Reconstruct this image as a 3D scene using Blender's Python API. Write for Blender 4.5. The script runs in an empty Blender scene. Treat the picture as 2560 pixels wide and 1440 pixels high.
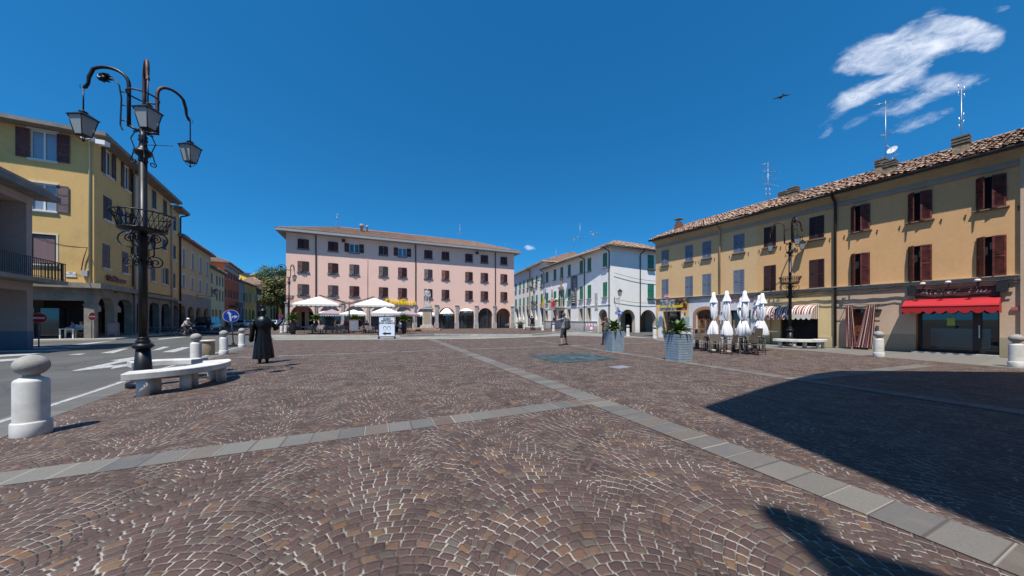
import bpy, bmesh, math, random
from math import sin, cos, pi, radians, sqrt, atan2
from mathutils import Vector, Matrix, noise
random.seed(7)
S = bpy.context.scene
COL = S.collection
# ---------------- camera, sky, sun, exposure ----------------
F_, HZ, CX, EYE = 782.0, 799.0, 1280.0, 1.55
cam = bpy.data.cameras.new('camera'); co = bpy.data.objects.new('camera', cam); COL.objects.link(co)
co.location = (0, 0, EYE); co.rotation_euler = (radians(90), 0, 0)
cam.sensor_width = 36; cam.lens = 36*F_/2560; cam.shift_y = (HZ-720)/2560; cam.clip_end = 9000; cam.clip_start = .05
S.camera = co
S.render.resolution_x, S.render.resolution_y = 1024, 576
S.view_settings.view_transform = 'Standard'; S.view_settings.look = 'None'
S.view_settings.exposure = .55; S.view_settings.gamma = 1
SUN_EL, SUN_AZ = radians(65), (-.28, -.96)
sl = bpy.data.lights.new('sun', 'SUN'); sl.energy = 4.4; sl.angle = radians(.53); sl.color = (1, .955, .89)
so = bpy.data.objects.new('sun', sl); COL.objects.link(so)
so.rotation_euler = Vector((.28*cos(SUN_EL), .96*cos(SUN_EL), -sin(SUN_EL))).to_track_quat('-Z', 'Y').to_euler()
W = bpy.data.worlds.new('World'); S.world = W; W.use_nodes = True

class NT:
    def __init__(s, tree): s.t = tree; s.n = tree.nodes; s.l = tree.links
    def new(s, typ, **kw):
        n = s.n.new(typ)
        for k, v in kw.items(): setattr(n, k, v)
        return n
    def put(s, sock, v):
        if isinstance(v, bpy.types.NodeSocket): s.l.new(v, sock)
        elif v is not None: sock.default_value = v
    def m(s, op, a, b=None, c=None, clamp=False):
        n = s.n.new('ShaderNodeMath'); n.operation = op; n.use_clamp = clamp
        for i, v in enumerate((a, b, c)): s.put(n.inputs[i], v)
        return n.outputs[0]
    def vm(s, op, a, b=None, out=0):
        n = s.n.new('ShaderNodeVectorMath'); n.operation = op
        s.put(n.inputs[0], a)
        if b is not None: s.put(n.inputs[3 if op == 'SCALE' else 1], b)
        return n.outputs[out]
    def mix(s, f, a, b, mode='MIX'):
        n = s.n.new('ShaderNodeMix'); n.data_type = 'RGBA'; n.blend_type = mode
        s.put(n.inputs[0], f); s.put(n.inputs[6], a); s.put(n.inputs[7], b); return n.outputs[2]
    def noise(s, vec, scale, detail=3, rough=.5, out=0, dist=0):
        n = s.n.new('ShaderNodeTexNoise'); s.put(n.inputs['Vector'], vec)
        n.inputs['Scale'].default_value = scale; n.inputs['Detail'].default_value = detail
        n.inputs['Roughness'].default_value = rough; n.inputs['Distortion'].default_value = dist
        return n.outputs[out]
    def ramp(s, f, stops, interp='LINEAR'):
        n = s.n.new('ShaderNodeValToRGB'); s.put(n.inputs[0], f); cr = n.color_ramp; cr.interpolation = interp
        while len(cr.elements) < len(stops): cr.elements.new(.5)
        for e, (p, c) in zip(cr.elements, stops):
            e.position = p; e.color = c if len(c) == 4 else (*c, 1)
        return n.outputs[0]
    def sep(s, v):
        n = s.n.new('ShaderNodeSeparateXYZ'); s.put(n.inputs[0], v); return n.outputs
    def comb(s, x=0, y=0, z=0):
        n = s.n.new('ShaderNodeCombineXYZ')
        for i, v in enumerate((x, y, z)): s.put(n.inputs[i], v)
        return n.outputs[0]
    def sstep(s, v, a, b, c=0., d=1.):
        n = s.n.new('ShaderNodeMapRange'); n.interpolation_type = 'SMOOTHSTEP'
        for i, x in enumerate((v, a, b, c, d)): s.put(n.inputs[i], x)
        return n.outputs[0]

w = NT(W.node_tree); W.node_tree.nodes.clear()
sky = w.new('ShaderNodeTexSky', sky_type='NISHITA'); sky.sun_disc = False
sky.sun_elevation = SUN_EL; sky.sun_rotation = atan2(-.28, -.96) % (2*pi)
sky.altitude = 900; sky.air_density = 1.0; sky.dust_density = .15; sky.ozone_density = 4
hs = w.new('ShaderNodeHueSaturation'); hs.inputs['Saturation'].default_value = 1.08; hs.inputs['Value'].default_value = .94; hs.inputs['Hue'].default_value = .5
tc = w.new('ShaderNodeTexCoord')
w.l.new(w.vm('NORMALIZE', w.vm('ADD', tc.outputs['Generated'], (0, 0, .1))), sky.inputs['Vector'])
w.l.new(w.mix(1, sky.outputs[0], (.45, .96, 1.16, 1), 'MULTIPLY'), hs.inputs['Color'])
dx, dy, dz = w.sep(tc.outputs['Generated'])
ya = w.m('MAXIMUM', dy, .05)
ca, cb = w.m('DIVIDE', dx, ya), w.m('DIVIDE', dz, ya)
warp = w.noise(w.comb(w.m('MULTIPLY', ca, 2.4), w.m('MULTIPLY', cb, 5), 0), 2.2, 5, .6, out=1)
wx, wy, wz = w.sep(warp)
ca2 = w.m('ADD', ca, w.m('MULTIPLY', w.m('SUBTRACT', wx, .5), .075)); cb2 = w.m('ADD', cb, w.m('MULTIPLY', w.m('SUBTRACT', wy, .5), .06))
dens = None
for (px, py, rx, ry, an, amp) in [(2190, 135, 95, 38, 22, 1), (2310, 108, 125, 40, 14, 1.05), (2410, 82, 90, 34, -8, 1), (2478, 95, 34, 28, 60, .55), (2300, 50, 75, 14, 28, .5),
        (2150, 236, 70, 24, 22, .85), (2255, 190, 70, 28, 32, .95), (2370, 205, 100, 26, 8, .62), (2255, 265, 62, 24, 18, .5), (2300, 298, 80, 17, 20, .62), (2095, 285, 60, 13, 30, .45), (2150, 306, 45, 11, 25, .3),
        (2070, 328, 28, 9, 35, .42), (2200, 175, 45, 14, 25, .35), (2505, 25, 28, 10, 20, .4), (1325, 618, 12, 6, 5, .75), (1262, 612, 18, 7, 0, .3), (703, 612, 14, 6, 0, .3), (2330, 240, 70, 16, 15, .4)]:
    X0, Z0, A = (px-CX)/F_, (HZ-py)/F_, radians(an)
    ex, ez = w.m('SUBTRACT', ca2, X0), w.m('SUBTRACT', cb2, Z0)
    e1 = w.m('ADD', w.m('MULTIPLY', ex, cos(A)*F_/rx), w.m('MULTIPLY', ez, sin(A)*F_/rx))
    e2 = w.m('ADD', w.m('MULTIPLY', ex, -sin(A)*F_/ry), w.m('MULTIPLY', ez, cos(A)*F_/ry))
    r2 = w.m('ADD', w.m('MULTIPLY', e1, e1), w.m('MULTIPLY', e2, e2))
    g = w.m('MULTIPLY', w.m('SUBTRACT', 1.9, r2), amp*.66, clamp=True)
    dens = g if dens is None else w.m('ADD', dens, w.m('MULTIPLY', g, w.m('SUBTRACT', 1, dens)), clamp=True)
rot = w.comb(w.m('ADD', w.m('MULTIPLY', ca, .92), w.m('MULTIPLY', cb, .38)), w.m('ADD', w.m('MULTIPLY', ca, -1.1), w.m('MULTIPLY', cb, 2.7)), 0)
fb = w.noise(rot, 7.5, 9, .66, dist=.5)
fine = w.noise(rot, 21, 7, .7, dist=.4)
cl = w.sstep(w.m('ADD', w.m('MULTIPLY', dens, .95), w.m('ADD', w.m('MULTIPLY', w.m('SUBTRACT', fb, .5), 1.7), w.m('ADD', w.m('MULTIPLY', w.m('SUBTRACT', fine, .5), .4), -.22))), .0, 1.3)
cl = w.m('MULTIPLY', cl, w.sstep(dens, .0, .3))
cl = w.m('MULTIPLY', cl, w.m('GREATER_THAN', dy, .06))
skyc = w.mix(w.m('MULTIPLY', cl, .86), hs.outputs[0], (7.2, 7.6, 8.3, 1))
bg = w.new('ShaderNodeBackground'); bg.inputs['Strength'].default_value = .1
w.l.new(skyc, bg.inputs[0]); wo = w.new('ShaderNodeOutputWorld'); w.l.new(bg.outputs[0], wo.inputs[0])

# ---------------- materials ----------------
MATS = {}
def mat(name, col=(.5, .5, .5), rough=.7, metal=0, var=0, vscale=8, bump=0, bscale=60, spec=.5, coord='Object', col2=None, trans=0, emis=0):
    if name in MATS: return MATS[name]
    m = bpy.data.materials.new(name); m.use_nodes = True; t = NT(m.node_tree)
    b = t.n['Principled BSDF']; b.inputs['Roughness'].default_value = rough; b.inputs['Metallic'].default_value = metal
    b.inputs['Specular IOR Level'].default_value = spec
    b.inputs['Base Color'].default_value = (*col, 1)
    if coord == 'Pos': v = t.new('ShaderNodeNewGeometry').outputs['Position']
    else: v = t.new('ShaderNodeTexCoord').outputs['Object']
    if var or col2:
        f = t.noise(v, vscale, 5, .6)
        c2 = col2 or tuple(max(0, x*(1-var*2)) for x in col); c1 = col if col2 else tuple(x*(1+var*.7) for x in col)
        t.l.new(t.ramp(f, [(.3, c2), (.68, c1)]), b.inputs['Base Color'])
    if bump:
        bn = t.new('ShaderNodeBump'); bn.inputs['Strength'].default_value = bump; bn.inputs['Distance'].default_value = .02
        t.l.new(t.noise(v, bscale, 4, .6), bn.inputs['Height']); t.l.new(bn.outputs[0], b.inputs['Normal'])
    if trans: b.inputs['Transmission Weight'].default_value = trans
    MATS[name] = m; return m
def plaster(name, col, stain=None, amt=.5, rough=.9, streak=.45):
    if name in MATS: return MATS[name]
    m = bpy.data.materials.new(name); m.use_nodes = True; t = NT(m.node_tree); b = t.n['Principled BSDF']
    b.inputs['Roughness'].default_value = rough; b.inputs['Specular IOR Level'].default_value = .25
    p = t.new('ShaderNodeNewGeometry').outputs['Position']
    stain = stain or tuple(c*.72 for c in col)
    big = t.noise(p, .55, 6, .62, dist=.4); fine = t.noise(p, 7, 6, .7)
    st = t.noise(t.vm('MULTIPLY', p, (1, 1, .1)), 3.4, 6, .72)
    f = t.m('ADD', t.m('MULTIPLY', t.sstep(big, .42, .72), amt), t.m('MULTIPLY', t.sstep(st, .5, .75), streak), clamp=True)
    c = t.mix(f, (*col, 1), (*stain, 1))
    c = t.mix(t.sstep(fine, .3, .75, 0, .3), c, (*[min(1, x*1.25) for x in col], 1))
    px_, py_, pz_ = t.sep(p)
    low = t.m('MULTIPLY', t.sstep(t.m('ADD', pz_, t.m('MULTIPLY', big, .9)), 1.3, .45), .35)
    c = t.mix(low, c, (*[x*.62 for x in stain], 1))
    t.l.new(c, b.inputs['Base Color'])
    bn = t.new('ShaderNodeBump'); bn.inputs['Strength'].default_value = .25; bn.inputs['Distance'].default_value = .02
    t.l.new(t.noise(p, 22, 6, .65), bn.inputs['Height']); t.l.new(bn.outputs[0], b.inputs['Normal'])
    MATS[name] = m; return m
def glass(name, col=(.03, .035, .04), rough=.06):
    return mat(name, col, rough, 0, spec=.9)
def tilemat(name, cols):
    if name in MATS: return MATS[name]
    m = bpy.data.materials.new(name); m.use_nodes = True; t = NT(m.node_tree); b = t.n['Principled BSDF']
    b.inputs['Roughness'].default_value = .9
    uv = t.new('ShaderNodeUVMap').outputs[0]
    wn = t.new('ShaderNodeTexWhiteNoise', noise_dimensions='2D'); t.l.new(t.vm('FLOOR', uv), wn.inputs['Vector'])
    c = t.ramp(wn.outputs[0], [(i/(len(cols)-1), k) for i, k in enumerate(cols)])
    p = t.new('ShaderNodeNewGeometry').outputs['Position']
    c = t.mix(t.sstep(t.noise(p, 1.3, 6, .7), .45, .7, 0, .55), c, (.09, .08, .065, 1))
    t.l.new(c, b.inputs['Base Color']); MATS[name] = m; return m

# ---------------- mesh helpers ----------------
def V(*a): return Vector(a)
class MB:
    def __init__(s): s.v = []; s.f = []; s.m = []; s.uv = []; s.sm = []
    def face(s, pts, mi=0, uv=None, smooth=False):
        i = len(s.v); s.v += [tuple(p) for p in pts]; s.f.append(tuple(range(i, i+len(pts)))); s.m.append(mi); s.uv.append(uv); s.sm.append(smooth)
    def grid(s, rows, closed=False, mi=0, smooth=True, caps=False, uvf=None):
        i = len(s.v); n = len(rows[0])
        for r in rows: s.v += [tuple(p) for p in r]
        for a in range(len(rows)-1):
            for k in range(n if closed else n-1):
                k2 = (k+1) % n
                s.f.append((i+a*n+k, i+a*n+k2, i+(a+1)*n+k2, i+(a+1)*n+k)); s.m.append(mi); s.uv.append(uvf(a, k) if uvf else None); s.sm.append(smooth)
        if caps:
            s.f.append(tuple(i+k for k in reversed(range(n)))); s.m.append(mi); s.uv.append(None); s.sm.append(False)
            j = i+(len(rows)-1)*n
            s.f.append(tuple(j+k for k in range(n))); s.m.append(mi); s.uv.append(None); s.sm.append(False)
    def obox(s, c, ex, ey, ez, mi=0):
        c, ex, ey, ez = Vector(c), Vector(ex), Vector(ey), Vector(ez); i = len(s.v)
        for a in (-1, 1):
            for b in (-1, 1):
                for d in (-1, 1): s.v.append(tuple(c+ex*a+ey*b+ez*d))
        flip = ex.cross(ey).dot(ez) < 0
        for q in ((0, 1, 3, 2), (4, 6, 7, 5), (0, 4, 5, 1), (2, 3, 7, 6), (0, 2, 6, 4), (1, 5, 7, 3)):
            q = tuple(i+k for k in q); s.f.append(q[::-1] if flip else q); s.m.append(mi); s.uv.append(None); s.sm.append(False)
    def box(s, x0, x1, y0, y1, z0, z1, mi=0):
        s.obox(((x0+x1)/2, (y0+y1)/2, (z0+z1)/2), ((x1-x0)/2, 0, 0), (0, (y1-y0)/2, 0), (0, 0, (z1-z0)/2), mi)
    def tube(s, pts, r, n=8, mi=0, cap=True):
        pts = [Vector(p) for p in pts]; rr = r if isinstance(r, (list, tuple)) else [r]*len(pts); rows = []; up = None
        for i, p in enumerate(pts):
            d = (pts[min(i+1, len(pts)-1)]-pts[max(i-1, 0)]).normalized()
            if up is None: up = (Vector((0, 0, 1)) if abs(d.z) < .9 else Vector((1, 0, 0)))
            a = d.cross(up)
            if a.length < 1e-5: a = d.cross(Vector((1, 0, 0)))
            a.normalize(); b = a.cross(d).normalized(); up = b
            rows.append([p+(a*cos(2*pi*k/n)+b*sin(2*pi*k/n))*rr[i] for k in range(n)])
        s.grid(rows, True, mi, caps=cap)
    def lathe(s, prof, c=(0, 0), n=20, mi=0, sx=1, sy=1, caps=True, mod=None, rot=0):
        rows = []
        for (r, z) in prof:
            rows.append([Vector((c[0]+sx*r*(mod(k/n, z) if mod else 1)*cos(2*pi*k/n+rot), c[1]+sy*r*(mod(k/n, z) if mod else 1)*sin(2*pi*k/n+rot), z)) for k in range(n)])
        s.grid(rows, True, mi, caps=caps)
    def cap(s, p0, p1, r0, r1, n=12):   # tapered capsule
        p0, p1 = Vector(p0), Vector(p1); d = p1-p0; L = d.length or 1e-4; d = d/L if L > 1e-3 else Vector((0, 0, 1))
        P, R = [], []
        for k in range(5):
            a = pi/2*k/4; P.append(p0-d*r0*cos(a)); R.append(max(r0*sin(a), 1e-3))
        for k in range(5):
            a = pi/2*k/4; P.append(p1+d*r1*sin(a)); R.append(max(r1*cos(a), 1e-3))
        s.tube(P, R, n)
    def ball(s, c, rx, ry=None, rz=None, n=14, mi=0, M=None):
        ry = ry or rx; rz = rz or rx; rows = []
        for a in range(n//2+1):
            t = -pi/2+pi*a/(n//2); cr = max(cos(t), 1e-3)
            row = [Vector((rx*cr*cos(2*pi*k/n), ry*cr*sin(2*pi*k/n), rz*sin(t))) for k in range(n)]
            if M: row = [M @ p for p in row]
            rows.append([p+Vector(c) for p in row])
        s.grid(rows, True, mi, caps=True)
    def extrude(s, poly, vec, mi=0, side=None):   # closed prism from planar polygon points
        vec = Vector(vec); P = [Vector(p) for p in poly]; n = len(P)
        s.face(P, mi); s.face([p+vec for p in reversed(P)], mi)
        for i in range(n):
            a, b = P[i], P[(i+1) % n]; s.face([b, a, a+vec, b+vec], mi if side is None else side)
    def build(s, name, mats, parent=None, off=None, merge=False):
        me = bpy.data.meshes.new(name); off = Vector(off) if off is not None else (Vector(parent['_o']) if parent is not None and '_o' in parent else Vector((0, 0, 0)))
        me.from_pydata([(p[0]-off.x, p[1]-off.y, p[2]-off.z) for p in s.v], [], s.f)
        for m in (mats if isinstance(mats, (list, tuple)) else [mats]): me.materials.append(m)
        me.polygons.foreach_set('material_index', s.m); me.polygons.foreach_set('use_smooth', s.sm)
        if any(u is not None for u in s.uv):
            ul = me.uv_layers.new(name='UVMap')
            for p, u in zip(me.polygons, s.uv):
                if u is None: continue
                for j, li in enumerate(p.loop_indices): ul.data[li].uv = u if not isinstance(u[0], (tuple, list)) else u[j]
        me.update()
        o = bpy.data.objects.new(name, me); COL.objects.link(o)
        if parent is not None: o.parent = parent; o['_o'] = tuple(off)
        else: o.location = off
        return o
def tag(o, label=None, cat=None, group=None, kind=None):
    if label: o['label'] = label
    if cat: o['category'] = cat
    if group: o['group'] = group
    if kind: o['kind'] = kind
    return o
def thing(name, label, cat, loc=(0, 0, 0), rz=0, group=None, world=False):
    o = bpy.data.objects.new(name, None); COL.objects.link(o); o.location = loc; o.rotation_euler = (0, 0, rz); o.empty_display_size = .2
    if world: o['_o'] = tuple(loc)
    return tag(o, label, cat, group)
def struct(name, mb, m, off=(0, 0, 0)): return tag(mb.build(name, m, off=off), kind='structure')
def dup(o, loc=None, rz=None, label=None, group=None, parent=None, scale=None):
    c = o.copy(); COL.objects.link(c)
    if parent is not None: c.parent = parent
    if loc is not None: c.location = loc
    if rz is not None: c.rotation_euler = (0, 0, rz)
    if scale: c.scale = (scale,)*3
    if label: c['label'] = label
    if group: c['group'] = group
    for ch in o.children: dup(ch, parent=c)
    return c
def remat(root, old, new):
    for o in [root]+list(root.children_recursive):
        if o.type == 'MESH':
            for s_ in o.material_slots:
                if s_.material == old: s_.link = 'OBJECT'; s_.material = new
def fuse(name, mb, m, parent, voxel=.012, smooth=4):
    o = mb.build(name, m, parent); o.modifiers.new('r', 'REMESH').voxel_size = voxel
    o.modifiers['r'].use_smooth_shade = True
    k = o.modifiers.new('s', 'SMOOTH'); k.iterations = smooth; k.factor = .5
    me = bpy.data.meshes.new_from_object(o.evaluated_get(bpy.context.evaluated_depsgraph_get())); o.modifiers.clear()
    old = o.data; o.data = me; bpy.data.meshes.remove(old); return o
def text(name, body, size, m, parent, M, ext=.01, italic=0, bold=0, align='CENTER'):
    c = bpy.data.curves.new(name, 'FONT'); c.body = body; c.size = size; c.extrude = ext; c.align_x = align; c.align_y = 'CENTER'; c.shear = italic; c.offset = bold; c.resolution_u = 3
    t = bpy.data.objects.new(name, c); COL.objects.link(t)
    me = bpy.data.meshes.new_from_object(t.evaluated_get(bpy.context.evaluated_depsgraph_get())); bpy.data.objects.remove(t)
    me.transform(M); me.materials.clear(); me.materials.append(m)
    o = bpy.data.objects.new(name, me); COL.objects.link(o); o.parent = parent; return o
def G(px, py, z=0.):
    Y = (EYE-z)*F_/(py-HZ); return Vector(((px-CX)*Y/F_, Y, z))
def At(px, py, Y): return Vector(((px-CX)*Y/F_, Y, EYE+(HZ-py)*Y/F_))

class Fr:   # frame on a vertical facade: u to the right as seen from the square, z up, n outwards
    def __init__(s, A, B, flip=False):
        s.A = Vector(A); s.B = Vector(B); s.L = (s.B-s.A).length; s.d = (s.B-s.A)/s.L
        s.n = Vector((s.d.y, -s.d.x))
    def P(s, u, z, d=0): q = s.A+s.d*u+s.n*d; return Vector((q.x, q.y, z))
    def uz(s, px, py=None, d=0):
        A = s.A+s.n*d; r = (px-CX)/F_; u = (r*A.y-A.x)/(s.d.x-r*s.d.y)
        return u if py is None else (u, EYE+(HZ-py)*(A.y+u*s.d.y)/F_)
    def u(s, px): return s.uz(px)
    def z(s, px, py, d=0): return s.uz(px, py, d)[1]
    def box(s, mb, u0, u1, z0, z1, d0, d1, mi=0):
        c = s.P((u0+u1)/2, (z0+z1)/2, (d0+d1)/2); mb.obox(c, (s.d.x*(u1-u0)/2, s.d.y*(u1-u0)/2, 0), (s.n.x*(d1-d0)/2, s.n.y*(d1-d0)/2, 0), (0, 0, (z1-z0)/2), mi)
    def quad(s, mb, u0, u1, z0, z1, d=0, mi=0): mb.face([s.P(u0, z0, d), s.P(u1, z0, d), s.P(u1, z1, d), s.P(u0, z1, d)], mi)
    def M(s, u, z, d=0):   # matrix for text standing on the wall
        p = s.P(u, z, d); return Matrix(((s.d.x, 0, s.n.x, p.x), (s.d.y, 0, s.n.y, p.y), (0, 1, 0, p.z), (0, 0, 0, 1)))
def arcpts(a, b, zs, rise, n=12):
    c, h = (a+b)/2, (b-a)/2
    return [(c-h*cos(pi*k/n), zs+rise*sin(pi*k/n)) for k in range(n+1)]
def wall(mb, fr, u0, u1, z0, z1, ops, mi=0, rev=0):
    """ops: (a,b,zb,zt,arch_rise,depth,back_material_index or None)"""
    us = sorted({round(x, 4) for x in [u0, u1]+[o[0] for o in ops]+[o[1] for o in ops] if u0 <= x <= u1})
    zs = sorted({round(x, 4) for x in [z0, z1]+[o[2] for o in ops]+[o[3] for o in ops] if z0 <= x <= z1})
    for i in range(len(us)-1):
        run = None
        for j in range(len(zs)-1):
            cu, cz = (us[i]+us[i+1])/2, (zs[j]+zs[j+1])/2
            hole = any(o[0] < cu < o[1] and o[2] < cz < o[3] for o in ops)
            if not hole and run is None: run = zs[j]
            if hole and run is not None: fr.quad(mb, us[i], us[i+1], run, zs[j], 0, mi); run = None
        if run is not None: fr.quad(mb, us[i], us[i+1], run, z1, 0, mi)
    for (a, b, zb, zt, rise, dep, back) in ops:
        if rise:
            pts = arcpts(a, b, zt-rise, rise)
            for k in range(len(pts)-1):
                p, q = pts[k], pts[k+1]
                mb.face([fr.P(p[0], p[1]), fr.P(q[0], q[1]), fr.P(q[0], zt), fr.P(p[0], zt)], mi)
            out = [(a, zb)]+pts+[(b, zb)]
        else: out = [(a, zb), (a, zt), (b, zt), (b, zb)]
        for k in range(len(out)-1):
            p, q = out[k], out[k+1]; mb.face([fr.P(*p), fr.P(*p, -dep), fr.P(*q, -dep), fr.P(*q)], rev)
        if zb > .3: mb.face([fr.P(a, zb), fr.P(b, zb), fr.P(b, zb, -dep), fr.P(a, zb, -dep)], rev)
        if back is not None: mb.face([fr.P(p[0], p[1], -dep) for p in reversed(out)], back)
def shell(mb, fr, u0, u1, z0, z1, depth, mi=0):   # other three sides and a lid of a house
    mb.face([fr.P(u0, z0, -depth), fr.P(u0, z0), fr.P(u0, z1), fr.P(u0, z1, -depth)], mi)
    mb.face([fr.P(u1, z0), fr.P(u1, z0, -depth), fr.P(u1, z1, -depth), fr.P(u1, z1)], mi)
    mb.face([fr.P(u1, z0, -depth), fr.P(u0, z0, -depth), fr.P(u0, z1, -depth), fr.P(u1, z1, -depth)], mi)
def tiles(mb, org, eu, ev, width, vmax, pitch=.2, row=.36, amp=.045, seg=4, jitter=0.0, umin=None):
    """corrugated clay tiles: org corner at eave, eu along eave, ev up the slope"""
    eu, ev = Vector(eu), Vector(ev); nn = eu.cross(ev).normalized()
    nc = int(width/pitch)
    for c in range(nc):
        v1 = min(vmax((c+.5)*pitch), 60); nr = max(1, math.ceil(v1/row)); jr = random.uniform(-.5, .5)*jitter
        for r in range(nr):
            va, vb = r*row, min((r+1)*row+.05, v1+.02); rowsA, rowsB = [], []
            hh = random.uniform(0, jitter); jt = random.uniform(-.5, .5)*jitter
            for k in range(seg+1):
                a = k/seg; h = amp*sin(pi*a)+hh
                rowsA.append(Vector(org)+eu*((c+a)*pitch+jt)+ev*(va+jr)+nn*(h+.03)); rowsB.append(Vector(org)+eu*((c+a)*pitch+jt*.4)+ev*(vb+jr)+nn*h)
            mb.grid([rowsA, rowsB], smooth=True, uvf=lambda a_, k_, c=c, r=r: (c+.5, r+.5))
# ---------------- ground ----------------
TD, LD = Vector((.92, .392, 0)).normalized(), Vector((-.392, .92, 0)).normalized()
def paving():
    m = bpy.data.materials.new('porphyry_arcs'); m.use_nodes = True; t = NT(m.node_tree); b = t.n['Principled BSDF']
    pos = t.new('ShaderNodeNewGeometry').outputs['Position']
    j = t.vm('SCALE', t.vm('SUBTRACT', t.noise(pos, 5.5, 3, .6, out=1), (.5, .5, .5)), .055)
    j2 = t.vm('SCALE', t.vm('SUBTRACT', t.noise(pos, 30, 2, .5, out=1), (.5, .5, .5)), .014)
    p3 = t.vm('ADD', t.vm('ADD', pos, j), j2)
    p = t.vm('DOT_PRODUCT', p3, tuple(TD), out=1); q = t.vm('DOT_PRODUCT', p3, tuple(LD), out=1)
    p = t.m('ADD', p, 40.37)
    Wc, R, s = 1.28, .71, .08
    pc = t.m('DIVIDE', p, Wc); cell = t.m('FLOOR', pc)
    x = t.m('MULTIPLY', t.m('SUBTRACT', t.m('FRACT', pc), .5), Wc)
    a = t.m('ARCSINE', t.m('DIVIDE', x, R)); h = t.m('SQRT', t.m('SUBTRACT', R*R, t.m('MULTIPLY', x, x)))
    r = t.m('DIVIDE', t.m('SUBTRACT', t.m('ADD', q, 80), h), s)
    r = t.m('ADD', r, t.m('MULTIPLY', cell, .37))
    row = t.m('FLOOR', r); fr_ = t.m('FRACT', r)
    wn = t.new('ShaderNodeTexWhiteNoise', noise_dimensions='2D'); t.l.new(t.comb(cell, row), wn.inputs['Vector'])
    ang = t.m('ARCTAN2', x, t.m('SUBTRACT', t.m('SUBTRACT', t.m('ADD', q, 80), t.m('MULTIPLY', t.m('SUBTRACT', row, t.m('MULTIPLY', cell, .37)), s)), 0))
    tt = t.m('ADD', t.m('DIVIDE', t.m('MULTIPLY', ang, R), s*1.22), t.m('MULTIPLY', wn.outputs[0], 7))
    st = t.m('FLOOR', tt); ft = t.m('FRACT', tt)
    w3 = t.new('ShaderNodeTexWhiteNoise', noise_dimensions='3D'); t.l.new(t.comb(cell, row, st), w3.inputs['Vector'])
    er = t.m('MINIMUM', fr_, t.m('SUBTRACT', 1, fr_)); et = t.m('MINIMUM', ft, t.m('SUBTRACT', 1, ft))
    c3 = t.m('POWER', t.m('ADD', t.m('POWER', t.m('MAXIMUM', t.m('SUBTRACT', .5, er), 0), 9), t.m('POWER', t.m('MAXIMUM', t.m('SUBTRACT', .5, et), 0), 9)), 1/9)
    edge = t.m('SUBTRACT', .5, c3)      # 0 at joint
    wj = t.m('ADD', .006, t.m('MULTIPLY', t.noise(pos, 2.6, 4, .65), .078))
    mask = t.sstep(edge, t.m('MULTIPLY', wj, .55), t.m('MULTIPLY', wj, 1.5))   # 1 = stone
    col = t.ramp(w3.outputs[0], [(0, (0.056, 0.035, 0.032)), (.2, (0.086, 0.052, 0.043)), (.45, (0.074, 0.046, 0.040)), (.62, (0.105, 0.065, 0.050)), (.76, (0.086, 0.054, 0.045)), (.84, (0.105, 0.088, 0.071)), (.9, (0.147, 0.081, 0.051)), (.95, (0.079, 0.065, 0.054)), (.985, (0.179, 0.103, 0.053)), (1, (0.131, 0.065, 0.034))])
    big = t.noise(pos, .35, 5, .6)
    col = t.mix(t.sstep(big, .35, .7, 0, .2), col, (.115, .08, .068, 1))
    grain = t.noise(pos, 120, 3, .7)
    col = t.mix(1, col, t.ramp(grain, [(.3, (.72, .72, .72)), (.75, (1.35, 1.32, 1.3))]), 'MULTIPLY')
    mw = t.sstep(t.noise(t.vm('ADD', pos, (7, 3, 0)), 3.1, 5, .7), .4, .6)
    # white grout mostly in the radial joints
    side = t.sstep(t.m('SUBTRACT', er, et), -.04, .06)
    mw = t.m('MULTIPLY', mw, t.m('ADD', .4, t.m('MULTIPLY', side, .6)))
    grout = t.mix(mw, (.06, .05, .045, 1), (.38, .35, .31, 1))
    fin = t.mix(mask, grout, col)
    fin = t.mix(1, fin, t.ramp(t.noise(pos, .9, 6, .7, dist=.6), [(.34, (.74, .73, .72)), (.56, (1, 1, 1))]), 'MULTIPLY')
    sp = t.new('ShaderNodeTexVoronoi'); sp.inputs['Scale'].default_value = 1.6; t.l.new(pos, sp.inputs['Vector'])
    fin = t.mix(t.sstep(sp.outputs['Distance'], .022, .03, .6, 0), fin, (.05, .045, .042, 1))
    t.l.new(fin, b.inputs['Base Color']); b.inputs['Roughness'].default_value = .72; b.inputs['Specular IOR Level'].default_value = .35
    bn = t.new('ShaderNodeBump'); bn.inputs['Strength'].default_value = .8; bn.inputs['Distance'].default_value = .012
    hh = t.m('ADD', t.m('MULTIPLY', t.sstep(edge, 0, .22), 1), t.m('ADD', t.m('MULTIPLY', w3.outputs[0], .25), t.m('MULTIPLY', t.noise(pos, 45, 4, .65), .35)))
    t.l.new(hh, bn.inputs['Height']); t.l.new(bn.outputs[0], b.inputs['Normal'])
    return m
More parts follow.
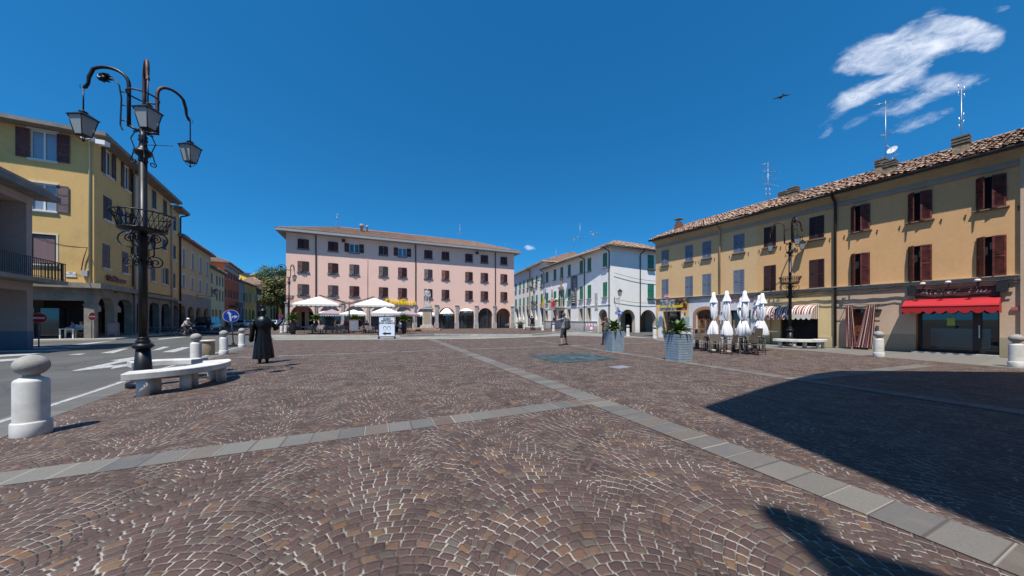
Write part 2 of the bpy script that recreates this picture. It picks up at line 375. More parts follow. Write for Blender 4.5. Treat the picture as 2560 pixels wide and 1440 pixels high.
def slabs(name, axis, length, cols, off=0., width=None):
    m = bpy.data.materials.new(name); m.use_nodes = True; t = NT(m.node_tree); b = t.n['Principled BSDF']
    pos = t.new('ShaderNodeNewGeometry').outputs['Position']
    p = t.m('DIVIDE', t.m('ADD', t.vm('DOT_PRODUCT', pos, tuple(axis), out=1), off+100), length)
    idx = t.m('FLOOR', p); f = t.m('FRACT', p)
    e = t.m('MINIMUM', f, t.m('SUBTRACT', 1, f))
    wn = t.new('ShaderNodeTexWhiteNoise', noise_dimensions='1D'); t.l.new(idx, wn.inputs['W'])
    c = t.ramp(wn.outputs[0], [(i/(len(cols)-1), k) for i, k in enumerate(cols)])
    c = t.mix(1, c, t.ramp(t.noise(pos, 90, 4, .7), [(.3, (.66, .65, .64)), (.7, (1.02, 1.0, .96))]), 'MULTIPLY')
    c = t.mix(t.sstep(t.noise(pos, 2.2, 5, .65), .45, .7, 0, .4), c, (.17, .15, .128, 1))
    c = t.mix(t.sstep(e, .004/length, .016/length), t.mix(t.sstep(wn.outputs[0], .4, .6), (.07, .06, .055, 1), (.24, .22, .18, 1)), c)
    t.l.new(c, b.inputs['Base Color']); b.inputs['Roughness'].default_value = .75
    bn = t.new('ShaderNodeBump'); bn.inputs['Strength'].default_value = .3; bn.inputs['Distance'].default_value = .01
    t.l.new(t.noise(pos, 60, 4, .6), bn.inputs['Height']); t.l.new(bn.outputs[0], b.inputs['Normal'])
    return m
def asphalt(name, c, light, patch=.5):
    m = bpy.data.materials.new(name); m.use_nodes = True; t = NT(m.node_tree); b = t.n['Principled BSDF']
    pos = t.new('ShaderNodeNewGeometry').outputs['Position']
    f = t.noise(pos, 140, 3, .8); g = t.noise(pos, .5, 5, .6)
    k = t.mix(t.sstep(f, .3, .75), (*c, 1), (*light, 1))
    k = t.mix(t.sstep(g, .4, .7, 0, patch), k, (*[x*1.25 for x in light], 1))
    crack = t.new('ShaderNodeTexVoronoi', feature='DISTANCE_TO_EDGE'); crack.inputs['Scale'].default_value = .38
    t.l.new(t.vm('ADD', pos, t.vm('SCALE', t.noise(pos, 1.5, 4, .6, out=1), .9)), crack.inputs['Vector'])
    k = t.mix(t.sstep(crack.outputs[0], .002, .012, .55, 0), k, (.025, .025, .025, 1))
    t.l.new(k, b.inputs['Base Color']); b.inputs['Roughness'].default_value = .85
    bn = t.new('ShaderNodeBump'); bn.inputs['Strength'].default_value = .4; bn.inputs['Distance'].default_value = .01
    t.l.new(t.noise(pos, 90, 3, .7), bn.inputs['Height']); t.l.new(bn.outputs[0], b.inputs['Normal'])
    return m
def poly(name, pts, m, z=0., kind='structure'):
    mb = MB(); P = [Vector((p[0], p[1], z)) for p in pts]
    ar = sum(P[i].x*P[(i+1) % len(P)].y-P[(i+1) % len(P)].x*P[i].y for i in range(len(P)))
    mb.face(P if ar > 0 else P[::-1]); return struct(name, mb, m)
M_pave = paving()
M_slabT = slabs('slabs_cross', TD, .31, [(0.132, 0.125, 0.119), (0.178, 0.172, 0.158), (0.106, 0.106, 0.109), (0.158, 0.142, 0.125), (0.112, 0.079, 0.066), (0.198, 0.188, 0.172), (0.139, 0.132, 0.125)])
M_slabL = slabs('slabs_long', LD, .275, [(0.145, 0.132, 0.122), (0.112, 0.109, 0.109), (0.165, 0.155, 0.139), (0.125, 0.099, 0.083), (0.132, 0.125, 0.122), (0.185, 0.172, 0.152)], off=.3)
M_asph = asphalt('asphalt', (.045, .044, .042), (.095, .092, .086))
M_kerb = mat('kerb_stone', (.42, .4, .36), .8, var=.2, vscale=1.5, bump=.2, bscale=20, coord='Pos', col2=(.26, .25, .22))
M_stone = None
mb = MB(); mb.face([(-4000, -4000, -.008), (4000, -4000, -.008), (4000, 4000, -.008), (-4000, 4000, -.008)])
struct('ground', mb, mat('dry_earth', (.12, .12, .08), .95, var=.3, vscale=.02, coord='Pos'))
e = [G(-700, 1310), G(0, 1096), G(132, 1042), G(322, 972), G(430, 929), G(560, 886), G(620, 868), G(688, 850)]
far = [G(690, 849), G(1200, 847), G(1420, 838.5), G(1640, 847)]
right = [G(1645, 852), G(2035, 878), G(2160, 889), G(2560, 922), G(3400, 985)]
poly('street', [(-60, -30), (60, -30), (60, 140), (-140, 140), (-140, -30)], M_asph, -.004)
poly('plaza_paving', [(e[0].x, -12)]+[(p.x, p.y) for p in e+far+right]+[(right[-1].x+6, -12)], M_pave, 0)
# border strip of grey slabs between cobbles and asphalt, white line on it
def strip(name, pts, w0, w1, m, z):
    mb = MB(); L, R_ = [], []
    for i, p in enumerate(pts):
        d = (Vector(pts[min(i+1, len(pts)-1)])-Vector(pts[max(i-1, 0)])).normalized(); n = Vector((-d.y, d.x, 0))
        L.append(Vector((p[0], p[1], z))+n*w1); R_.append(Vector((p[0], p[1], z))+n*w0)
    mb.grid([R_, L], smooth=False); return mb
M_line = mat('road_paint', (.5, .5, .48), .7, vscale=9, coord='Pos', col2=(.17, .17, .165), bump=.3)
def st(name, pts, w0, w1, m, z):
    mb = strip(name, pts, w0, w1, m, z); o = struct(name, mb, m); return o
st('gutter_strip', e[:7], 0, .62, slabs('gutter_slabs', LD, 1.4, [(0.129, 0.126, 0.119), (0.163, 0.156, 0.146), (0.136, 0.133, 0.129), (0.116, 0.116, 0.112)]), .003)
st('white_line', e[:7], .44, .54, M_line, .007)
# slab bands in the paving
def band(name, c, d, a, b, hw, m, z=.004):
    d = Vector((d[0], d[1], 0)).normalized(); n = Vector((-d.y, d.x, 0)); mb = MB(); c = Vector((c[0], c[1], z))
    mb.face([c+d*a-n*hw, c+d*b-n*hw, c+d*b+n*hw, c+d*a+n*hw]); return struct(name, mb, m)
J2, J3 = G(600, 894), G(1132, 874.8)
band('paving_band', (-.745, 4.935), (.912, .41), -9.2, 2.46, .2, M_slabT)
band('paving_band', (1.875, 5.29), LD, -14, 22.6, .25, M_slabL, .0075)
band('paving_band', J2, J3-J2, -.2, (J3-J2).length+14, .17, M_slabT, .0045)
K = G(1990, 948)
band('paving_band', K, (K-G(1415, 863))*-1, -15.5, 16, .22, M_slabL, .0085)
band('paving_band', K, (G(2337, 911)-K), 0, 7.2, .2, M_slabT, .0055)
# kerbs and the raised pavement in front of the pink house
up = [G(672, 837.5, .12), G(1000, 838.5, .12), G(1085, 835, .12), G(1180, 835.5, .12), G(1330, 836, .12), G(1440, 826, .12)]
mb = MB(); base = [V(p.x, p.y, .12) for p in up]
mb.face(base+[V(7, 85, .12), V(-75, 85, .12), V(-45, 40, .12)], 0)
struct('raised_pavement', mb, M_pave)
mb = MB()
for a, b_ in zip(up[:-1], up[1:]):
    a, b_ = V(a.x, a.y, .06), V(b_.x, b_.y, .06); d = (b_-a); n = Vector((-d.y, d.x, 0)).normalized()
    mb.obox((a+b_)/2+n*.12, d/2, n*.14, (0, 0, .066))
struct('kerb', mb, M_kerb)
mb = MB(); lo = [G(688, 849.5), G(1000, 848), G(1205, 846.5), G(1418, 839)]
for a, b_ in zip(lo[:-1], lo[1:]):
    d = (b_-a); n = Vector((-d.y, d.x, 0)).normalized(); mb.obox((a+b_)/2-n*.1+V(0, 0, .005), d/2, n*.18, (0, 0, .02))
struct('kerb_edge', mb, M_kerb)
poly('cross_lane', [(p.x, p.y) for p in (G(688, 849), G(1000, 847.5), G(1205, 846), G(1418, 838.5), G(1640, 846), up[-1], up[3], up[1], up[0])], asphalt('lane_stone', (.13, .125, .112), (.25, .24, .215), .6), -.001)
# left pavement strip and crossings
def rq(name, P, m, z=.003):
    return poly(name, [(p.x, p.y) for p in P], m, z)
for i, (x0, y0, x1, y1, x2, y2, x3, y3) in enumerate([(0, 866, 0, 863, 260, 861, 200, 864), (0, 872, 0, 869, 230, 865, 190, 869), (0, 880, 0, 876, 180, 873, 140, 878), (0, 893, 0, 888, 118, 881, 70, 888), (0, 907, 0, 901, 70, 894, 40, 901)]):
    rq('crossing_stripe', [G(x0-60, y0+2), G(x1-60, y1+2), G(x2, y2), G(x3, y3)], M_line)
rq('lane_marking', [G(115, 868), G(240, 855.5), G(285, 852.5), G(240, 858), G(150, 869)], M_line)
for (x0, y0, x1, y1) in [(172, 887.5, 215, 884), (250, 882, 300, 877), (310, 873.5, 345, 870.5), (385, 879, 425, 867.5), (405, 879.5, 460, 868.5)]:
    pass
rq('lane_marking', [G(405, 880.5), G(436, 880.5), G(478, 868), G(456, 868)], M_line)
rq('lane_marking', [G(378, 877), G(402, 874), G(424, 867), G(408, 866.5)], M_line)
rq('lane_marking', [G(250, 883), G(283, 883), G(322, 871), G(306, 872)], M_line)
rq('lane_marking', [G(170, 887), G(198, 887.5), G(214, 884), G(200, 884)], M_line)
rq('lane_marking', [G(392, 847.5), G(450, 842), G(470, 842), G(400, 849)], M_line)
# big double arrow on the lane
rq('lane_arrow', [G(177, 927.5), G(190, 927.5), G(282, 918), G(276, 922.5), G(345, 911), G(338, 907), G(285, 914), G(272, 912.5), G(345, 898), G(345, 891), G(275, 901.5), G(297, 902)], M_line)
# pavement beside the left houses
YC = Vector((-32.2, 24.1)); D1 = Vector((-.542, .840)).normalized(); D2 = Vector((.887, .4617)).normalized()
n1 = Vector((D1.y, -D1.x))
c_ = [YC+n1*1.5-D2*0+D1*-1.2, YC+n1*1.5+D1*62, YC-n1*14+D1*62, YC-D2*16+D1*0-D1*1.2-n1*0]
mb = MB(); z = .1
P = [V(p.x, p.y, z) for p in c_]; mb.face(P); 
for i in range(4):
    a, b_ = P[i], P[(i+1) % 4]; mb.face([V(a.x, a.y, -.01), V(b_.x, b_.y, -.01), b_, a])
struct('sidewalk', mb, mat('walk_stone', (.4, .36, .3), .8, var=.2, vscale=2, coord='Pos', col2=(.28, .26, .23)))
# smooth grey pavement along the right houses, drain line
RA = Vector((12.5, 27.2)); RB = Vector((20.28, 12.39))
ex = (RB-RA).normalized()
w_ = [RA-ex*.4, RB+ex*14]
P = [(p.x, p.y) for p in w_]+[(right[-1].x+6, right[-1].y-4)]+[(p.x, p.y) for p in reversed(right)]
poly('grey_pavement', P, slabs('walk_slabs', ex.to_3d(), 1.1, [(0.180, 0.173, 0.158), (0.209, 0.202, 0.187), (0.166, 0.158, 0.148), (0.194, 0.184, 0.169)]), .0025)
# ---------------- buildings: helpers ----------------
M_dark = mat('dark_interior', (.018, .018, .02), .9)
M_glass = glass('window_glass'); M_glassb = glass('blue_glass', (.08, .13, .2), .12)
M_white = mat('white_paint', (.7, .7, .68), .5, var=.06)
M_brownS = mat('brown_shutter', (.085, .022, .018), .62, var=.25, vscale=3, col2=(.05, .016, .016), coord='Pos')
M_purp = mat('faded_shutter', (.13, .075, .08), .6, var=.15, vscale=3, coord='Pos')
M_darkS = mat('dark_brown_shutter', (.05, .014, .013), .6, var=.2, coord='Pos')
M_redS = mat('red_brown_shutter', (.13, .028, .022), .5, var=.35, vscale=5, coord='Pos')
M_greyS = mat('grey_shutter', (.15, .185, .25), .55, var=.1, coord='Pos')
M_greenS = mat('green_shutter', (.03, .2, .105), .5, var=.12, coord='Pos')
M_sill = mat('sill_stone', (.4, .38, .35), .8, var=.15, coord='Pos')
M_gsill = mat('grey_sill', (.2, .205, .22), .8, var=.1, coord='Pos')
M_gutter = mat('dark_gutter', (.035, .028, .026), .5, metal=.3)
M_conc = mat('old_concrete', (.3, .265, .215), .9, var=.25, vscale=1.2, col2=(.16, .14, .115), bump=.2, bscale=15, coord='Pos')
M_iron = mat('black_iron', (.022, .022, .026), .42, metal=.55, var=.2, vscale=9)
M_rust = mat('rusty_iron', (.075, .03, .022), .6, metal=.3, var=.3, vscale=8)
M_fasc = mat('grey_fascia', (.3, .32, .33), .7, var=.12, coord='Pos')
T_red = tilemat('clay_tiles', [(.2, .1, .065), (.36, .23, .16), (.27, .14, .09), (.42, .3, .22), (.16, .085, .06), (.31, .19, .13), (.5, .38, .29)])
T_pink = tilemat('worn_tiles', [(.24, .14, .1), (.3, .19, .14), (.27, .16, .115), (.33, .22, .165), (.2, .12, .09)])

def leaf(mb, H, e, w, h, n=10, th=.035, solid=False):
    e = Vector((e[0], e[1], 0)).normalized(); H = Vector(H); nn = Vector((-e.y, e.x, 0)); s = min(.06, w*.16); Z = Vector((0, 0, 1))
    def bar(u0, u1, z0, z1, t=th, tilt=0):
        c = H+e*(u0+u1)/2+Z*(z0+z1)/2; a, b = nn*t/2, Z*(z1-z0)/2
        if tilt: a, b = (nn*cos(tilt)+Z*sin(tilt))*.032, (Z*cos(tilt)-nn*sin(tilt))*.006
        mb.obox(c, e*(u1-u0)/2, a, b)
    bar(0, s, 0, h); bar(w-s, w, 0, h)
    rails = [0, h*.5, h] if h < 1.9 else [0, h*.3, h*.64, h]
    for i, r in enumerate(rails):
        a = r if i == 0 else (r-s*1.2 if i == len(rails)-1 else r-s*.7); bar(s, w-s, a, a+s*1.3)
    m = max(2, int(n/(len(rails)-1)))
    if solid or n == 0: bar(s, w-s, 0, h, th*.5)
    else:
        for i in range(len(rails)-1):
            a, b = rails[i]+s*1.1, rails[i+1]-s*1.1; st_ = (b-a)/m
            bar(s, w-s, a, b, .004)
            for k in range(m):
                zc = a+st_*(k+.5); c = H+e*w/2+Z*zc
                sg = 1
                mb.obox(c, e*(w/2-s), nn*th*.36+Z*st_*.3*sg, Z*st_*.1)
def window(fr, par, u0, u1, z0, z1, sh, state='closed', n=10, ang=0, sill=M_sill, frame=M_white, glassm=None, sw=.12, sp=.12, stay=False, surround=None, ang2=None, glassd=.13):
    if state == 'closed' and sh: frame = M_dark
    mb = MB(); gd = -glassd
    fr.quad(mb, u0, u1, z0, z1, gd, 0)
    f = min(.07, (u1-u0)*.09)
    for (a, b, c, d_) in ((u0, u0+f, z0, z1), (u1-f, u1, z0, z1), (u0+f, u1-f, z1-f, z1), (u0+f, u1-f, z0, z0+f), ((u0+u1)/2-f*.7, (u0+u1)/2+f*.7, z0+f, z1-f)):
        fr.box(mb, a, b, c, d_, gd+.01, gd+.05, 1)
    wo_ = mb.build('window', [glassm or M_glass, frame], par)
    if sill:
        mb = MB(); fr.box(mb, u0-.08, u1+.08, z0-sw, z0-.002, .002, sp)
        fr.box(mb, u0-.05, u1+.05, z0-sw*1.6, z0-sw-.003, .002, sp*.6); mb.build('sill', sill, wo_)
    if surround:
        mb = MB(); k = .1
        for (a, b, c, d_) in ((u0-k, u0, z0, z1+k), (u1, u1+k, z0, z1+k), (u0, u1, z1, z1+k)): fr.box(mb, a, b, c, d_, .002, .03)
        mb.build('surround', surround, wo_)
    if sh and state != 'none':
        w = (u1-u0)/2
        if state == 'closed': A = (ang, ang)
        elif state == 'open': A = (177, 177)
        elif state == 'right': A = (None, 177)
        else: A = (ang, ang if ang2 is None else ang2)
        for side, a in zip((0, 1), A):
            if a is None: continue
            a = radians(a); mb = MB()
            if side == 0: H = fr.P(u0+.005, z0, .03 if a > .02 else .0); e = fr.d*cos(a)+fr.n*sin(a)
            else: H = fr.P(u1-.005, z0, .03 if a > .02 else .0); e = -fr.d*cos(a)+fr.n*sin(a)
            leaf(mb, H, e, w-.01, z1-z0-.01, n); mb.build('shutter', sh, wo_)
        if stay:
            mb = MB()
            for uu in (u0-w*.75, u1+w*.75):
                fr.box(mb, uu-.008, uu+.008, z0-.28, z0-.1, .015, .03); fr.box(mb, uu-.02, uu+.02, z0-.13, z0-.09, 0, .05)
            mb.build('shutter_stay', M_iron, wo_)
    return wo_
def hip(par, fr, u0, u1, z, D, ov, pitch, mt, hipL=True, hipR=True, tl=('F',), name='roof', fas=None, ft=.2, ridge=None, **kw):
    """roof over a rectangle behind facade fr: eave slab + pitched planes"""
    p = radians(pitch); a, b = u0-ov, u1+ov; DD = D+2*ov; r = DD/2; zr = z+ft+r*math.tan(p); zz = z+ft+.004
    mb = MB(); fr.box(mb, a, b, z, z+ft, -D-ov, ov)
    eo = mb.build('eave', fas or M_fasc, par)
    mb = MB(); n3, d3 = fr.n.to_3d(), fr.d.to_3d(); W_ = b-a
    ra, rb = (a+r if hipL else a), (b-r if hipR else b)
    P0, P1, P2, P3 = fr.P(a, zz, ov), fr.P(b, zz, ov), fr.P(b, zz, -D-ov), fr.P(a, zz, -D-ov)
    Ra, Rb = fr.P(ra, zr, ov-r), fr.P(rb, zr, ov-r)
    sl_ = r/cos(p)
    for key, quad_ in (('F', [P0, P1, Rb, Ra]), ('B', [P2, P3, Ra, Rb]), ('L', [P3, P0, Ra]), ('R', [P1, P2, Rb])):
        off = V(0, 0, -.02 if key in tl else 0)
        mb.face([q+off for q in quad_], 0)
    if 'F' in tl: tiles(mb, P0, d3, (-n3*cos(p)+V(0, 0, 1)*sin(p)), W_, lambda u: max(.05, min(sl_, (u if hipL else 99)/cos(p), ((W_-u) if hipR else 99)/cos(p))), **kw)
    if 'L' in tl: tiles(mb, P3, n3, (d3*cos(p)+V(0, 0, 1)*sin(p)), DD, lambda u: max(.05, min(u, DD-u)/cos(p)), **kw)
    if 'R' in tl: tiles(mb, P1, -n3, (-d3*cos(p)+V(0, 0, 1)*sin(p)), DD, lambda u: max(.05, min(u, DD-u)/cos(p)), **kw)
    # ridge tiles
    mb.tube([Ra, Rb], .09, 6)
    if hipL: mb.tube([P0, Ra], .08, 6)
    if hipR: mb.tube([P1, Rb], .08, 6)
    ro = mb.build(name, mt, par); eo.parent = ro
    return ro, zr
def pipe(par, fr, u, zt, zb, r=.05, m=None, d=.1, name='downpipe', out=.5):
    mb = MB(); mb.tube([fr.P(u, zt, out), fr.P(u, zt-.12, out), fr.P(u, zt-.35, d+.05), fr.P(u, zt-.6, d), fr.P(u, zb, d)], r, 8)
    return mb.build(name, m or M_gutter, par)
def Rw(fr, x0, x1, yt, yb, near, d=0):
    if near == 'L': return fr.u(x0), fr.u(x1), fr.z(x1, yb), fr.z(x0, yt)
    return fr.u(x0), fr.u(x1), fr.z(x0, yb), fr.z(x1, yt)
def chimney(par, c, w, h, ex, m=None, caps=3, d=None):
    """brick stack with layered slab caps; c = base centre (3D), ex = unit vector"""
    ex = Vector(ex); ey = Vector((-ex.y, ex.x, 0)); d = d or w; mb = MB(); c = Vector(c)
    mb.obox(c+V(0, 0, h*.3), ex*w/2, ey*d/2, (0, 0, h*.3), 0)
    z0 = h*.6
    for k in range(caps):
        zz = z0+k*h*.4/caps; mb.obox(c+V(0, 0, zz+h*.07), ex*(w/2*.8), ey*d/2*.8, (0, 0, h*.07), 1); mb.obox(c+V(0, 0, zz+h*.4/caps-h*.035), ex*(w/2*1.18), ey*d/2*1.18, (0, 0, h*.035), 1)
    return mb.build('chimney', [m or mat('chimney_plaster', (.28, .22, .14), .9, var=.3, coord='Pos'), mat('chimney_slab', (.16, .14, .11), .9, var=.3, coord='Pos')], par)
def antenna(loc, h, kind, label, lean=0, group='tv antennas on the roofs', rz=0, white=False):
    t = thing('antenna', label, 'antenna', loc, rz, group)
    mm = mat('antenna_metal', (.3, .31, .33), .4, metal=.7); mb = MB(); mb.tube([(0, 0, -.6), (lean, 0, h)], .018, 6); mb.build('mast', mm, t)
    for i, k in enumerate(kind):
        mb = MB(); z, L, a, typ = k; dx_, dy_ = cos(a), sin(a); c0 = V(lean*z/h, 0, z)
        if typ == 'y':
            mb.tube([c0-V(dx_, dy_, 0)*L*.35, c0+V(dx_, dy_, 0)*L*.65], .012, 5)
            for q in range(7):
                p = c0+V(dx_, dy_, 0)*L*(-.35+q/6); l_ = .22-.015*q; mb.tube([p-V(-dy_, dx_, 0)*l_, p+V(-dy_, dx_, 0)*l_], .008, 4)
        elif typ == 'd':
            mb.tube([c0-V(dx_, dy_, 0)*L/2, c0+V(dx_, dy_, 0)*L/2], .012, 5)
            for q in (-1, 1):
                p = c0+V(dx_, dy_, 0)*L*.3*q; mb.tube([p-V(-dy_, dx_, 0)*.5, p+V(-dy_, dx_, 0)*.5], .009, 4)
        elif typ == 'p':
            for q in (-1, 1):
                for r_ in (-1, 1):
                    p = c0+V(dx_, dy_, 0)*L*.42*q; mb.tube([c0, p+V(0, 0, .03)], .009, 4); mb.tube([p+V(0, 0, .08*r_), p+V(dx_*.04*q, 0, .16*r_), p+V(dx_*.0*q, 0, .26*r_)], .013, 5)
        mb.build('antenna_arm', mat('antenna_white', (.75, .75, .77), .35, metal=.5) if typ == 'p' else mm, t)
    return t
# ---------------- pink house ----------------
M_pink = plaster('pink_plaster', (.78, .52, .42), (.7, .45, .35), .4, streak=.2)
PK = Fr((-28.9, 40), (.34, 53.2)); L = PK.L
t = thing('pink_house', 'long pink four storey house with an arcade and a shallow brown tiled roof', 'building', (-14, 46, 0), world=True)
PK0 = t
cols = [(744, 772.5), (820, 845.6), (873.5, 898), (947, 970), (995, 1017), (1060.6, 1081), (1104, 1123), (1163, 1181.6), (1201.5, 1220), (1251, 1268)]
rows = [(597, 622.5), (652.5, 680), (710, 737)]
zr = [(PK.z(772.5, b), PK.z(744, a)) for a, b in rows]
ops, wins = [], []
st_top = ['closed', 'closed', 'open', 'ajar', 'open', 'closed', 'ajar', 'ajar', 'ajar', 'ajar']
mats_row = [[0, 0, 0, 0, 0, 0, 0, 0, 0, 0], [2, 0, 1, 1, 0, 1, 3, 0, 0, 0], [1, 1, 0, 0, 0, 0, 0, 0, 0, 0]]
sm = [M_brownS, mat('grey_brown_shutter', (.12, .085, .085), .6, var=.15, coord='Pos'), mat('taupe_shutter', (.11, .062, .05), .6, var=.15, coord='Pos'), mat('rust_shutter', (.16, .05, .026), .6, var=.15, coord='Pos')]
for r, (zb, zt) in enumerate(zr):
    for c, (x0, x1) in enumerate(cols):
        u0, u1 = PK.u(x0), PK.u(x1); ops.append((u0, u1, zb, zt, 0, .16, None))
        wins.append((u0, u1, zb, zt, sm[mats_row[r][c]], st_top[c] if r == 0 else 'closed', 12))
arch = [(726, 784), (798, 851), (862, 912), (927, 976), (989, 1031), (1043, 1086), (1097, 1137), (1147.5, 1185), (1195.6, 1231), (1241, 1276)]
zap = PK.z(755, 762.5)
for (x0, x1) in arch:
    u0, u1 = PK.u(x0), PK.u(x1); ops.append((u0, u1, .12, zap, min((u1-u0)/2, 2.2), .45, None))
mb = MB(); wall(mb, PK, 0, L, 0, 12.72, ops); shell(mb, PK, 0, L, 0, 12.72, 11.5)
# porch room behind the arches
PD = 3.6
mb.face([PK.P(0, 0, -PD), PK.P(L, 0, -PD), PK.P(L, zap+.2, -PD), PK.P(0, zap+.2, -PD)], 0)
mb.face([PK.P(0, zap+.2, -.45), PK.P(0, zap+.2, -PD), PK.P(L, zap+.2, -PD), PK.P(L, zap+.2, -.45)], 0)
mb.build('wall', M_pink, t)
for k, wv in enumerate(wins): window(PK, t, *wv[:5], state=wv[5], n=wv[6], ang=22, sill=M_gsill, sw=.13, glassm=M_glassb if k == 4 else None)
ro, zrr = hip(t, PK, 0, L, 12.72, 11.5, .95, 21, T_pink, tl=('F',), ft=.3, seg=3, row=.42)
for px in (790, 1039, 1238): pipe(t, PK, PK.u(px), 12.7, .2, .07, M_gutter, .09, out=.1)
# grey stone pilasters between the arches
for px0, px1 in [(713.5, 719.5), (786, 793), (853, 860.5), (917, 923.5), (980, 986), (1034.5, 1041), (1088, 1095.5), (1139, 1146), (1187.5, 1194.5), (1233.5, 1240), (1278, 1284.5)]:
    mb = MB(); a, b = PK.u(px0), PK.u(px1); zt = PK.z(1091, 764)
    PK.box(mb, a, b, .12, zt, .003, .14); PK.box(mb, a-.1, b+.1, zt, zt+.14, .003, .2); PK.box(mb, a-.07, b+.07, .12, 1.1, .003, .19)
    mb.build('pilaster', mat('pilaster_stone', (.36, .35, .34), .85, var=.15, vscale=2, coord='Pos'), t)
M_aw = mat('white_awning', (.72, .7, .66), .8, var=.08); M_blk = mat('sign_black', (.02, .02, .02), .5)
def scallop(mb, fr, u0, u1, zt, h, d, mi=0, w=.28):
    n = max(2, round((u1-u0)/w)); s = (u1-u0)/n
    for k in range(n):
        a = u0+k*s; pts = [fr.P(a, zt, d)]+[fr.P(a+s*q/6, zt-h*.62-h*.38*sin(pi*q/6), d) for q in range(7)]+[fr.P(a+s, zt, d)]
        mb.face(pts[::-1], mi); mb.face([p-fr.n.to_3d()*.012 for p in pts], mi)
M_shop = mat('shop_wall', (.1, .075, .06), .8, var=.3, coord='Pos')
fills = {1: 'awn', 2: 'awn', 3: 'awn', 4: 'awn2', 5: 'awn2', 6: 'MACELLERIA', 7: 'SALUMERIA', 8: 'glass'}
for i, kk in fills.items():
    a, b = PK.u(arch[i][0]), PK.u(arch[i][1]); mb = MB(); f_ = .09
    # glazed screen inside the arch
    PK.quad(mb, a, b, .12, zap, -.42, 0)
    for q in range(5 if kk == 'glass' else 4): uu = a+(b-a)*q/(4 if kk == 'glass' else 3); PK.box(mb, uu-f_/2, uu+f_/2, .12, zap-.4 if 0 < q < 3 else 2.4, -.41, -.34, 1)
    PK.box(mb, a, b, 2.45, 2.55, -.41, -.34, 1)
    sf = mb.build('shop_front', [M_glass, M_gutter], t)
    if kk not in ('glass',):
        mb = MB(); r_ = (b-a)/2
        pts = arcpts(a, b, zap-min(r_, 2.2), min(r_, 2.2)); mb.face([PK.P(p[0], p[1], -.3) for p in reversed(pts)]); mb.build('lunette', mat('grey_lunette', (.2, .2, .22), .8), sf)
    if kk.startswith('awn'):
        mb = MB(); zt = 2.75; mb.face([PK.P(a, zt, -.25), PK.P(a+.05, zt-.45, .35), PK.P(b-.05, zt-.45, .35), PK.P(b, zt, -.25)][::-1]); scallop(mb, PK, a+.05, b-.05, zt-.45, .3, .35); mb.build('awning', M_aw, sf)
    elif kk != 'glass':
        mb = MB(); zc = 2.45 if kk[0] == 'M' else 2.9; rr = [];  cc = (a+b)/2
        for q in range(9):
            an = pi*q/8; rr.append([PK.P(cc-(b-a)*.47*cos(an), zc, -.2+.75*sin(an)**.7), PK.P(cc-(b-a)*.3*cos(an), zc+ (1.0 if kk[0] == 'M' else .5)*.7*sin(an)**.6+.1, -.22+.3*sin(an)), PK.P(cc, zc+(1.1 if kk[0] == 'M' else .55), -.26)])
        mb.grid(rr, smooth=True); scallop(mb, PK, a+.5, b-.5, zc+.03, .34, .5); 
        ao = mb.build('awning', M_aw, sf)
        text('lettering', kk, .36, M_blk, ao, Matrix.Translation(-Vector(t['_o'])) @ PK.M(cc, zc-.12, .53), .005, bold=.01)
a, b = PK.u(989), PK.u(1031); text('lettering', 'CAFFÈ', .5, M_blk, t, Matrix.Translation(-Vector(t['_o'])) @ PK.M((a+b)/2, zap-.85, -.27), .01, bold=.012)
# yellow shop sign in raised letters
mb = None
M_yel = mat('yellow_letters', (.9, .62, .01), .45)
u0, u1 = PK.u(962), PK.u(1031); zc = PK.z(1000, 755)
so_ = thing('shop_sign', 'yellow raised letters of the cafe sign on the pink wall', 'sign', PK.P((u0+u1)/2, zc), world=True)
T0 = lambda o: Matrix.Translation(-Vector(o['_o']))
text('lettering', 'D', 1.1, M_yel, so_, T0(so_) @ PK.M(u0+.45, zc, .15), .06, bold=.03); text('lettering', 'C', 1.1, M_yel, so_, T0(so_) @ PK.M(u0+2.45, zc, .15), .06, bold=.03)
text('lettering', 'ON', .8, M_yel, so_, T0(so_) @ PK.M(u0+1.4, zc-.12, .15), .06, bold=.03)
text('lettering', 'AMILLO', .72, M_yel, so_, T0(so_) @ PK.M(u1-.75, zc-.12, .15), .06, bold=.03)
# second floor of pink: gas pipe, lamps under eave, back portico piers and openings
mb = MB(); mb.tube([PK.P(PK.u(908), PK.z(908, 641), .06), PK.P(PK.u(919), PK.z(919, 641.5), .06), PK.P(PK.u(919), 4.0, .06)], .03, 6); mb.build('gas_pipe', M_pink, t)
for px in (859, 1192):
    mb = MB(); PK.box(mb, PK.u(px)-.2, PK.u(px)+.2, 12.1, 12.45, .02, .35); mb.build('floodlight', M_gutter, t)
for u_ in [PK.u(arch[0][0])+k*1.05 for k in range(3)]+[PK.u(1246), PK.u(1262)]:
    mb = MB(); PK.box(mb, u_, u_+.45, .12, zap+.2, -PD-.01, -PD+.4); mb.build('pier', M_pink, t)
mb = MB()
for px0, px1 in [(740, 775), (1245, 1272)]: PK.quad(mb, PK.u(px0), PK.u(px1), .12, 2.6, -PD+.02)
mb.build('porch_door', M_dark, t)
chim = [(PK.u(908.6), 566.5, .55, 1.1), (PK.u(923), 571, .3, 1.0)]
for (u_, py, w_, h_) in chim:
    d_ = -3.2; z_ = 13.02+(.95+3.2)*math.tan(radians(21)); mb = MB(); p = PK.P(u_-.3, z_, d_)
    mb.lathe([(w_*.35, z_-.3), (w_*.35, z_+h_*.6), (w_*.5, z_+h_*.62), (w_*.5, z_+h_), (.01, z_+h_)], (p.x, p.y), 10); mb.build('chimney', mat('flue', (.3, .24, .2), .8), t)
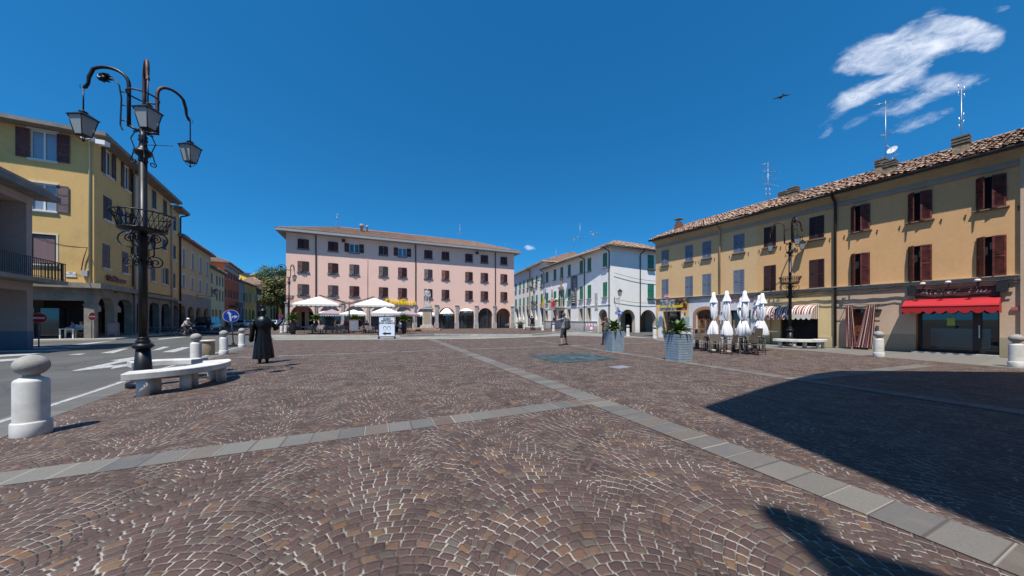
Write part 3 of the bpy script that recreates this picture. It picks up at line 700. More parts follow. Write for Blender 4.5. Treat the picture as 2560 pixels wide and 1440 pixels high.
antenna(PK.P(PK.u(837)-.3, 15.0, -6.5), 2.9, [(2.7, 1.6, .2, 'y'), (2.1, 1.2, 1.4, 'd'), (1.2, 1.6, .5, 'd')], 'tv antenna at the left ridge end of the pink house')
antenna(PK.P(PK.u(1185)-.6, 15.0, -6.5), 3.6, [(3.5, 1.0, .2, 'd'), (2.8, .6, 1.0, 'y'), (1.8, 1, .4, 'd'), (1.0, 1.3, 2.0, 'y')], 'tv antenna at the right ridge end of the pink house')

# ---------------- town hall ----------------
M_whi = plaster('white_plaster', (.83, .81, .78), (.64, .62, .57), .35, streak=.45)
TC = Vector((11.2, 35.6)); tl_ = Vector((-.337, .941)).normalized(); tf_ = Vector((.909, .418)).normalized()
TL = Fr(TC+tl_*17.45, TC); TF = Fr(TC, TC+tf_*9)
t = thing('town_hall', 'white three storey town hall with green shutters and a balcony', 'building', (11, 36, 0), world=True); TH = t
ZT = 9.75
def zs_(fr, a, b, near): return (fr.z(*b), fr.z(*a))
xs = [(1364.6, 1370.8), (1384.2, 1390.6), (1401, 1408), (1419.8, 1427), (1449.4, 1457.6), (1469, 1478), (1507.5, 1518)]
zu = (TL.z(1507.5, 669.4), TL.z(1518, 631)); zl = (TL.z(1507.5, 743), TL.z(1518, 704.5))
ops, W_ = [], []
for i, (a, b) in enumerate(xs):
    u0, u1 = TL.u(a), TL.u(b)
    for (z0, z1) in (zu, zl):
        if z0 == zl[0] and i == 2: z0 = zl[0]-.7
        ops.append((u0, u1, z0, z1, 0, .2, None)); W_.append((u0, u1, z0, z1, i))
gz = (TL.z(1450, 801), TL.z(1458, 771))
gw = [(1363.7, 1370), (1383.5, 1389.8), (1420, 1427), (1449.5, 1457.5), (1469, 1477.4)]
for a, b in gw: ops.append((TL.u(a), TL.u(b), gz[0], gz[1], 0, .35, 1))
ops.append((TL.u(1397.5), TL.u(1408.5), 0, TL.z(1400, 777), 0, .4, 1))
ops.append((TL.u(1496.5), TL.u(1518), 0, TL.z(1507, 773), (TL.u(1518)-TL.u(1496.5))/2, .5, None))
mb = MB(); wall(mb, TL, 0, TL.L, 0, ZT, ops, rev=2)
opsF = []; zFu = (TF.z(1634.6, 673.5), TF.z(1619, 636.7)); zFl = (TF.z(1634.6, 746), TF.z(1619, 709))
for z0, z1 in (zFu, zFl): opsF.append((TF.u(1619), TF.u(1634.6), z0, z1, 0, .2, None))
a1, b1, a2, b2 = TF.u(1551), TF.u(1588), TF.u(1600), TF.u(1640)
opsF += [(a1, b1, 0, TF.z(1569, 773.5), (b1-a1)/2, .5, None), (a2, b2, 0, TF.z(1620, 774.5), (b2-a2)/2, .5, None)]
wall(mb, TF, 0, TF.L, 0, ZT, opsF, rev=2)
mb.face([TF.P(TF.L, 0), TF.P(TF.L, 0, -17), TF.P(TF.L, ZT, -17), TF.P(TF.L, ZT)]); mb.face([TL.P(0, 0, -9), TL.P(0, 0), TL.P(0, ZT), TL.P(0, ZT, -9)])
# porch behind the arches
mb.face([TF.P(.5, 0, -3.2), TF.P(9, 0, -3.2), TF.P(9, 3.4, -3.2), TF.P(.5, 3.4, -3.2)], 2); mb.face([TF.P(.3, 3.4, -.5), TF.P(.3, 3.4, -3.2), TF.P(9, 3.4, -3.2), TF.P(9, 3.4, -.5)], 2)
TF.quad(mb, TF.u(1612), TF.u(1641), 0, 2.35, -3.17, 1)
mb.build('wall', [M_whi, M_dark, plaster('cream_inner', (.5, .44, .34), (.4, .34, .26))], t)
for (u0, u1, z0, z1, i) in W_: window(TL, t, u0, u1, z0, z1, M_greenS, 'open' if (i == 2 and z0 < 5 and z0 == zl[0]-.7) else 'closed', n=12, sill=M_sill, sp=.22, sw=.1, glassm=M_dark)
for z0, z1 in (zFu, zFl): window(TF, t, TF.u(1619), TF.u(1634.6), z0, z1, M_greenS, 'closed', n=12, sill=mat('brown_sill', (.14, .1, .08), .8), sp=.22)
for a, b in gw:
    mb = MB(); u0, u1 = TL.u(a)-.18, TL.u(b)+.18; k = .18
    for q in ((u0, u0+k, gz[0]-.1, gz[1]+.15), (u1-k, u1, gz[0]-.1, gz[1]+.15), (u0+k, u1-k, gz[1], gz[1]+.15), (u0+k, u1-k, gz[0]-.1, gz[0])): TL.box(mb, *q, .003, .08)
    mb.build('window_frame', mat('pale_stone', (.55, .52, .46), .8, var=.2, coord='Pos'), t)
mb = MB(); TL.box(mb, 0, TL.u(1494), 0, gz[0]-.15, .003, .05); zz = TL.z(1440, 767.5)
for k in range(6): TL.box(mb, 0, TL.u(1494), .16+k*.22, .175+k*.22, .05, .056)
TL.box(mb, 0, TL.u(1494), gz[0]-.15, gz[0]-.06, .003, .1); mb.build('plinth', plaster('plinth_grey', (.5, .49, .47), (.36, .34, .31)), t)
mb = MB(); TL.box(mb, 0, TL.u(1430), zz, zz+.08, .003, .06); TL.box(mb, TL.u(1444), TL.L-.0, zz, zz+.08, .003, .06); mb.build('string_course', M_whi, t)
# balcony with flower boxes
mb = MB(); ub0, ub1 = TL.u(1388), TL.u(1412.5); zb = zl[0]-.75
TL.box(mb, ub0, ub1, zb-.18, zb, .003, 1.1); bo = mb.build('balcony', M_sill, t)
mb = MB()
for k in range(15): uu = ub0+.05+(ub1-ub0-.1)*k/14; TL.box(mb, uu-.012, uu+.012, zb, zb+1, 1.03, 1.055)
for k in range(6): dd = .1+.9*k/5; TL.box(mb, ub1-.06, ub1-.03, zb, zb+1, dd, dd+.025)
TL.box(mb, ub0, ub1, zb+1, zb+1.04, 1.01, 1.07); TL.box(mb, ub1-.07, ub1-.02, zb+1, zb+1.04, 0, 1.0); mb.build('railing', M_iron, bo)
random.seed(5)
for (ua, ub_) in ((ub0+.1, ub0+1.5), (ub1-1.3, ub1-.1)):
    mb = MB()
    for q in range(160):
        c = TL.P(random.uniform(ua, ub_), zb+.85+random.uniform(0, .45)*random.random()**.5, 1.15+random.uniform(-.2, .2)); r_ = .06
        a_ = Vector((random.gauss(0, 1), random.gauss(0, 1), random.gauss(0, 1))).normalized(); b_ = a_.orthogonal().normalized(); mb.face([c-a_*r_, c-b_*r_, c+a_*r_, c+b_*r_], random.choice((0, 0, 1, 2)))
    TL.box(mb, ua, ub_, zb+.7, zb+.88, 1.05, 1.25, 3)
    mb.build('flower_box', [mat('white_petals', (.7, .68, .6), .8), mat('pink_petals', (.5, .12, .12), .8), mat('plant_leaf', (.06, .14, .03), .7), mat('brown_box', (.16, .07, .04), .8)], bo)
# coat of arms niche and relief
mb = MB(); TL.box(mb, TL.u(1402), TL.u(1406.5), zl[1]+1.0, zl[1]+2.3, .003, .15); TL.box(mb, TL.u(1399), TL.u(1409.5), zl[1]+.15, zl[1]+.5, .003, .25); mb.build('crest', mat('carved_stone', (.42, .33, .24), .9, var=.4, vscale=8, bump=.6, bscale=9, coord='Pos'), t)
mb = MB(); ua, ub_ = TL.u(1488), TL.u(1495.3); TL.box(mb, ua, ub_, TL.z(1491, 772), TL.z(1491, 732), .003, .08)
mb2 = MB(); TL.box(mb2, ua+.2, ub_-.2, TL.z(1491, 768), TL.z(1491, 757), .08, .1); TL.box(mb2, ua+.22, ub_-.22, TL.z(1491, 747), TL.z(1491, 737), .08, .1)
no = mb.build('niche', mat('pale_stone', (.55, .52, .46), .8), t); mb2.build('plaque', mat('plaque_grey', (.3, .29, .3), .6), no)
zr_ = None
# L-shaped roof: front wing and long wing share the hip at the corner
def plane_tiles(mb, P0, eu, n2, width, slope, pf, **kw):
    p = radians(slope); tiles(mb, P0, eu, (-n2*cos(p)+V(0, 0, 1)*sin(p)), width, pf, **kw)
p_ = radians(22.5); ov = .7; D_ = 8.6; r_ = (D_+ov)/2+.2; zz = ZT+.16
mb = MB(); TF.box(mb, -ov, 9.6, ZT, ZT+.13, -D_, ov); mb.build('eave', mat('cream_soffit', (.5, .45, .36), .9), t)
mb = MB(); TL.box(mb, -ov*.3, TL.L-.0, ZT+.004, ZT+.128, -D_, ov); mb.build('eave', MATS['cream_soffit'], t)
cn = TF.P(-ov, zz, ov); 
# true corner of the two eave lines
def isect(f1, d1, f2, d2):
    p, q = f1.A+f1.n*d1, f2.A+f2.n*d2; a, b = f1.d, f2.d; den = a.x*b.y-a.y*b.x; w2 = q-p; k = (w2.x*b.y-w2.y*b.x)/den; return p+a*k
c2 = isect(TF, ov, TL, ov); rc = isect(TF, ov-r_, TL, ov-r_); zr_ = zz+r_*math.tan(p_)
C0, R0 = V(c2.x, c2.y, zz), V(rc.x, rc.y, zr_)
F1, RF1 = TF.P(9.6, zz, ov), TF.P(9.6, zr_, ov-r_); L1, RL1 = TL.P(-.2, zz, ov), TL.P(-.2, zr_, ov-r_)
mb = MB(); mb.face([C0, F1, RF1, R0]); mb.face([L1, C0, R0, RL1])
q1, q2 = TF.P(9.6, zz, ov-2*r_), TL.P(-.2, zz, ov-2*r_); mb.face([RF1, q1, q2, RL1, R0])
wF = (F1-C0).length; tiles(mb, C0, TF.d.to_3d(), (-TF.n.to_3d()*cos(p_)+V(0, 0, 1)*sin(p_)), wF, lambda u: min(r_/cos(p_), max(.1, u*1.02)), seg=4, jitter=.05)
wL = (C0-L1).length; tiles(mb, L1, TL.d.to_3d(), (-TL.n.to_3d()*cos(p_)+V(0, 0, 1)*sin(p_)), wL, lambda u: min(r_/cos(p_), max(.1, (wL-u)*1.02)), seg=3, jitter=.04)
mb.tube([C0, R0], .1, 6); mb.tube([R0, RF1], .1, 6); mb.tube([R0, RL1], .1, 6); mb.build('roof', T_red, t)
mb = MB(); mb.tube([TL.P(-.2, ZT+.06, ov+.06), V(c2.x, c2.y, ZT+.06), TF.P(9.6, ZT+.06, ov+.06)], .09, 8); mb.build('gutter', M_gutter, t)
for fr, px in ((TF, 1599.5), (TL, 1462)): pipe(t, fr, fr.u(px), ZT, .1, .06, M_gutter, .08, out=.7)
pipe(t, TL, TL.L-.15, ZT, .9, .06, M_gutter, .08, out=.7); pipe(t, TL, .15, ZT, .3, .06, M_gutter, .08, out=.7)
# far part, taller
u = Vector((5.32, 52.0)); TX = Fr(Vector((.6, 68.4))-Vector((.275, -.96))*8, u); ZX = 11.1
t2 = thing('white_wing', 'long white wing with green shutters beyond the town hall and its higher eave', 'building', (4, 56, 0), world=True)
ops, W_ = [], []
xs = [(1288, 1292), (1298.5, 1302), (1308, 1311.6), (1318, 1321.7), (1329, 1332.7), (1340, 1344), (1352, 1357)]
zu = (TX.z(1352, 709.4), TX.z(1357, 684)); zl = (TX.z(1352, 760), TX.z(1357, 734))
for i, (a, b) in enumerate(xs):
    for z0, z1 in (zu, zl): ops.append((TX.u(a), TX.u(b), z0, z1, 0, .2, None)); W_.append((TX.u(a), TX.u(b), z0, z1))
for a, b in [(1297.5, 1302), (1307, 1311.4), (1329, 1332.7), (1339, 1344)]: ops.append((TX.u(a), TX.u(b), 1.6, 3.8, 0, .35, 1))
for a, b in [(1315.5, 1322), (1350, 1358)]: ops.append((TX.u(a), TX.u(b), .0, 3.5, 0, .35, 1))
ops.append((TX.u(1289.5), TX.u(1296), 0, 3.9, .9, .5, 1))
mb = MB(); wall(mb, TX, 0, TX.L, 0, ZX, ops); shell(mb, TX, 0, TX.L, 0, ZX, 10)
c1, c2_ = TX.P(TX.L, ZX, 0), TX.P(TX.L, ZX, -10); mb.face([c1, c2_, (c1+c2_)/2+V(0, 0, 1.7)]); mb.build('wall', [M_whi, M_dark], t2)
for a in W_: window(TX, t2, *a, M_greenS, 'closed', n=8, sp=.2)
hip(t2, TX, 0, TX.L+.2, ZX, 10, .6, 17, T_red, False, False, tl=('F',), fas=MATS['cream_soffit'], ft=.13, seg=2, row=.8, jitter=.04)
for px in (1325.5,): pipe(t2, TX, TX.u(px), ZX, .1, .07, M_gutter, .08, out=.6)
def am(px, ytop, Y, zb, kinds, lb):
    p = At(px, 800, Y); p.z = zb; h = At(px, ytop, Y).z-zb; antenna(p, h, [(h*f, L_, a, k) for f, L_, a, k in kinds], lb)
am(1390, 622, 62, 12.6, [(.95, .8, .2, 'y'), (.55, 1.4, 0, 'd')], 'tv antenna on the far white wing')
am(1434, 594, 43, 12, [(.95, .5, .2, 'y'), (.7, .5, 1.0, 'd')], 'short mast with a small lamp on the white roof')
am(1450, 557, 42, 12, [(.25, 1.2, .3, 'd')], 'tall thin white radio mast on the town hall')
am(1483, 580, 40, 12, [(.95, 1.8, .6, 'y'), (.72, 1.6, .3, 'd'), (.5, 2, .2, 'y')], 'three armed tv antenna behind the town hall ridge')
# ---------------- right houses ----------------
RF = Fr(RA, RB+ex*8)       # A = left far end, B beyond the frame
uA, uB1, uB2, uC = 0, RF.u(1893), RF.u(2086), RF.u(2552)
ZC = 7.70
def rh(name, label, loc_u, u0, u1, wm, low, ops, ends=(0, 0)):
    t = thing(name, label, 'building', RF.P(loc_u, 0), world=True); mb = MB()
    wall(mb, RF, u0, u1, 0, ZC+.9, ops, rev=0); z2 = ZC+.9; D = 9.5
    mb.face([RF.P(u0, 0, -D), RF.P(u0, 0), RF.P(u0, z2), RF.P(u0, z2, -D)]); mb.face([RF.P(u1, 0), RF.P(u1, 0, -D), RF.P(u1, z2, -D), RF.P(u1, z2)]); mb.face([RF.P(u1, 0, -D), RF.P(u0, 0, -D), RF.P(u0, z2, -D), RF.P(u1, z2, -D)])
    mb.build('wall', wm, t)
    # moulded cornice: frieze band, cove, gutter
    prof = [(0.003, 0), (.07, 0), (.07, .17), (.03, .19), (.05, .28), (.14, .4), (.3, .47), (.48, .5), (.48, .6), (.003, .6)]
    mb = MB(); P0 = [RF.P(u0, ZC+z, d) for d, z in prof]; P1 = [RF.P(u1, ZC+z, d) for d, z in prof]; n = len(prof)
    mb.grid([P0, P1], True, 0, smooth=False); mb.face(P0[::-1]); mb.face(P1)
    mb.build('cornice', plaster('cornice_cream', (.42, .33, .2), (.28, .22, .14), .5), t)
    mb = MB(); RF.box(mb, u0, u1, ZC+.003, ZC+.168, .071, .085); mb.build('frieze', plaster('grey_band', (.3, .28, .25), (.22, .2, .18), .5), t)
    mb = MB(); zz = ZC+.66; mb.tube([RF.P(u0-(.25 if ends[0] else 0), zz, .56), RF.P(u1, zz, .56)], .085, 8); mb.build('gutter', M_gutter, t)
    p = radians(21.8); P0 = RF.P(u0-(.3 if ends[0] else 0), ZC+.7, .62); r_ = 5.4; Wd = u1-u0+(.3 if ends[0] else 0)
    n3 = RF.n.to_3d(); ev = -n3*cos(p)+V(0, 0, 1)*sin(p); mb = MB(); d3 = RF.d.to_3d(); sl_ = r_/cos(p)
    a_, b_ = P0-V(0, 0, .03), P0+d3*Wd-V(0, 0, .03); mb.face([a_, b_, b_+ev*sl_, a_+ev*sl_]); R1, R2 = b_+ev*sl_, a_+ev*sl_
    mb.face([R2, R1, R1-n3*r_-V(0, 0, r_*math.tan(p)), R2-n3*r_-V(0, 0, r_*math.tan(p))])
    c1, c2 = a_, a_-n3*2*r_; mb.face([c1, R2, c2]); c1, c2 = b_, b_-n3*2*r_; mb.face([c1, c2, R1])
    tiles(mb, P0, d3, ev, Wd, lambda u: sl_, pitch=.19, row=.34, amp=.06, seg=5, jitter=.06)
    mb.tube([R2+V(0, 0, .06), R1+V(0, 0, .06)], .1, 6); mb.build('roof', T_red, t)
    return t
def wl(L_, st=.0): return [(lambda q: (RF.u(q[0]), RF.u(q[1]), RF.z(q[0], q[3]), RF.z(q[1], q[2])))(q) for q in L_]
wA = wl([(1654.5, 1671.5, 626, 664.5), (1713, 1732.5, 611, 656), (1756, 1778, 600.5, 647.5), (1834, 1861, 581, 634)])
wA2 = wl([(1654.5, 1671.5, 697.5, 746), (1713, 1732.5, 689, 743), (1756, 1778, 683, 741), (1834, 1861, 672.5, 735.5)])
for W__ in (wA, wA2):
    z0 = sum(q[2] for q in W__)/4; z1 = sum(q[3] for q in W__)/4
    for i in range(4): W__[i] = (W__[i][0], W__[i][1], z0, z1)
wB = wl([(1909.6, 1940, 565, 621), (2023, 2060.6, 534.6, 599.5)]); wB2 = wl([(1909.6, 1940, 661.7, 728.7), (2023, 2061, 645.6, 720)])
wC = wl([(2128, 2175, 508.7, 580.6), (2270.7, 2330, 473.5, 557.5), (2440.5, 2516, 431, 529)]); wC2 = wl([(2128, 2175, 630, 714), (2270.7, 2330, 610, 706.5), (2442, 2516.5, 586, 694)])
for W__ in (wB, wB2, wC, wC2):
    z0 = sum(q[2] for q in W__)/len(W__); z1 = sum(q[3] for q in W__)/len(W__)
    for i in range(len(W__)): W__[i] = (W__[i][0], W__[i][1], z0, z1)
def O(q, d=.18): return (q[0], q[1], q[2], q[3], 0, d, None)
M_och = plaster('pale_ochre', (.62, .415, .215), (.5, .33, .17), .35); M_och2 = plaster('warm_ochre', (.63, .38, .18), (.5, .3, .145), .4); M_och3 = plaster('tan_ochre', (.63, .37, .175), (.5, .3, .145), .4)
# --- pale ochre house
ba, bb = RF.u(1742), RF.u(1789); zd = RF.z(1765, 774)
s0, s1 = RF.u(1658), RF.u(1702); w0, w1 = RF.u(1826), RF.u(1877)
opsA = [O(q) for q in wA+wA2]+[(ba, bb, 0, zd, .35, .3, None), (s0, s1, 0, RF.z(1680, 778), 0, .45, None), (w0, w1, .95, RF.z(1850, 775), 0, .25, None)]
tA = rh('ochre_house', 'pale ochre house with grey shutters, a food banner and a brown arched door', 2, uA, uB1, M_och, None, opsA, ends=(1, 0))
for i, q in enumerate(wA+wA2): window(RF, tA, *q, M_greyS, 'ajar' if i == 0 else 'closed', n=16, ang=8 if i == 0 else 0, sill=mat('ochre_sill', (.2, .15, .1), .8), sw=.06, sp=.14, stay=True, glassm=M_dark, frame=M_dark)
ZS = RF.z(1893, 731.7)
def course(t, u0, u1, m=None):
    mb = MB(); RF.box(mb, u0, u1, ZS-.16, ZS, .003, .1); RF.box(mb, u0, u1, ZS, ZS+.035, .003, .16); return mb.build('string_course', m or plaster('stone_course', (.42, .36, .27), (.3, .26, .2)), t)
course(tA, uA, uB1)
def panel(t, name, u0, u1, z0, z1, m, d=.006, cuts=()):
    mb = MB(); wall(mb, Frd(RF, d), u0, u1, z0, z1, [(a, b, c, e_, 0, d*.5, None) for a, b, c, e_ in cuts]); return mb.build(name, m, t)
class Frd(Fr):
    def __init__(s, f, d): s.A = f.A+f.n*d; s.B = f.B+f.n*d; s.L = f.L; s.d = f.d; s.n = f.n
M_lil = plaster('white_wash', (.6, .6, .64), (.5, .47, .42), .5)
panel(tA, 'painted_plaster', RF.u(1722), uB1, 0.02, ZS-.17, M_lil, cuts=[(ba, bb, 0, zd), (w0, w1, .95, RF.z(1850, 775))])
mb = MB(); pts = [(1703, 783), (1711, 786), (1718, 806), (1722, 812), (1722, 838), (1703, 838)]
mb.face([RF.P(*RF.uz(x, y), .008) for x, y in pts][::-1]); 
mb.face([RF.P(*RF.uz(x, y), .008) for x, y in [(1722, 765), (1734, 757), (1732, 790), (1722, 790)]][::-1]); mb.build('painted_plaster', M_lil, tA)
M_gre = plaster('green_dado', (.22, .3, .2), (.16, .22, .15)); M_gre2 = plaster('bright_green', (.14, .32, .1), (.1, .25, .08))
mb = MB(); RF.box(mb, .02, s0-.5, RF.z(1650, 822.5), RF.z(1650, 795.5), .003, .012); RF.box(mb, s1+.02, RF.u(1711), RF.z(1705, 826), RF.z(1705, 796), .009, .014, 1); RF.box(mb, RF.u(1711.5), RF.u(1724), RF.z(1718, 823), RF.z(1718, 792), .009, .0135, 2); mb.build('dado', [M_gre, M_gre2, plaster('grey_green', (.3, .36, .33), (.22, .27, .24))], tA)
mb = MB(); RF.box(mb, s0-.45, s0, 0.02, RF.z(1658, 779), .01, .05); mb.build('door_frame', M_white, tA)
mb = MB(); RF.quad(mb, s0, s1, 0, RF.z(1680, 778), -.43, 0); RF.box(mb, s0+1.0, s0+1.08, 0, 2.2, -.42, -.36, 1); RF.box(mb, s1-.1, s1, 0, 2.2, -.42, -.36, 1); mb.build('shop_door', [M_glass, M_gutter], tA)
M_wood = mat('door_wood', (.19, .065, .022), .5, var=.35, vscale=3, coord='Pos')
mb = MB(); pts = arcpts(ba, bb, zd-.35, .35); mb.face([RF.P(p[0], p[1], -.22) for p in [(ba, 0)]+pts+[(bb, 0)]][::-1], 0)
nl = 3; wl_ = (bb-ba)/nl
for k in range(nl):
    a = ba+k*wl_; RF.box(mb, a+.01, a+.09, 0, zd-.3, -.21, -.16); RF.box(mb, a+wl_-.09, a+wl_-.01, 0, zd-.3, -.21, -.16)
    for z in (.03, .95, 1.5, zd-.42): RF.box(mb, a+.09, a+wl_-.09, z, z+.1, -.21, -.165)
    RF.box(mb, a+.1, a+wl_-.1, 1.62, zd-.45, -.215, -.205, 1)
    RF.box(mb, a+wl_/2-.03, a+wl_/2+.03, 0.13, zd-.45, -.205, -.18)
mb.build('door', [M_wood, M_glass], tA)
mb = MB(); o_ = [(ba-.02, 0)]+arcpts(ba-.02, bb+.02, zd-.35, .37)+[(bb+.02, 0)]; i_ = [(ba-.26, 0)]+arcpts(ba-.26, bb+.26, zd-.35, .6)+[(bb+.26, 0)]
for k in range(len(o_)-1):
    q = [RF.P(*i_[k], .06), RF.P(*i_[k+1], .06), RF.P(*o_[k+1], .06), RF.P(*o_[k], .06)]; mb.face(q[::-1])
    q2 = [RF.P(*i_[k], .004), RF.P(*i_[k+1], .004), RF.P(*i_[k+1], .06), RF.P(*i_[k], .06)]; mb.face(q2)
mb.build('door_surround', plaster('brown_surround', (.33, .19, .13), (.25, .15, .11)), tA)
mb = MB(); RF.quad(mb, w0, w1, .95, RF.z(1850, 775), -.2, 0); RF.box(mb, w0, w0+.06, .95, 2.2, -.19, -.14, 1); RF.box(mb, w1-.5, w1-.42, .95, 2.2, -.19, -.14, 1)
c0 = [RF.P(w0+.9-.1*k, 2.2, -.17) for k in range(1)]; mb.face([RF.P(w0+.8, 2.2, -.17), RF.P(w0+.6, .96, -.17), RF.P(w0+1.3, .96, -.17), RF.P(w0+.95, 2.2, -.17)][::-1], 2); mb.build('shop_window', [M_glass, M_gutter, mat('curtain', (.5, .5, .5), .9)], tA)
M_sig = mat('sign_red', (.35, .12, .1), .5)
text('lettering', 'BARBIERE', .33, M_sig, tA, T0(tA) @ RF.M(RF.u(1856), RF.z(1850, 748), .04), .02, bold=.006)
pipe(tA, RF, RF.u(1801), ZC+.6, RF.z(1800, 778), .055, mat('yellow_pipe', (.5, .34, .16), .5), .09, out=.5)
mb = MB(); RF.box(mb, RF.u(1711), RF.u(1714.5), RF.z(1711, 786), RF.z(1711, 781), .02, .05); RF.box(mb, RF.u(1803), RF.u(1806), RF.z(1803, 784), RF.z(1803, 780), .02, .05); RF.box(mb, RF.u(1883), RF.u(1888), RF.z(1883, 784), RF.z(1883, 779), .02, .05)
mb.build('house_number', mat('number_tile', (.1, .1, .12), .4), tA)
# --- banner in front of the pale ochre house
def banner_mat():
    m = bpy.data.materials.new('printed_banner'); m.use_nodes = True; t = NT(m.node_tree); b = t.n['Principled BSDF']; uv = t.new('ShaderNodeUVMap').outputs[0]
    x, y, z = t.sep(uv); vor = t.new('ShaderNodeTexVoronoi'); vor.inputs['Scale'].default_value = 7; t.l.new(t.vm('MULTIPLY', uv, (3, 1, 1)), vor.inputs['Vector'])
    food = t.ramp(t.sep(vor.outputs['Color'])[0], [(0, (.02, .015, .01)), (.35, (.16, .05, .02)), (.6, (.3, .17, .08)), (.85, (.1, .2, .03)), (1, (.5, .35, .2))], 'CONSTANT')
    grey = t.ramp(t.noise(t.vm('MULTIPLY', uv, (3, 2, 1)), 3, 3), [(.35, (.1, .11, .12)), (.65, (.38, .4, .44))])
    c = t.mix(t.m('GREATER_THAN', t.m('ADD', x, t.m('MULTIPLY', y, .07)), .64), grey, food); t.l.new(c, b.inputs['Base Color']); b.inputs['Roughness'].default_value = .35; return m
tb = thing('banner', 'grey printed food banner with yellow script over the ochre house doorway', 'banner', RF.P(RF.u(1684), 3), world=True)
mb = MB(); b0, b1 = RF.uz(1649, 777.5, .5), RF.uz(1718, 745, .5); rows_ = []; uvs = []
for j in range(9):
    rows_.append([RF.P(b0[0]+(b1[0]-b0[0])*i/24, b0[1]+(b1[1]-b0[1])*j/8-.05*sin(pi*i/24)*(j/8), .5+.035*sin(i*1.9+j*.8)) for i in range(25)])
mb.grid(rows_, uvf=lambda a, k: ((k/24, a/8), ((k+1)/24, a/8), ((k+1)/24, (a+1)/8), (k/24, (a+1)/8))); mb.build('cloth', banner_mat(), tb)
text('lettering', 'PRODUZIONE E VENDITA DI', .17, M_blk, tb, T0(tb) @ RF.M(b0[0]+(b1[0]-b0[0])*.36, b0[1]+(b1[1]-b0[1])*.74, .55), .003)
text('lettering', 'Aromi & Spezie', .36, M_yel, tb, T0(tb) @ RF.M(b0[0]+(b1[0]-b0[0])*.37, b0[1]+(b1[1]-b0[1])*.38, .55), .004, italic=.3, bold=.008)
# --- warm ochre house with striped awning
g0, g1 = RF.u(1925), RF.u(2045); gt = RF.z(2045, 792)+.35
opsB = [O(q) for q in wB+wB2]+[(g0, g1, 0, gt, 0, .5, None)]
tB = rh('haberdashery_house', 'warm ochre house with dark brown shutters above a striped shop awning', RF.u(1990), uB1+.001, uB2, M_och2, None, opsB)
for q in wB+wB2: window(RF, tB, *q, M_darkS, 'closed', n=28, sill=mat('ochre_sill', (.2, .15, .1), .8), sw=.06, sp=.14, stay=True, glassm=M_dark, frame=M_dark)
course(tB, uB1+.001, uB2)
panel(tB, 'ground_floor_plaster', uB1+.005, uB2-.005, .02, ZS-.17, plaster('cream_yellow', (.6, .47, .25), (.48, .36, .2), .4), cuts=[(g0, g1, 0, gt)])
mb = MB(); RF.box(mb, RF.u(2046), uB2-.01, .02, RF.z(2060, 842), .008, .06); mb.build('plinth', plaster('cream_plinth', (.52, .42, .26), (.36, .3, .2), .5), tB)
mb = MB(); RF.quad(mb, g0, g1, 0, gt, -.48, 0); RF.box(mb, g0, g0+.5, 0, gt, -.47, -.1, 2)
for k in range(34): uu = g0+.55+(g1-g0-.6)*k/33; RF.box(mb, uu-.012, uu+.012, 0, gt, -.25, -.22, 1)
for z in (.1, 1.0, 2.0): RF.box(mb, g0+.5, g1, z, z+.03, -.26, -.21, 1)
mb.build('shop_window', [M_glass, M_iron, plaster('cream_yellow', (.6, .47, .25))], tB)
def stripes():
    m = bpy.data.materials.new('striped_canvas'); m.use_nodes = True; t = NT(m.node_tree); b = t.n['Principled BSDF']; x, y, z = t.sep(t.new('ShaderNodeUVMap').outputs[0])
    t.l.new(t.mix(t.m('GREATER_THAN', t.m('FRACT', x), .5), (.2, .045, .045, 1), (.68, .63, .56, 1)), b.inputs['Base Color']); b.inputs['Roughness'].default_value = .9; return m
M_str = stripes()
a0, a1 = RF.u(1904), RF.u(2048); ztop = RF.z(2048, 761.5, .1); 
mb = MB(); R_ = .9; rows_ = []; nn = 60
for j in range(8):
    an = pi/2*(1-j/7)*1.0; d, z = .08+R_*cos(an), ztop-R_*.62*(1-sin(an)); rows_.append([RF.P(a0+(a1-a0)*i/nn, z, d) for i in range(nn+1)])
mb.grid(rows_[::-1], uvf=lambda a, k: ((k+.5)/2.6, .5)); zv = ztop-R_*.62
for uu, sg in ((a1, 1), (a0, -1)):
    for k in range(10):
        A0, A1 = pi/2*k/10, pi/2*(k+1)/10; q = [RF.P(uu+.008*sg, ztop-R_*.62*(1-sin(A0)), .08+R_*cos(A0)), RF.P(uu+.008*sg, ztop-R_*.62*(1-sin(A1)), .08+R_*cos(A1)), RF.P(uu+.008*sg, zv-.25, .08+R_*cos(A1)), RF.P(uu+.008*sg, zv-.25, .08+R_*cos(A0))]; mb.face(q, 0, uv=(.25+.5*(k % 2), .5))
aw = mb.build('awning', M_str, tB)
mb = MB(); scallop(mb, RF, a0, a1, zv, .3, .985, w=.24); va = mb.build('valance', mat('cream_canvas', (.6, .55, .48), .9), aw)
text('lettering', 'MERCERIA', .3, mat('maroon_letters', (.14, .02, .03), .7), aw, T0(tB) @ RF.M(RF.u(1963)-.25, zv-.13, .99+.01), .004, bold=.008)
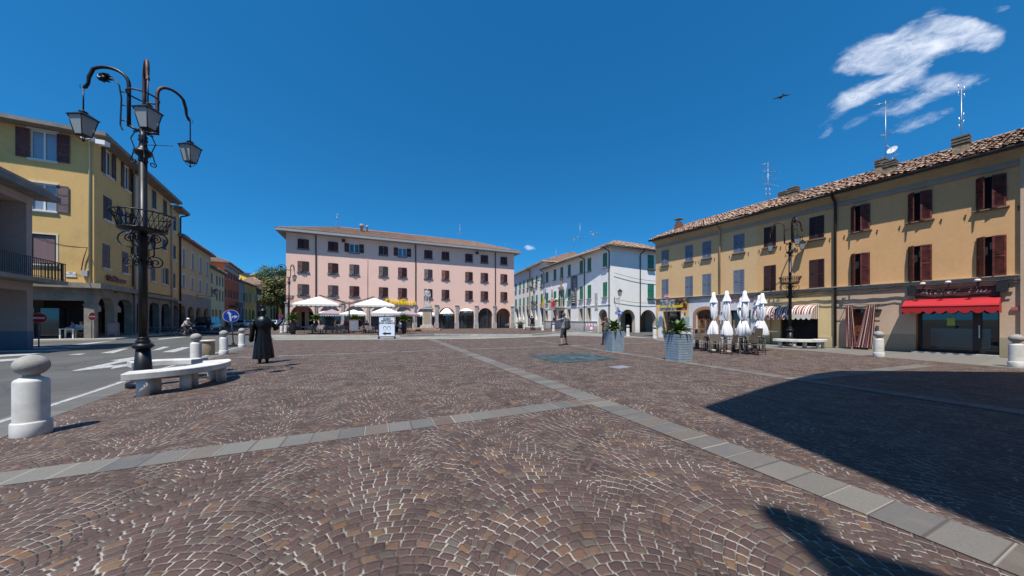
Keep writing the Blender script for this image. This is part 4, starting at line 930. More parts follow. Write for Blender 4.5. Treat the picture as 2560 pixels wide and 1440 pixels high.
# --- tan house with door curtain and red awning
k0, k1 = RF.u(2130), RF.u(2180); kt = RF.z(2176, 771)
h0, h1 = RF.u(2290), RF.u(2499); ht = 2.75
opsC = [O(q) for q in wC+wC2]+[(k0, k1, .05, kt, 0, .35, None), (h0, h1, .08, ht, 0, .45, None)]
tC = rh('tan_house', 'tan house with red brown shutters, a curtained door and a red awning', RF.u(2350), uB2+.001, RF.L, M_och3, None, opsC)
for q in wC+wC2:
    window(RF, tC, *q, M_redS, 'ajar', n=30, ang=52, ang2=24, sill=mat('ochre_sill', (.2, .15, .1), .8), sw=.05, sp=.12, stay=True, glassm=M_dark, frame=M_dark)
course(tC, uB2+.001, uC)
M_bei = plaster('beige_pink', (.52, .38, .27), (.42, .3, .21), .4)
panel(tC, 'ground_floor_plaster', uB2+.005, uC, .02, ZS-.17, M_bei, cuts=[(k0, k1, .02, kt), (h0, h1, .02, ht)])
for pa, pb in ((RF.u(2196), h0), (h1, RF.u(2552))): mb = MB(); RF.box(mb, pa, pb, .02, .82, .008, .03); mb.build('plinth', plaster('grey_beige', (.33, .28, .2), (.24, .2, .14), .5), tC)
mb = MB(); RF.box(mb, uC+.0, uC+.5, 0, ZC+.6, .003, .12); mb.build('pilaster', M_bei, tC)
mb = MB(); RF.box(mb, k0, k1, .05, kt, -.34, -.3); 
for c in range(2):
    a = k0+(k1-k0)*c/2
    for (za, zb) in ((.15, .75), (.85, 1.25), (1.35, 1.75)):
        RF.box(mb, a+.08, a+(k1-k0)/2-.08, za, zb, -.3, -.28)
        RF.box(mb, a+.13, a+(k1-k0)/2-.13, za+.06, zb-.06, -.28, -.265)
RF.box(mb, k0, k1, kt-.28, kt-.22, -.3, -.25); RF.box(mb, k0+.06, k1-.06, kt-.2, kt-.03, -.3, -.285, 1)
dr = mb.build('door', [M_wood, M_glass], tC); mb = MB(); mb.ball(RF.P(k1-.3, 1.05, -.26), .03); mb.build('handle', mat('brass', (.5, .35, .12), .3, metal=1), dr)
mb = MB(); mb.tube([RF.P(k0-.32, kt+.18, .28), RF.P(k1+.55, kt+.2, .28)], .014, 6); 
for uu in (k0-.2, k1+.25): mb.tube([RF.P(uu, kt+.19, 0), RF.P(uu, kt+.19, .3)], .014, 6)
rod = mb.build('curtain_rod', M_iron, tC)
for (ua, ub_, ua2, ub2) in ((k0-.15, k0+.1, k0-.18, k0+.25), (k1-.12, k1+.2, k1-.5, k1+.1)):
    mb = MB(); rows_ = []
    for j in range(13):
        f = j/12; zz_ = .12+(kt+.05)*(1-f); A_, B_ = ua+(ua2-ua)*f, ub_+(ub2-ub_)*f
        rows_.append([RF.P(A_+(B_-A_)*i/40, zz_, .28+.06*sin(i*.95+f*1.2)+.02*sin(i*2.3)) for i in range(41)])
    mb.grid(rows_[::-1], uvf=lambda a, k: (k/4.0, .5)); mb.build('door_curtain', M_str, tC)
# red awning shop
mb = MB(); RF.quad(mb, h0, h1, .08, ht, -.43, 0); hd = RF.u(2440)
for (a, b, c, d_) in ((h0, h0+.1, .08, ht), (h1-.06, h1, .08, ht), (hd-.12, hd+.0, .08, ht), (hd, hd+.1, .08, ht), (h0, h1, .08, .2), (h0, h1, ht-.12, ht)): RF.box(mb, a, b, c, d_, -.42+.001*(a % 1), -.34, 1)
RF.box(mb, h0+.35, h0+1.9, .3, 1.15, -.425, -.415, 3); RF.box(mb, RF.u(2362), RF.u(2382), 1.28, 1.62, -.425, -.41, 2); RF.box(mb, hd+.03, hd+.06, .75, 1.3, -.34, -.3, 4)
mb.build('shop_front', [glass('shop_glass', (.01, .013, .017), .02), mat('dark_wood_frame', (.03, .015, .012), .45), mat('green_notice', (.35, .55, .12), .7), glass('shop_cabinet', (.05, .07, .08), .15), M_white], tC)
mb = MB(); RF.box(mb, h0-.1, h1, .0, .08, .004, .25); mb.build('threshold', M_sill, tC)
q0, q1 = RF.u(2267), RF.u(2505); zt_ = RF.z(2505, 741, .1)
M_red = mat('red_canvas', (.4, .007, .015), .75, var=.05)
mb = MB(); R_ = .85; pr = [(.08, 0), (.45, -.1), (.78, -.3), (.8, -.36)]
P_ = [[RF.P(u, zt_+z-.0, d) for u in (q0, q1)] for d, z in pr]; mb.grid(P_[::-1], smooth=False)
zv2 = zt_-.36
for uu, sg in ((q0, -1), (q1, 1)):
    mb.face([RF.P(uu, zt_+z, d) for d, z in pr]+[RF.P(uu, zv2-.32, .8), RF.P(uu, zv2-.3, .08)])
mb.tube([RF.P(q0-.03, zv2+.0, .82), RF.P(q1+.03, zv2, .82)], .035, 8)
aw = mb.build('awning', M_red, tC)
mb = MB(); scallop(mb, RF, q0, q1, zv2-.02, .3, .835, w=.3); mb.build('valance', M_red, aw)
v0, v1 = RF.u(2290), RF.u(2497); zsb, zst = RF.z(2497, 742, .1), RF.z(2497, 702, .1)
M_bw = mat('rusty_signboard', (.085, .025, .017), .6, var=.35, vscale=2.5, coord='Pos')
mb = MB(); RF.box(mb, v0, v1, zsb+.02, zst, .012, .12); sb = mb.build('signboard', M_bw, tC)
text('lettering', "l'Atelier", .38, M_white, sb, T0(tC) @ RF.M((v0+v1)/2-.5, (zsb+zst)/2, .125), .004, italic=.4, bold=-.012); text('lettering', 'Più', .38, M_white, sb, T0(tC) @ RF.M((v0+v1)/2+.55, (zsb+zst)/2, .125), .004, italic=.4, bold=-.012)
for f in (.14, .46, .8):
    mb = MB(); u_ = v0+(v1-v0)*f; mb.tube([RF.P(u_, zst+.06, .02), RF.P(u_, zst+.08, .55)], .018, 6); p = RF.P(u_, zst+.05, .6); mb.lathe([(.1, p.z-.05), (.07, p.z+.04), (.01, p.z+.05)], (p.x, p.y), 10); mb.build('sign_lamp', M_white, sb)
for px in (2283, 2508):
    mb = MB(); u_ = RF.u(px); RF.box(mb, u_-.13, u_+.13, zst-.45, zst-.05, .05, .3); mb.build('speaker', mat('speaker_black', (.015, .015, .015), .5), tC)
mb = MB(); RF.box(mb, RF.u(2540)-.1, RF.u(2540)+.12, RF.z(2535, 776), RF.z(2535, 768), .03, .07); RF.box(mb, RF.u(2205)-.3, RF.u(2205), RF.z(2195, 779), RF.z(2195, 773), .03, .1, 1); mb.build('house_number', [mat('number_red', (.35, .12, .1), .5), mat('speaker_black')], tC)
mb = MB(); RF.box(mb, RF.u(2107), RF.u(2113)+.02, RF.z(2107, 749), RF.z(2107, 742), .02, .16); mb.build('meter_box', mat('grey_box', (.35, .36, .36), .6), tC)
mb = MB(); RF.box(mb, RF.u(2190), RF.u(2198), RF.z(2190, 827), RF.z(2190, 814), .01, .05); mb.build('intercom', mat('steel', (.25, .25, .27), .35, metal=.8), tC)
pipe(tC, RF, uB2+.06, ZC+.6, .1, .06, M_gutter, .1, out=.5)
# cables sagging along the string course
for k, (dz_, sg, dd) in enumerate([(-.08, .1, .2), (-.16, .14, .24), (-.04, .05, .19)]):
    cb_ = tag(None or (lambda: (lambda m_: (m_.tube([RF.P(uB1+(uC-uB1)*i/60, ZS-.1+dz_-sg*abs(sin(i/60*pi*3))+.02*sin(i*1.3), dd) for i in range(61)], .014+.004*k, 5), m_.build('cable', M_gutter, off=RF.P(RF.u(2300), 3)))[1])(MB()))(), ['upper black cable slung along the tan houses', 'lowest sagging cable bundle on the tan houses', 'thin taut cable just under the stone course of the tan houses'][k], 'cable', 'cables on the tan houses')
# chimneys and antennas on the right roofs
def onroof(px, py, back, t): 
    p = radians(21.8); u_, z_ = RF.uz(px, py, -back); zr_ = ZC+.7+(back+.62)*math.tan(p); return u_, zr_
ch = [(2403, 408, 1.4, .43, .82, tC), (2225, 450, 1.2, .42, .68, tC), (2203, 440, 2.6, .38, .8, tC), (1984, 514, 1.9, .44, .75, tB), (1958, 527, 4.2, .42, .5, tB)]
for px, py, back, w_, h_, t_ in ch:
    u_, zr_ = onroof(px, py, back, t_); chimney(t_, RF.P(u_, zr_-.25, -back), w_, h_+.2, RF.d.to_3d())
u_, zr_ = onroof(1697, 600, 2.5, tA); chimney(tA, RF.P(u_, zr_-.25, -2.5), .5, 1.15, RF.d.to_3d(), mat('brick_stack', (.22, .08, .05), .9, var=.3, coord='Pos'), 1)
u_, zr_ = onroof(2216, 420, 3.0, tC); mb = MB(); q = RF.P(u_+.28, zr_+1.0, -2.7)
Md = Matrix.Rotation(radians(-75), 3, 'Z') @ Matrix.Rotation(radians(68), 3, 'X'); rws = [[Md @ Vector((r_*cos(2*pi*k/20), r_*sin(2*pi*k/20), r_*r_*.55))+q for k in range(20)] for r_ in (.01, .07, .13, .18, .21)]
mb.grid(rws, True); mb.tube([q, q-V(0, 0, .9)], .025, 6); mb.tube([q, q+Md @ V(0, 0, .5)], .012, 5); tag(mb.build('satellite_dish', M_white, off=q), 'white satellite dish beside the stacked chimneys', 'satellite dish')
def roofpt(px, back): u_ = RF.uz(px, d=-back); return RF.P(u_, ZC+.7+(back+.62)*math.tan(radians(21.8)), -back)
def mast(px, ytop, back): p = roofpt(px, back); return p, At(px, ytop, p.y).z-p.z
p, h = mast(2403.5, 222, 2.0); antenna(p, h, [(h-.1, .55, .3, 'p'), (h-1.15-.35, .55, .9, 'p')], 'tall tv antenna with white curved reflectors on the rightmost chimney')
p, h = mast(2214, 252, 3.1); antenna(p, h, [(h-.1, 1.1, 2.6, 'y'), (h*.52, .5, 2.9, 'd'), (h*.2, .7, 3.4, 'd')], 'tall tv antenna with a comb head beside the satellite dish')
p, h = mast(1920, 407, 3.5); antenna(p, h, [(h-.05, .8, 2.8, 'y'), (h*.78, 1.4, .2, 'y'), (h*.6, 1.6, .4, 'd'), (h*.45, 1.4, .3, 'y'), (h*.28, .4, .3, 'p')], 'many armed tv antenna above the lamp post on the right')
# ---------------- left street ----------------
M_yl = plaster('old_yellow', (.62, .395, .15), (.42, .28, .125), .45, streak=.5)
YF1 = Fr(YC-D2*14, YC); YL = Fr(YC, YC+D1*48)
t = thing('yellow_corner_house', 'weathered yellow four storey corner house with shuttered windows over a dark arcade', 'building', (-32.2, 24.1, 0), world=True)
ZY = 15.5; z1f = YL.z(243.5, 709)   # top of arcade ledge
uE1, uE2, uE3 = YL.u(334), YL.u(427), YL.u(448)
def wlR(fr, a, b, c, d_): return (fr.u(a), fr.u(b), fr.z(b, d_), fr.z(a, c))
front = [(wlR(YF1, 75, 143, 322, 405), 'open', M_redS), (wlR(YF1, 75, 142, 455, 530), 'open', M_purp), (wlR(YF1, 75, 141, 583, 662), 'roll', M_brownS)]
long_ = [(250+12, 279.4, 370, 447, 'open', M_brownS), (309.4, 323.4, 409, 480, 'open', M_brownS), (258, 279, 487, 556, 'closed', M_darkS), (303, 324, 520, 585, 'open', M_darkS),
   (256, 274.5, 607.5, 673, 'closed', M_purp), (304.5, 320.5, 627, 685, 'closed', M_purp), (379.5, 390, 472, 527, 'closed', M_darkS), (407.3, 416.7, 497, 546, 'closed', M_darkS),
   (378, 388, 577, 625, 'closed', M_darkS), (405.5, 415, 596, 628, 'closed', M_darkS), (376.7, 387.3, 665, 704, 'closed', M_purp), (404.3, 414.5, 667, 711, 'right', M_brownS)]
rt = 3.5
ops = []
for q, s_, m_ in front: ops.append((*q[:4], 0, .14, None))
mb = MB(); wall(mb, YF1, 0, 14, z1f, ZY, ops)
opsL = [(*wlR(YL, a, b, c, d_), 0, .14, None) for a, b, c, d_, s_, m_ in long_]
wall(mb, YL, 0, uE2, z1f, ZY, opsL)
mb.face([YL.P(uE2, z1f), YL.P(uE2, z1f, -10), YL.P(uE2, ZY, -10), YL.P(uE2, ZY)]); mb.face([YF1.P(0, z1f, 0), YF1.P(0, ZY, 0), YF1.P(0, ZY, -10), YF1.P(0, z1f, -10)])
mb.build('wall', M_yl, t)
# arcade under the house: piers and cut-corner openings on both sides
def arcade(t, fr, u0, u1, n, zt, zc, m, off=0, chamf=.7, pw=.55, prof=None):
    sp = (u1-u0)/n; mb = MB()
    for k in range(n):
        a, b = u0+k*sp+pw/2+(pw/2 if k == 0 else 0), u0+(k+1)*sp-pw/2
        P = [(a, zc), (a+chamf*.35, zc+chamf*.55), (a+chamf, zt), (b-chamf, zt), (b-chamf*.35, zc+chamf*.55), (b, zc)]
        # wall above opening down to zc
        mb.face([fr.P(a, zc), fr.P(*P[1]), fr.P(*P[2]), fr.P(a, zt)][::1]); mb.face([fr.P(b, zt), fr.P(*P[3]), fr.P(*P[4]), fr.P(b, zc)])
        for i in range(5): mb.face([fr.P(*P[i]), fr.P(*P[i], -.5), fr.P(*P[i+1], -.5), fr.P(*P[i+1])])
        fr.quad(mb, a, b, zt, zc+chamf+.55, 0)
    mb.build('arcade_lintel', m, t)
    for k in range(n+1):
        uu = u0+k*sp; mb = MB(); w_ = pw/2; a = uu-w_ if k else uu
        fr.box(mb, a, uu+w_+(w_ if k == 0 else 0), .1, zc, -.5, .0); fr.box(mb, a-.04, uu+w_+.04+(w_ if k == 0 else 0), zc-.14, zc-.02, -.54, .04); fr.box(mb, a, uu+w_+(w_ if k == 0 else 0), zc, zt+.5, -.49, -.001)
        mb.build('pier', m, t)
zt_, zc_ = 3.35, 2.75
arcade(t, YL, 0, uE1, 2, zt_, zc_, M_conc); arcade(t, YL, uE1, uE2, 3, zt_, zc_, M_conc)
mb = MB(); YF1.box(mb, 0, 14, zt_-.35, z1f, -.5, -.002); mb.build('lintel', M_conc, t)
mb = MB(); YF1.box(mb, 0, 14, z1f-.42, z1f-.05, .002, .55); YL.box(mb, -.0, uE1, z1f-.42, z1f-.05, .002, .55); YL.box(mb, uE1+.3, uE2, z1f-.55, z1f-.2, .002, .5)
c3 = isect(YF1, .55, YL, .55); mb.extrude([YC.to_3d()+V(0, 0, z1f-.42)]+[YF1.P(14, z1f-.42, .55), V(c3.x, c3.y, z1f-.42), YL.P(0, z1f-.42, .55)], (0, 0, .37)); mb.build('ledge', M_conc, t)
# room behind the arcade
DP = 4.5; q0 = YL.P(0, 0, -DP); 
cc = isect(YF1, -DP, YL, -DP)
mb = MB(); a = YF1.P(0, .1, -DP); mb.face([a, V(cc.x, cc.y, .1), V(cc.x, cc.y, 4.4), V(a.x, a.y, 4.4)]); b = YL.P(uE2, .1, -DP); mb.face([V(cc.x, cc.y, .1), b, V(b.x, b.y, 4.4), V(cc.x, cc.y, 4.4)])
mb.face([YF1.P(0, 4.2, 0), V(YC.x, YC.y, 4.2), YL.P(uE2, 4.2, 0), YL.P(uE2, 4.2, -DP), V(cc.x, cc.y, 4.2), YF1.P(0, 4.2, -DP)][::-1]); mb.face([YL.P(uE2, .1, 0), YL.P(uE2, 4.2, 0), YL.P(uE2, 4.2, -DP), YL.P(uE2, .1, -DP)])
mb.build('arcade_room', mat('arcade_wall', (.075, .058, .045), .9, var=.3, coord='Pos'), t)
for k in range(5):
    mb = MB(); a = 5.5+k*1.6-4; YF1.quad(mb, a+4.2, a+5.5, .2, 2.5, -DP+.05, 0) if k < 4 else None; YF1.box(mb, a+4.12, a+4.2, .1, 2.6, -DP+.02, -DP+.1, 1); mb.build('shop_glazing', [M_glass, M_gutter], t)
for k in range(6):
    mb = MB(); a = 1.0+k*4.2; YL.quad(mb, a, a+2.6, .2, 2.6, -DP+.05, 0); YL.box(mb, a-.08, a, .1, 2.7, -DP+.02, -DP+.1, 1); mb.build('shop_glazing', [M_glass, M_gutter], t)
for q, s_, m_ in front:
    wn_ = window(YF1, t, *q, m_ if s_ == 'open' else None, 'open' if s_ == 'open' else 'none', n=24, sill=mat('white_sill', (.6, .58, .52), .7), sw=.1, sp=.12, surround=None if s_ == 'open' else mat('cream_trim', (.6, .55, .42), .8), glassm=glass('curtained_glass', (.22, .26, .32), .25) if s_ == 'open' else mat('blind_slats', (.2, .13, .13), .7), frame=M_white if s_ == 'open' else M_brownS)
    if s_ == 'open':
        mb = MB(); YF1.box(mb, q[0]-.12, q[1]+.12, q[3]+.002, q[3]+.1, .002, .12); mb.build('lintel', MATS['white_sill'], wn_)
    else:
        mb = MB()
        for k in range(34): zz_ = q[2]+.1+k*(q[3]-q[2]-.2)/34; YF1.box(mb, q[0]+.12, q[1]-.12, zz_, zz_+.035, -.1, -.075)
        mb.build('blind', mat('blind_pale', (.3, .2, .2), .7), wn_)
for (a, b, c, d_, s_, m_) in long_: window(YL, t, *wlR(YL, a, b, c, d_), m_, s_, n=12, sill=MATS['white_sill'], sw=.1, sp=.14, surround=M_sill if s_ == 'closed' and a > 370 else None)
def shed_roof(t, corners, z, ft, m, rise, inner):
    pass
# eaves + low roof
oL = .95; c4 = isect(YF1, oL, YL, oL)
mb = MB(); O4 = [YF1.P(0, ZY, oL), V(c4.x, c4.y, ZY), YL.P(uE2+.15, ZY, oL), YL.P(uE2+.15, ZY, -10), YF1.P(0, ZY, -10)]
mb.extrude(O4[::-1], (0, 0, .28)); mb.build('eave', mat('weathered_eave', (.22, .2, .18), .85, var=.3, vscale=1.5, coord='Pos', col2=(.14, .13, .12)), t)
mb = MB(); zt2 = ZY+.285; ri = 3.0
I4 = [isect(YF1, -6, YL, -6)]
pk = V(I4[0].x, I4[0].y, zt2+1.9); A_, B_, C_ = [V(p.x, p.y, zt2) for p in (O4[0], O4[1], O4[2])]; ka, kc = YF1.P(0, zt2+1.9, -6), YL.P(uE2+.15, zt2+1.9, -6)
mb.face([A_, B_, pk, ka]); mb.face([B_, C_, kc, pk]); dd = YL.P(uE2+.15, zt2, -10); mb.face([C_, dd, kc]); mb.build('roof', T_red, t)
pipe(t, YL, uE1, ZY, .3, .08, mat('pale_pipe', (.42, .4, .37), .5), .12, out=.7); pipe(t, YL, uE1-.5, ZY, 4.6, .06, M_gutter, .12, out=.5); pipe(t, YL, uE2-.1, ZY, .3, .09, MATS['pale_pipe'], .14, out=.7)
pipe(t, YF1, 13.8, ZY-.2, z1f, .05, mat('cream_pipe', (.55, .48, .3), .6), .06, out=.1); pipe(t, YF1, 13.6, 7.4, .1, .05, MATS['cream_pipe'], .05, out=.6) if False else None
for a, b in ((220, 344), (257, 358)):
    mb = MB(); p = At(a, b, 23.2); mb.obox(p, (.28, .05, -.03), (-.05, .2, 0), (0, 0, .16)); mb.build('floodlight', M_white, t)
mb = MB(); YF1.box(mb, YF1.u(208), YF1.u(223), YF1.z(215, 691), YF1.z(215, 677), .01, .2); mb.build('meter_box', MATS['grey_box'], t)
mb = MB(); YF1.box(mb, YF1.u(166), YF1.u(190), YF1.z(178, 689.5), YF1.z(178, 680), .005, .03); YF1.box(mb, YF1.u(164), YF1.u(192), YF1.z(178, 692), YF1.z(178, 689.3), .005, .06)
pl = mb.build('street_plate', M_white, t)
text('lettering', 'VIA\nF. CAVALLOTTI', .14, M_blk, pl, T0(t) @ YF1.M(YF1.u(178), YF1.z(178, 684.8), .035), .002)
mb = MB(); cp = [YF1.P(13.9, YF1.z(230, 621), .1)]
for q_ in range(2): mb.tube([At(60, 576+6*q_, 20.5).lerp(YF1.P(13.7, YF1.z(228, 620), .12), k/12)-V(0, 0, .3*sin(pi*k/12)) for k in range(13)], .018, 5)
mb.tube([YF1.P(13.7, YF1.z(228, 620), .12), YF1.P(13.5, YF1.z(222, 650), .1), YF1.P(13.4, YF1.z(222, 677), .1)], .03, 5)
tag(mb.build('cable', M_gutter, off=At(150, 600, 21)), 'black wires crossing from the porch building to the yellow corner house', 'cable')
text('lettering', 'OrsiDanese', .62, mat('rust_letters', (.16, .025, .01), .5), t, T0(t) @ YL.M(YL.u(287), YL.z(287, 699), .12), .05, bold=.02)
for k, px in enumerate((247, 300)):   # lunette shop signs hanging in the arcade
    mb = MB(); a = YL.u(px); pts = [YL.P(a-.2+2.2*q/10, 2.55+.45*sin(pi*q/10), -.6) for q in range(11)]; mb.extrude([YL.P(a-.2, 2.2, -.6)]+pts+[YL.P(a+2.0, 2.2, -.6)], YL.n.to_3d()*-.06)
    lo_ = mb.build('hanging_sign', mat('stone_sign', (.42, .38, .32), .8), t); text('lettering', 'CAFFÈ' if k == 0 else 'BAR', .4, M_gutter, lo_, T0(t) @ YL.M(a+.9, 2.45, -.58), .003)
# lower neighbour behind the big eave
t = thing('yellow_rear_house', 'narrow yellow house section with a lower eave past the corner house', 'building', YL.P(uE2, 0), world=True)
ZR = YL.z(448, 535); wr = [(433, 440, 539, 580.5), (430.8, 439, 611, 650), (430.6, 438, 682, 721)]
mb = MB(); wall(mb, YL, uE2+.002, uE3, z1f-.4, ZR, [(*wlR(YL, *q), 0, .14, None) for q in wr]); mb.face([YL.P(uE3, 3, 0), YL.P(uE3, 3, -10), YL.P(uE3, ZR, -10), YL.P(uE3, ZR, 0)]); mb.build('wall', M_yl, t)
for q in wr: window(YL, t, *wlR(YL, *q), M_darkS, 'closed', n=10, sill=MATS['white_sill'], sp=.14)
mb = MB(); YL.box(mb, uE2, uE3+.25, ZR, ZR+.28, -10, .95); mb.build('eave', MATS['weathered_eave'], t)
arcade(t, YL, uE2+.01, uE3, 1, zt_, zc_, M_conc); mb = MB(); YL.box(mb, uE2+.3, uE3-.1, z1f-.85, z1f-.5, .002, .5); mb.build('ledge', M_conc, t)
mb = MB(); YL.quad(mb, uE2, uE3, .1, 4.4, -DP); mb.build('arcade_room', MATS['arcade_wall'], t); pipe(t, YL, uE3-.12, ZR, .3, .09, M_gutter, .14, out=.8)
# generic street houses further on
def row_house(name, label, fr, x0, x1, ztop, m, wins, sh, ar=None, depth=10, ov=.6, n=6, surround=None, state='closed', base=None, rise=21, arch=True, gl=None):
    u0, u1 = fr.u(x0), fr.u(x1); t = thing(name, label, 'building', fr.P(u0, 0), world=True)
    ops = [(*wlR(fr, *q), 0, .15, None) for q in wins]
    for q in (ar or []): a, b = fr.u(q[0]), fr.u(q[1]); ops.append((a, b, .1, q[2] if q[2] < 10 else fr.z(q[0], q[2]), (b-a)/2*.95 if arch else 0, .4, 1))
    mb = MB(); wall(mb, fr, u0, u1, 0, ztop, ops); shell(mb, fr, u0, u1, 0, ztop, depth)
    mb.build('wall', [m, M_dark], t)
    for q in wins: window(fr, t, *wlR(fr, *q), sh, state, n=n, sp=.1, surround=surround, glassm=gl)
    if rise:
        hip(t, fr, u0, u1, ztop, depth, ov, rise, T_red, False, False, tl=('F',), fas=MATS['weathered_eave'], ft=.22, seg=2, row=.9, jitter=.05)
        for uu in (u0, u1):
            r_ = depth/2+ov; mb = MB(); mb.face([fr.P(uu, ztop+.2, ov-.1), fr.P(uu, ztop+.2, -depth), fr.P(uu, ztop+.2+r_*math.tan(radians(rise))*.97, ov-r_)]); mb.build('gable', m, t)
    return t, u0, u1
M_bge = plaster('beige_plaster', (.62, .4, .2), (.48, .32, .17), .4)
wb = [(455.6, 463, 618.5, 668), (478.6, 485.5, 630.5, 676), (498.2, 504, 641, 684), (515.4, 520.4, 651, 690.5), (454.8, 462.6, 684.5, 718.5), (477.2, 484, 692, 724), (497.4, 503, 699, 729), (514.6, 519.4, 705.6, 732)]
t, u0, u1 = row_house('beige_house', 'beige three storey house with tall white framed windows above a grey stone arcade', YL, 448.3, 526.6, YL.z(451.5, 592)-.1, M_bge, wb, None, [(449.5, 462, 3.35), (468.5, 484, 3.35), (489, 504, 3.35), (508, 521.5, 3.35)], n=0, surround=M_white, state='none', rise=18, gl=M_glassb)
zA = YL.z(450, 733); mb = MB(); ag = [(449.5, 462), (468.5, 484), (489, 504), (508, 521.5)]
oa = [(YL.u(a), YL.u(b), .1, 3.35, .8, .4, 1) for a, b in ag]; wall(mb, Frd(YL, .05), u0+.02, u1-.02, .02, zA, oa); mb.build('stone_arcade', [plaster('grey_arcade', (.3, .24, .18), (.2, .165, .13)), M_dark], t)
mb = MB(); p0 = YL.P(YL.u(489), YL.z(489, 738), .05); p1 = YL.P(YL.u(512), YL.z(512, 734.5), .9); mb.tube([YL.P(YL.u(500), YL.z(500, 737.5), .05), YL.P(YL.u(500)+.6, YL.z(500, 737.5)+.05, 1.2)], .04, 6)
# wall lantern
def lantern(mb, c, s, ci=0, gi=1):
    """tapered square street lantern, c = centre of its base (3D), s = scale (top half width)"""
    c = Vector(c); b, tp, h = s*.56, s, s*2.7
    B = [c+V(x*b, y*b, 0) for x, y in ((-1, -1), (1, -1), (1, 1), (-1, 1))]; T = [c+V(x*tp, y*tp, h) for x, y in ((-1, -1), (1, -1), (1, 1), (-1, 1))]
    for i in range(4):
        j = (i+1) % 4; mb.face([B[i].lerp(c, .02), B[j].lerp(c, .02), T[j].lerp(c+V(0, 0, h), .02), T[i].lerp(c+V(0, 0, h), .02)], gi)
        mb.tube([B[i], T[i]], s*.06, 5, ci); mb.tube([B[i], B[j]], s*.06, 5, ci); mb.tube([T[i], T[j]], s*.075, 5, ci)
        E = [T[i]+(T[i]-c-V(0, 0, h))*.14, T[j]+(T[j]-c-V(0, 0, h))*.14]; k = c+V(0, 0, h+s*.62); q = [k+(E[0]-k)*.38*V(1, 1, 0).length/1.414, k+(E[1]-k)*.38]
        q = [V(c.x+(E[n_].x-c.x)*.4, c.y+(E[n_].y-c.y)*.4, h+c.z+s*.6) for n_ in (0, 1)]
        mb.face([E[0], E[1], q[1], q[0]], ci); mb.face([E[1]-V(0, 0, .012), E[0]-V(0, 0, .012), T[i]-V(0, 0, .012), T[j]-V(0, 0, .012)], ci)
    mb.face(B[::-1], ci)
    mb.lathe([(s*.42, c.z+h+s*.6), (s*.25, c.z+h+s*.72), (s*.5, c.z+h+s*.8), (s*.46, c.z+h+s*.86), (s*.16, c.z+h+s*1.0), (s*.07, c.z+h+s*1.2)], (c.x, c.y), 12, ci)
    for k in range(4):
        a = k*pi/2+pi/4; mb.tube([c+V(cos(a)*b*1.1, sin(a)*b*1.1, 0), c+V(cos(a)*b*1.05, sin(a)*b*1.05, -s*.35), c+V(cos(a)*b*.5, sin(a)*b*.5, -s*.62), c+V(0, 0, -s*.55)], s*.04, 5, ci)
    mb.ball(c-V(0, 0, s*.75), s*.16, n=8, mi=ci); mb.tube([c-V(0, 0, s*.95), c-V(0, 0, s*.5)], s*.05, 5, ci)
def lamp_glass():
    m = bpy.data.materials.new('frosted_glass'); m.use_nodes = True; t = NT(m.node_tree); b = t.n['Principled BSDF']; b.inputs['Base Color'].default_value = (.42, .43, .42, 1); b.inputs['Roughness'].default_value = .25
    tr = t.new('ShaderNodeBsdfTranslucent'); tr.inputs[0].default_value = (.6, .6, .6, 1); mx = t.new('ShaderNodeMixShader'); mx.inputs[0].default_value = .35
    o = t.n['Material Output']; t.l.new(b.outputs[0], mx.inputs[1]); t.l.new(tr.outputs[0], mx.inputs[2]); t.l.new(mx.outputs[0], o.inputs[0]); return m
M_lg = lamp_glass()
def wall_lamp(label, fr, u, z, out, s=.2, arm=.6):
    t = thing('wall_lamp', label, 'lamp', fr.P(u, z), world=True, group='lanterns bracketed to house walls'); mb = MB(); n3 = fr.n.to_3d(); c = fr.P(u, z, out)
    mb.tube([fr.P(u, z, 0), c-V(0, 0, .1)], .022, 6); mb.tube([fr.P(u, z-.5, 0), fr.P(u, z-.45, out*.3), fr.P(u, z-.2, out*.65), fr.P(u, z-.02, out*.9)], .016, 6); mb.tube([fr.P(u, z-.55, .02), fr.P(u, z+.1, .02)], .03, 6); mb.tube([c-V(0, 0, .15), c+V(0, 0, .12)], .02, 6); mb.build('bracket', M_iron, t)
    mb = MB(); lantern(mb, c+V(0, 0, .2), s); mb.build('lantern', [M_iron, M_lg], t); return t
wall_lamp('black lantern on a long bracket over the grey arcade of the beige house', YL, YL.u(492), YL.z(492, 738), 2.0, .22)
wall_lamp('black lantern bracketed to the white corner beside the double arches', TF, .55, TF.z(1537, 745), .9, .2)
mb = None
wn = [(528, 531, 682, 707), (540.6, 543.8, 688.8, 712), (548, 550.8, 692, 713), (555.6, 558.2, 694, 716), (528, 531, 717, 740), (540.6, 543.8, 721, 749), (548, 550.8, 724, 751), (555.6, 558.2, 727, 753)]
row_house('cream_house', 'small cream house squeezed between the beige and the brick red house', YL, 526.8, 560.8, YL.z(526.6, 670), plaster('cream_house', (.66, .49, .26), (.5, .38, .22)), wn, M_brownS, [(530, 535, 774), (538, 543.5, 774), (548, 553, 775)], arch=False, n=0)
c_ = YL.P(YL.u(548), YL.z(548, 676)+.2, -1.2)
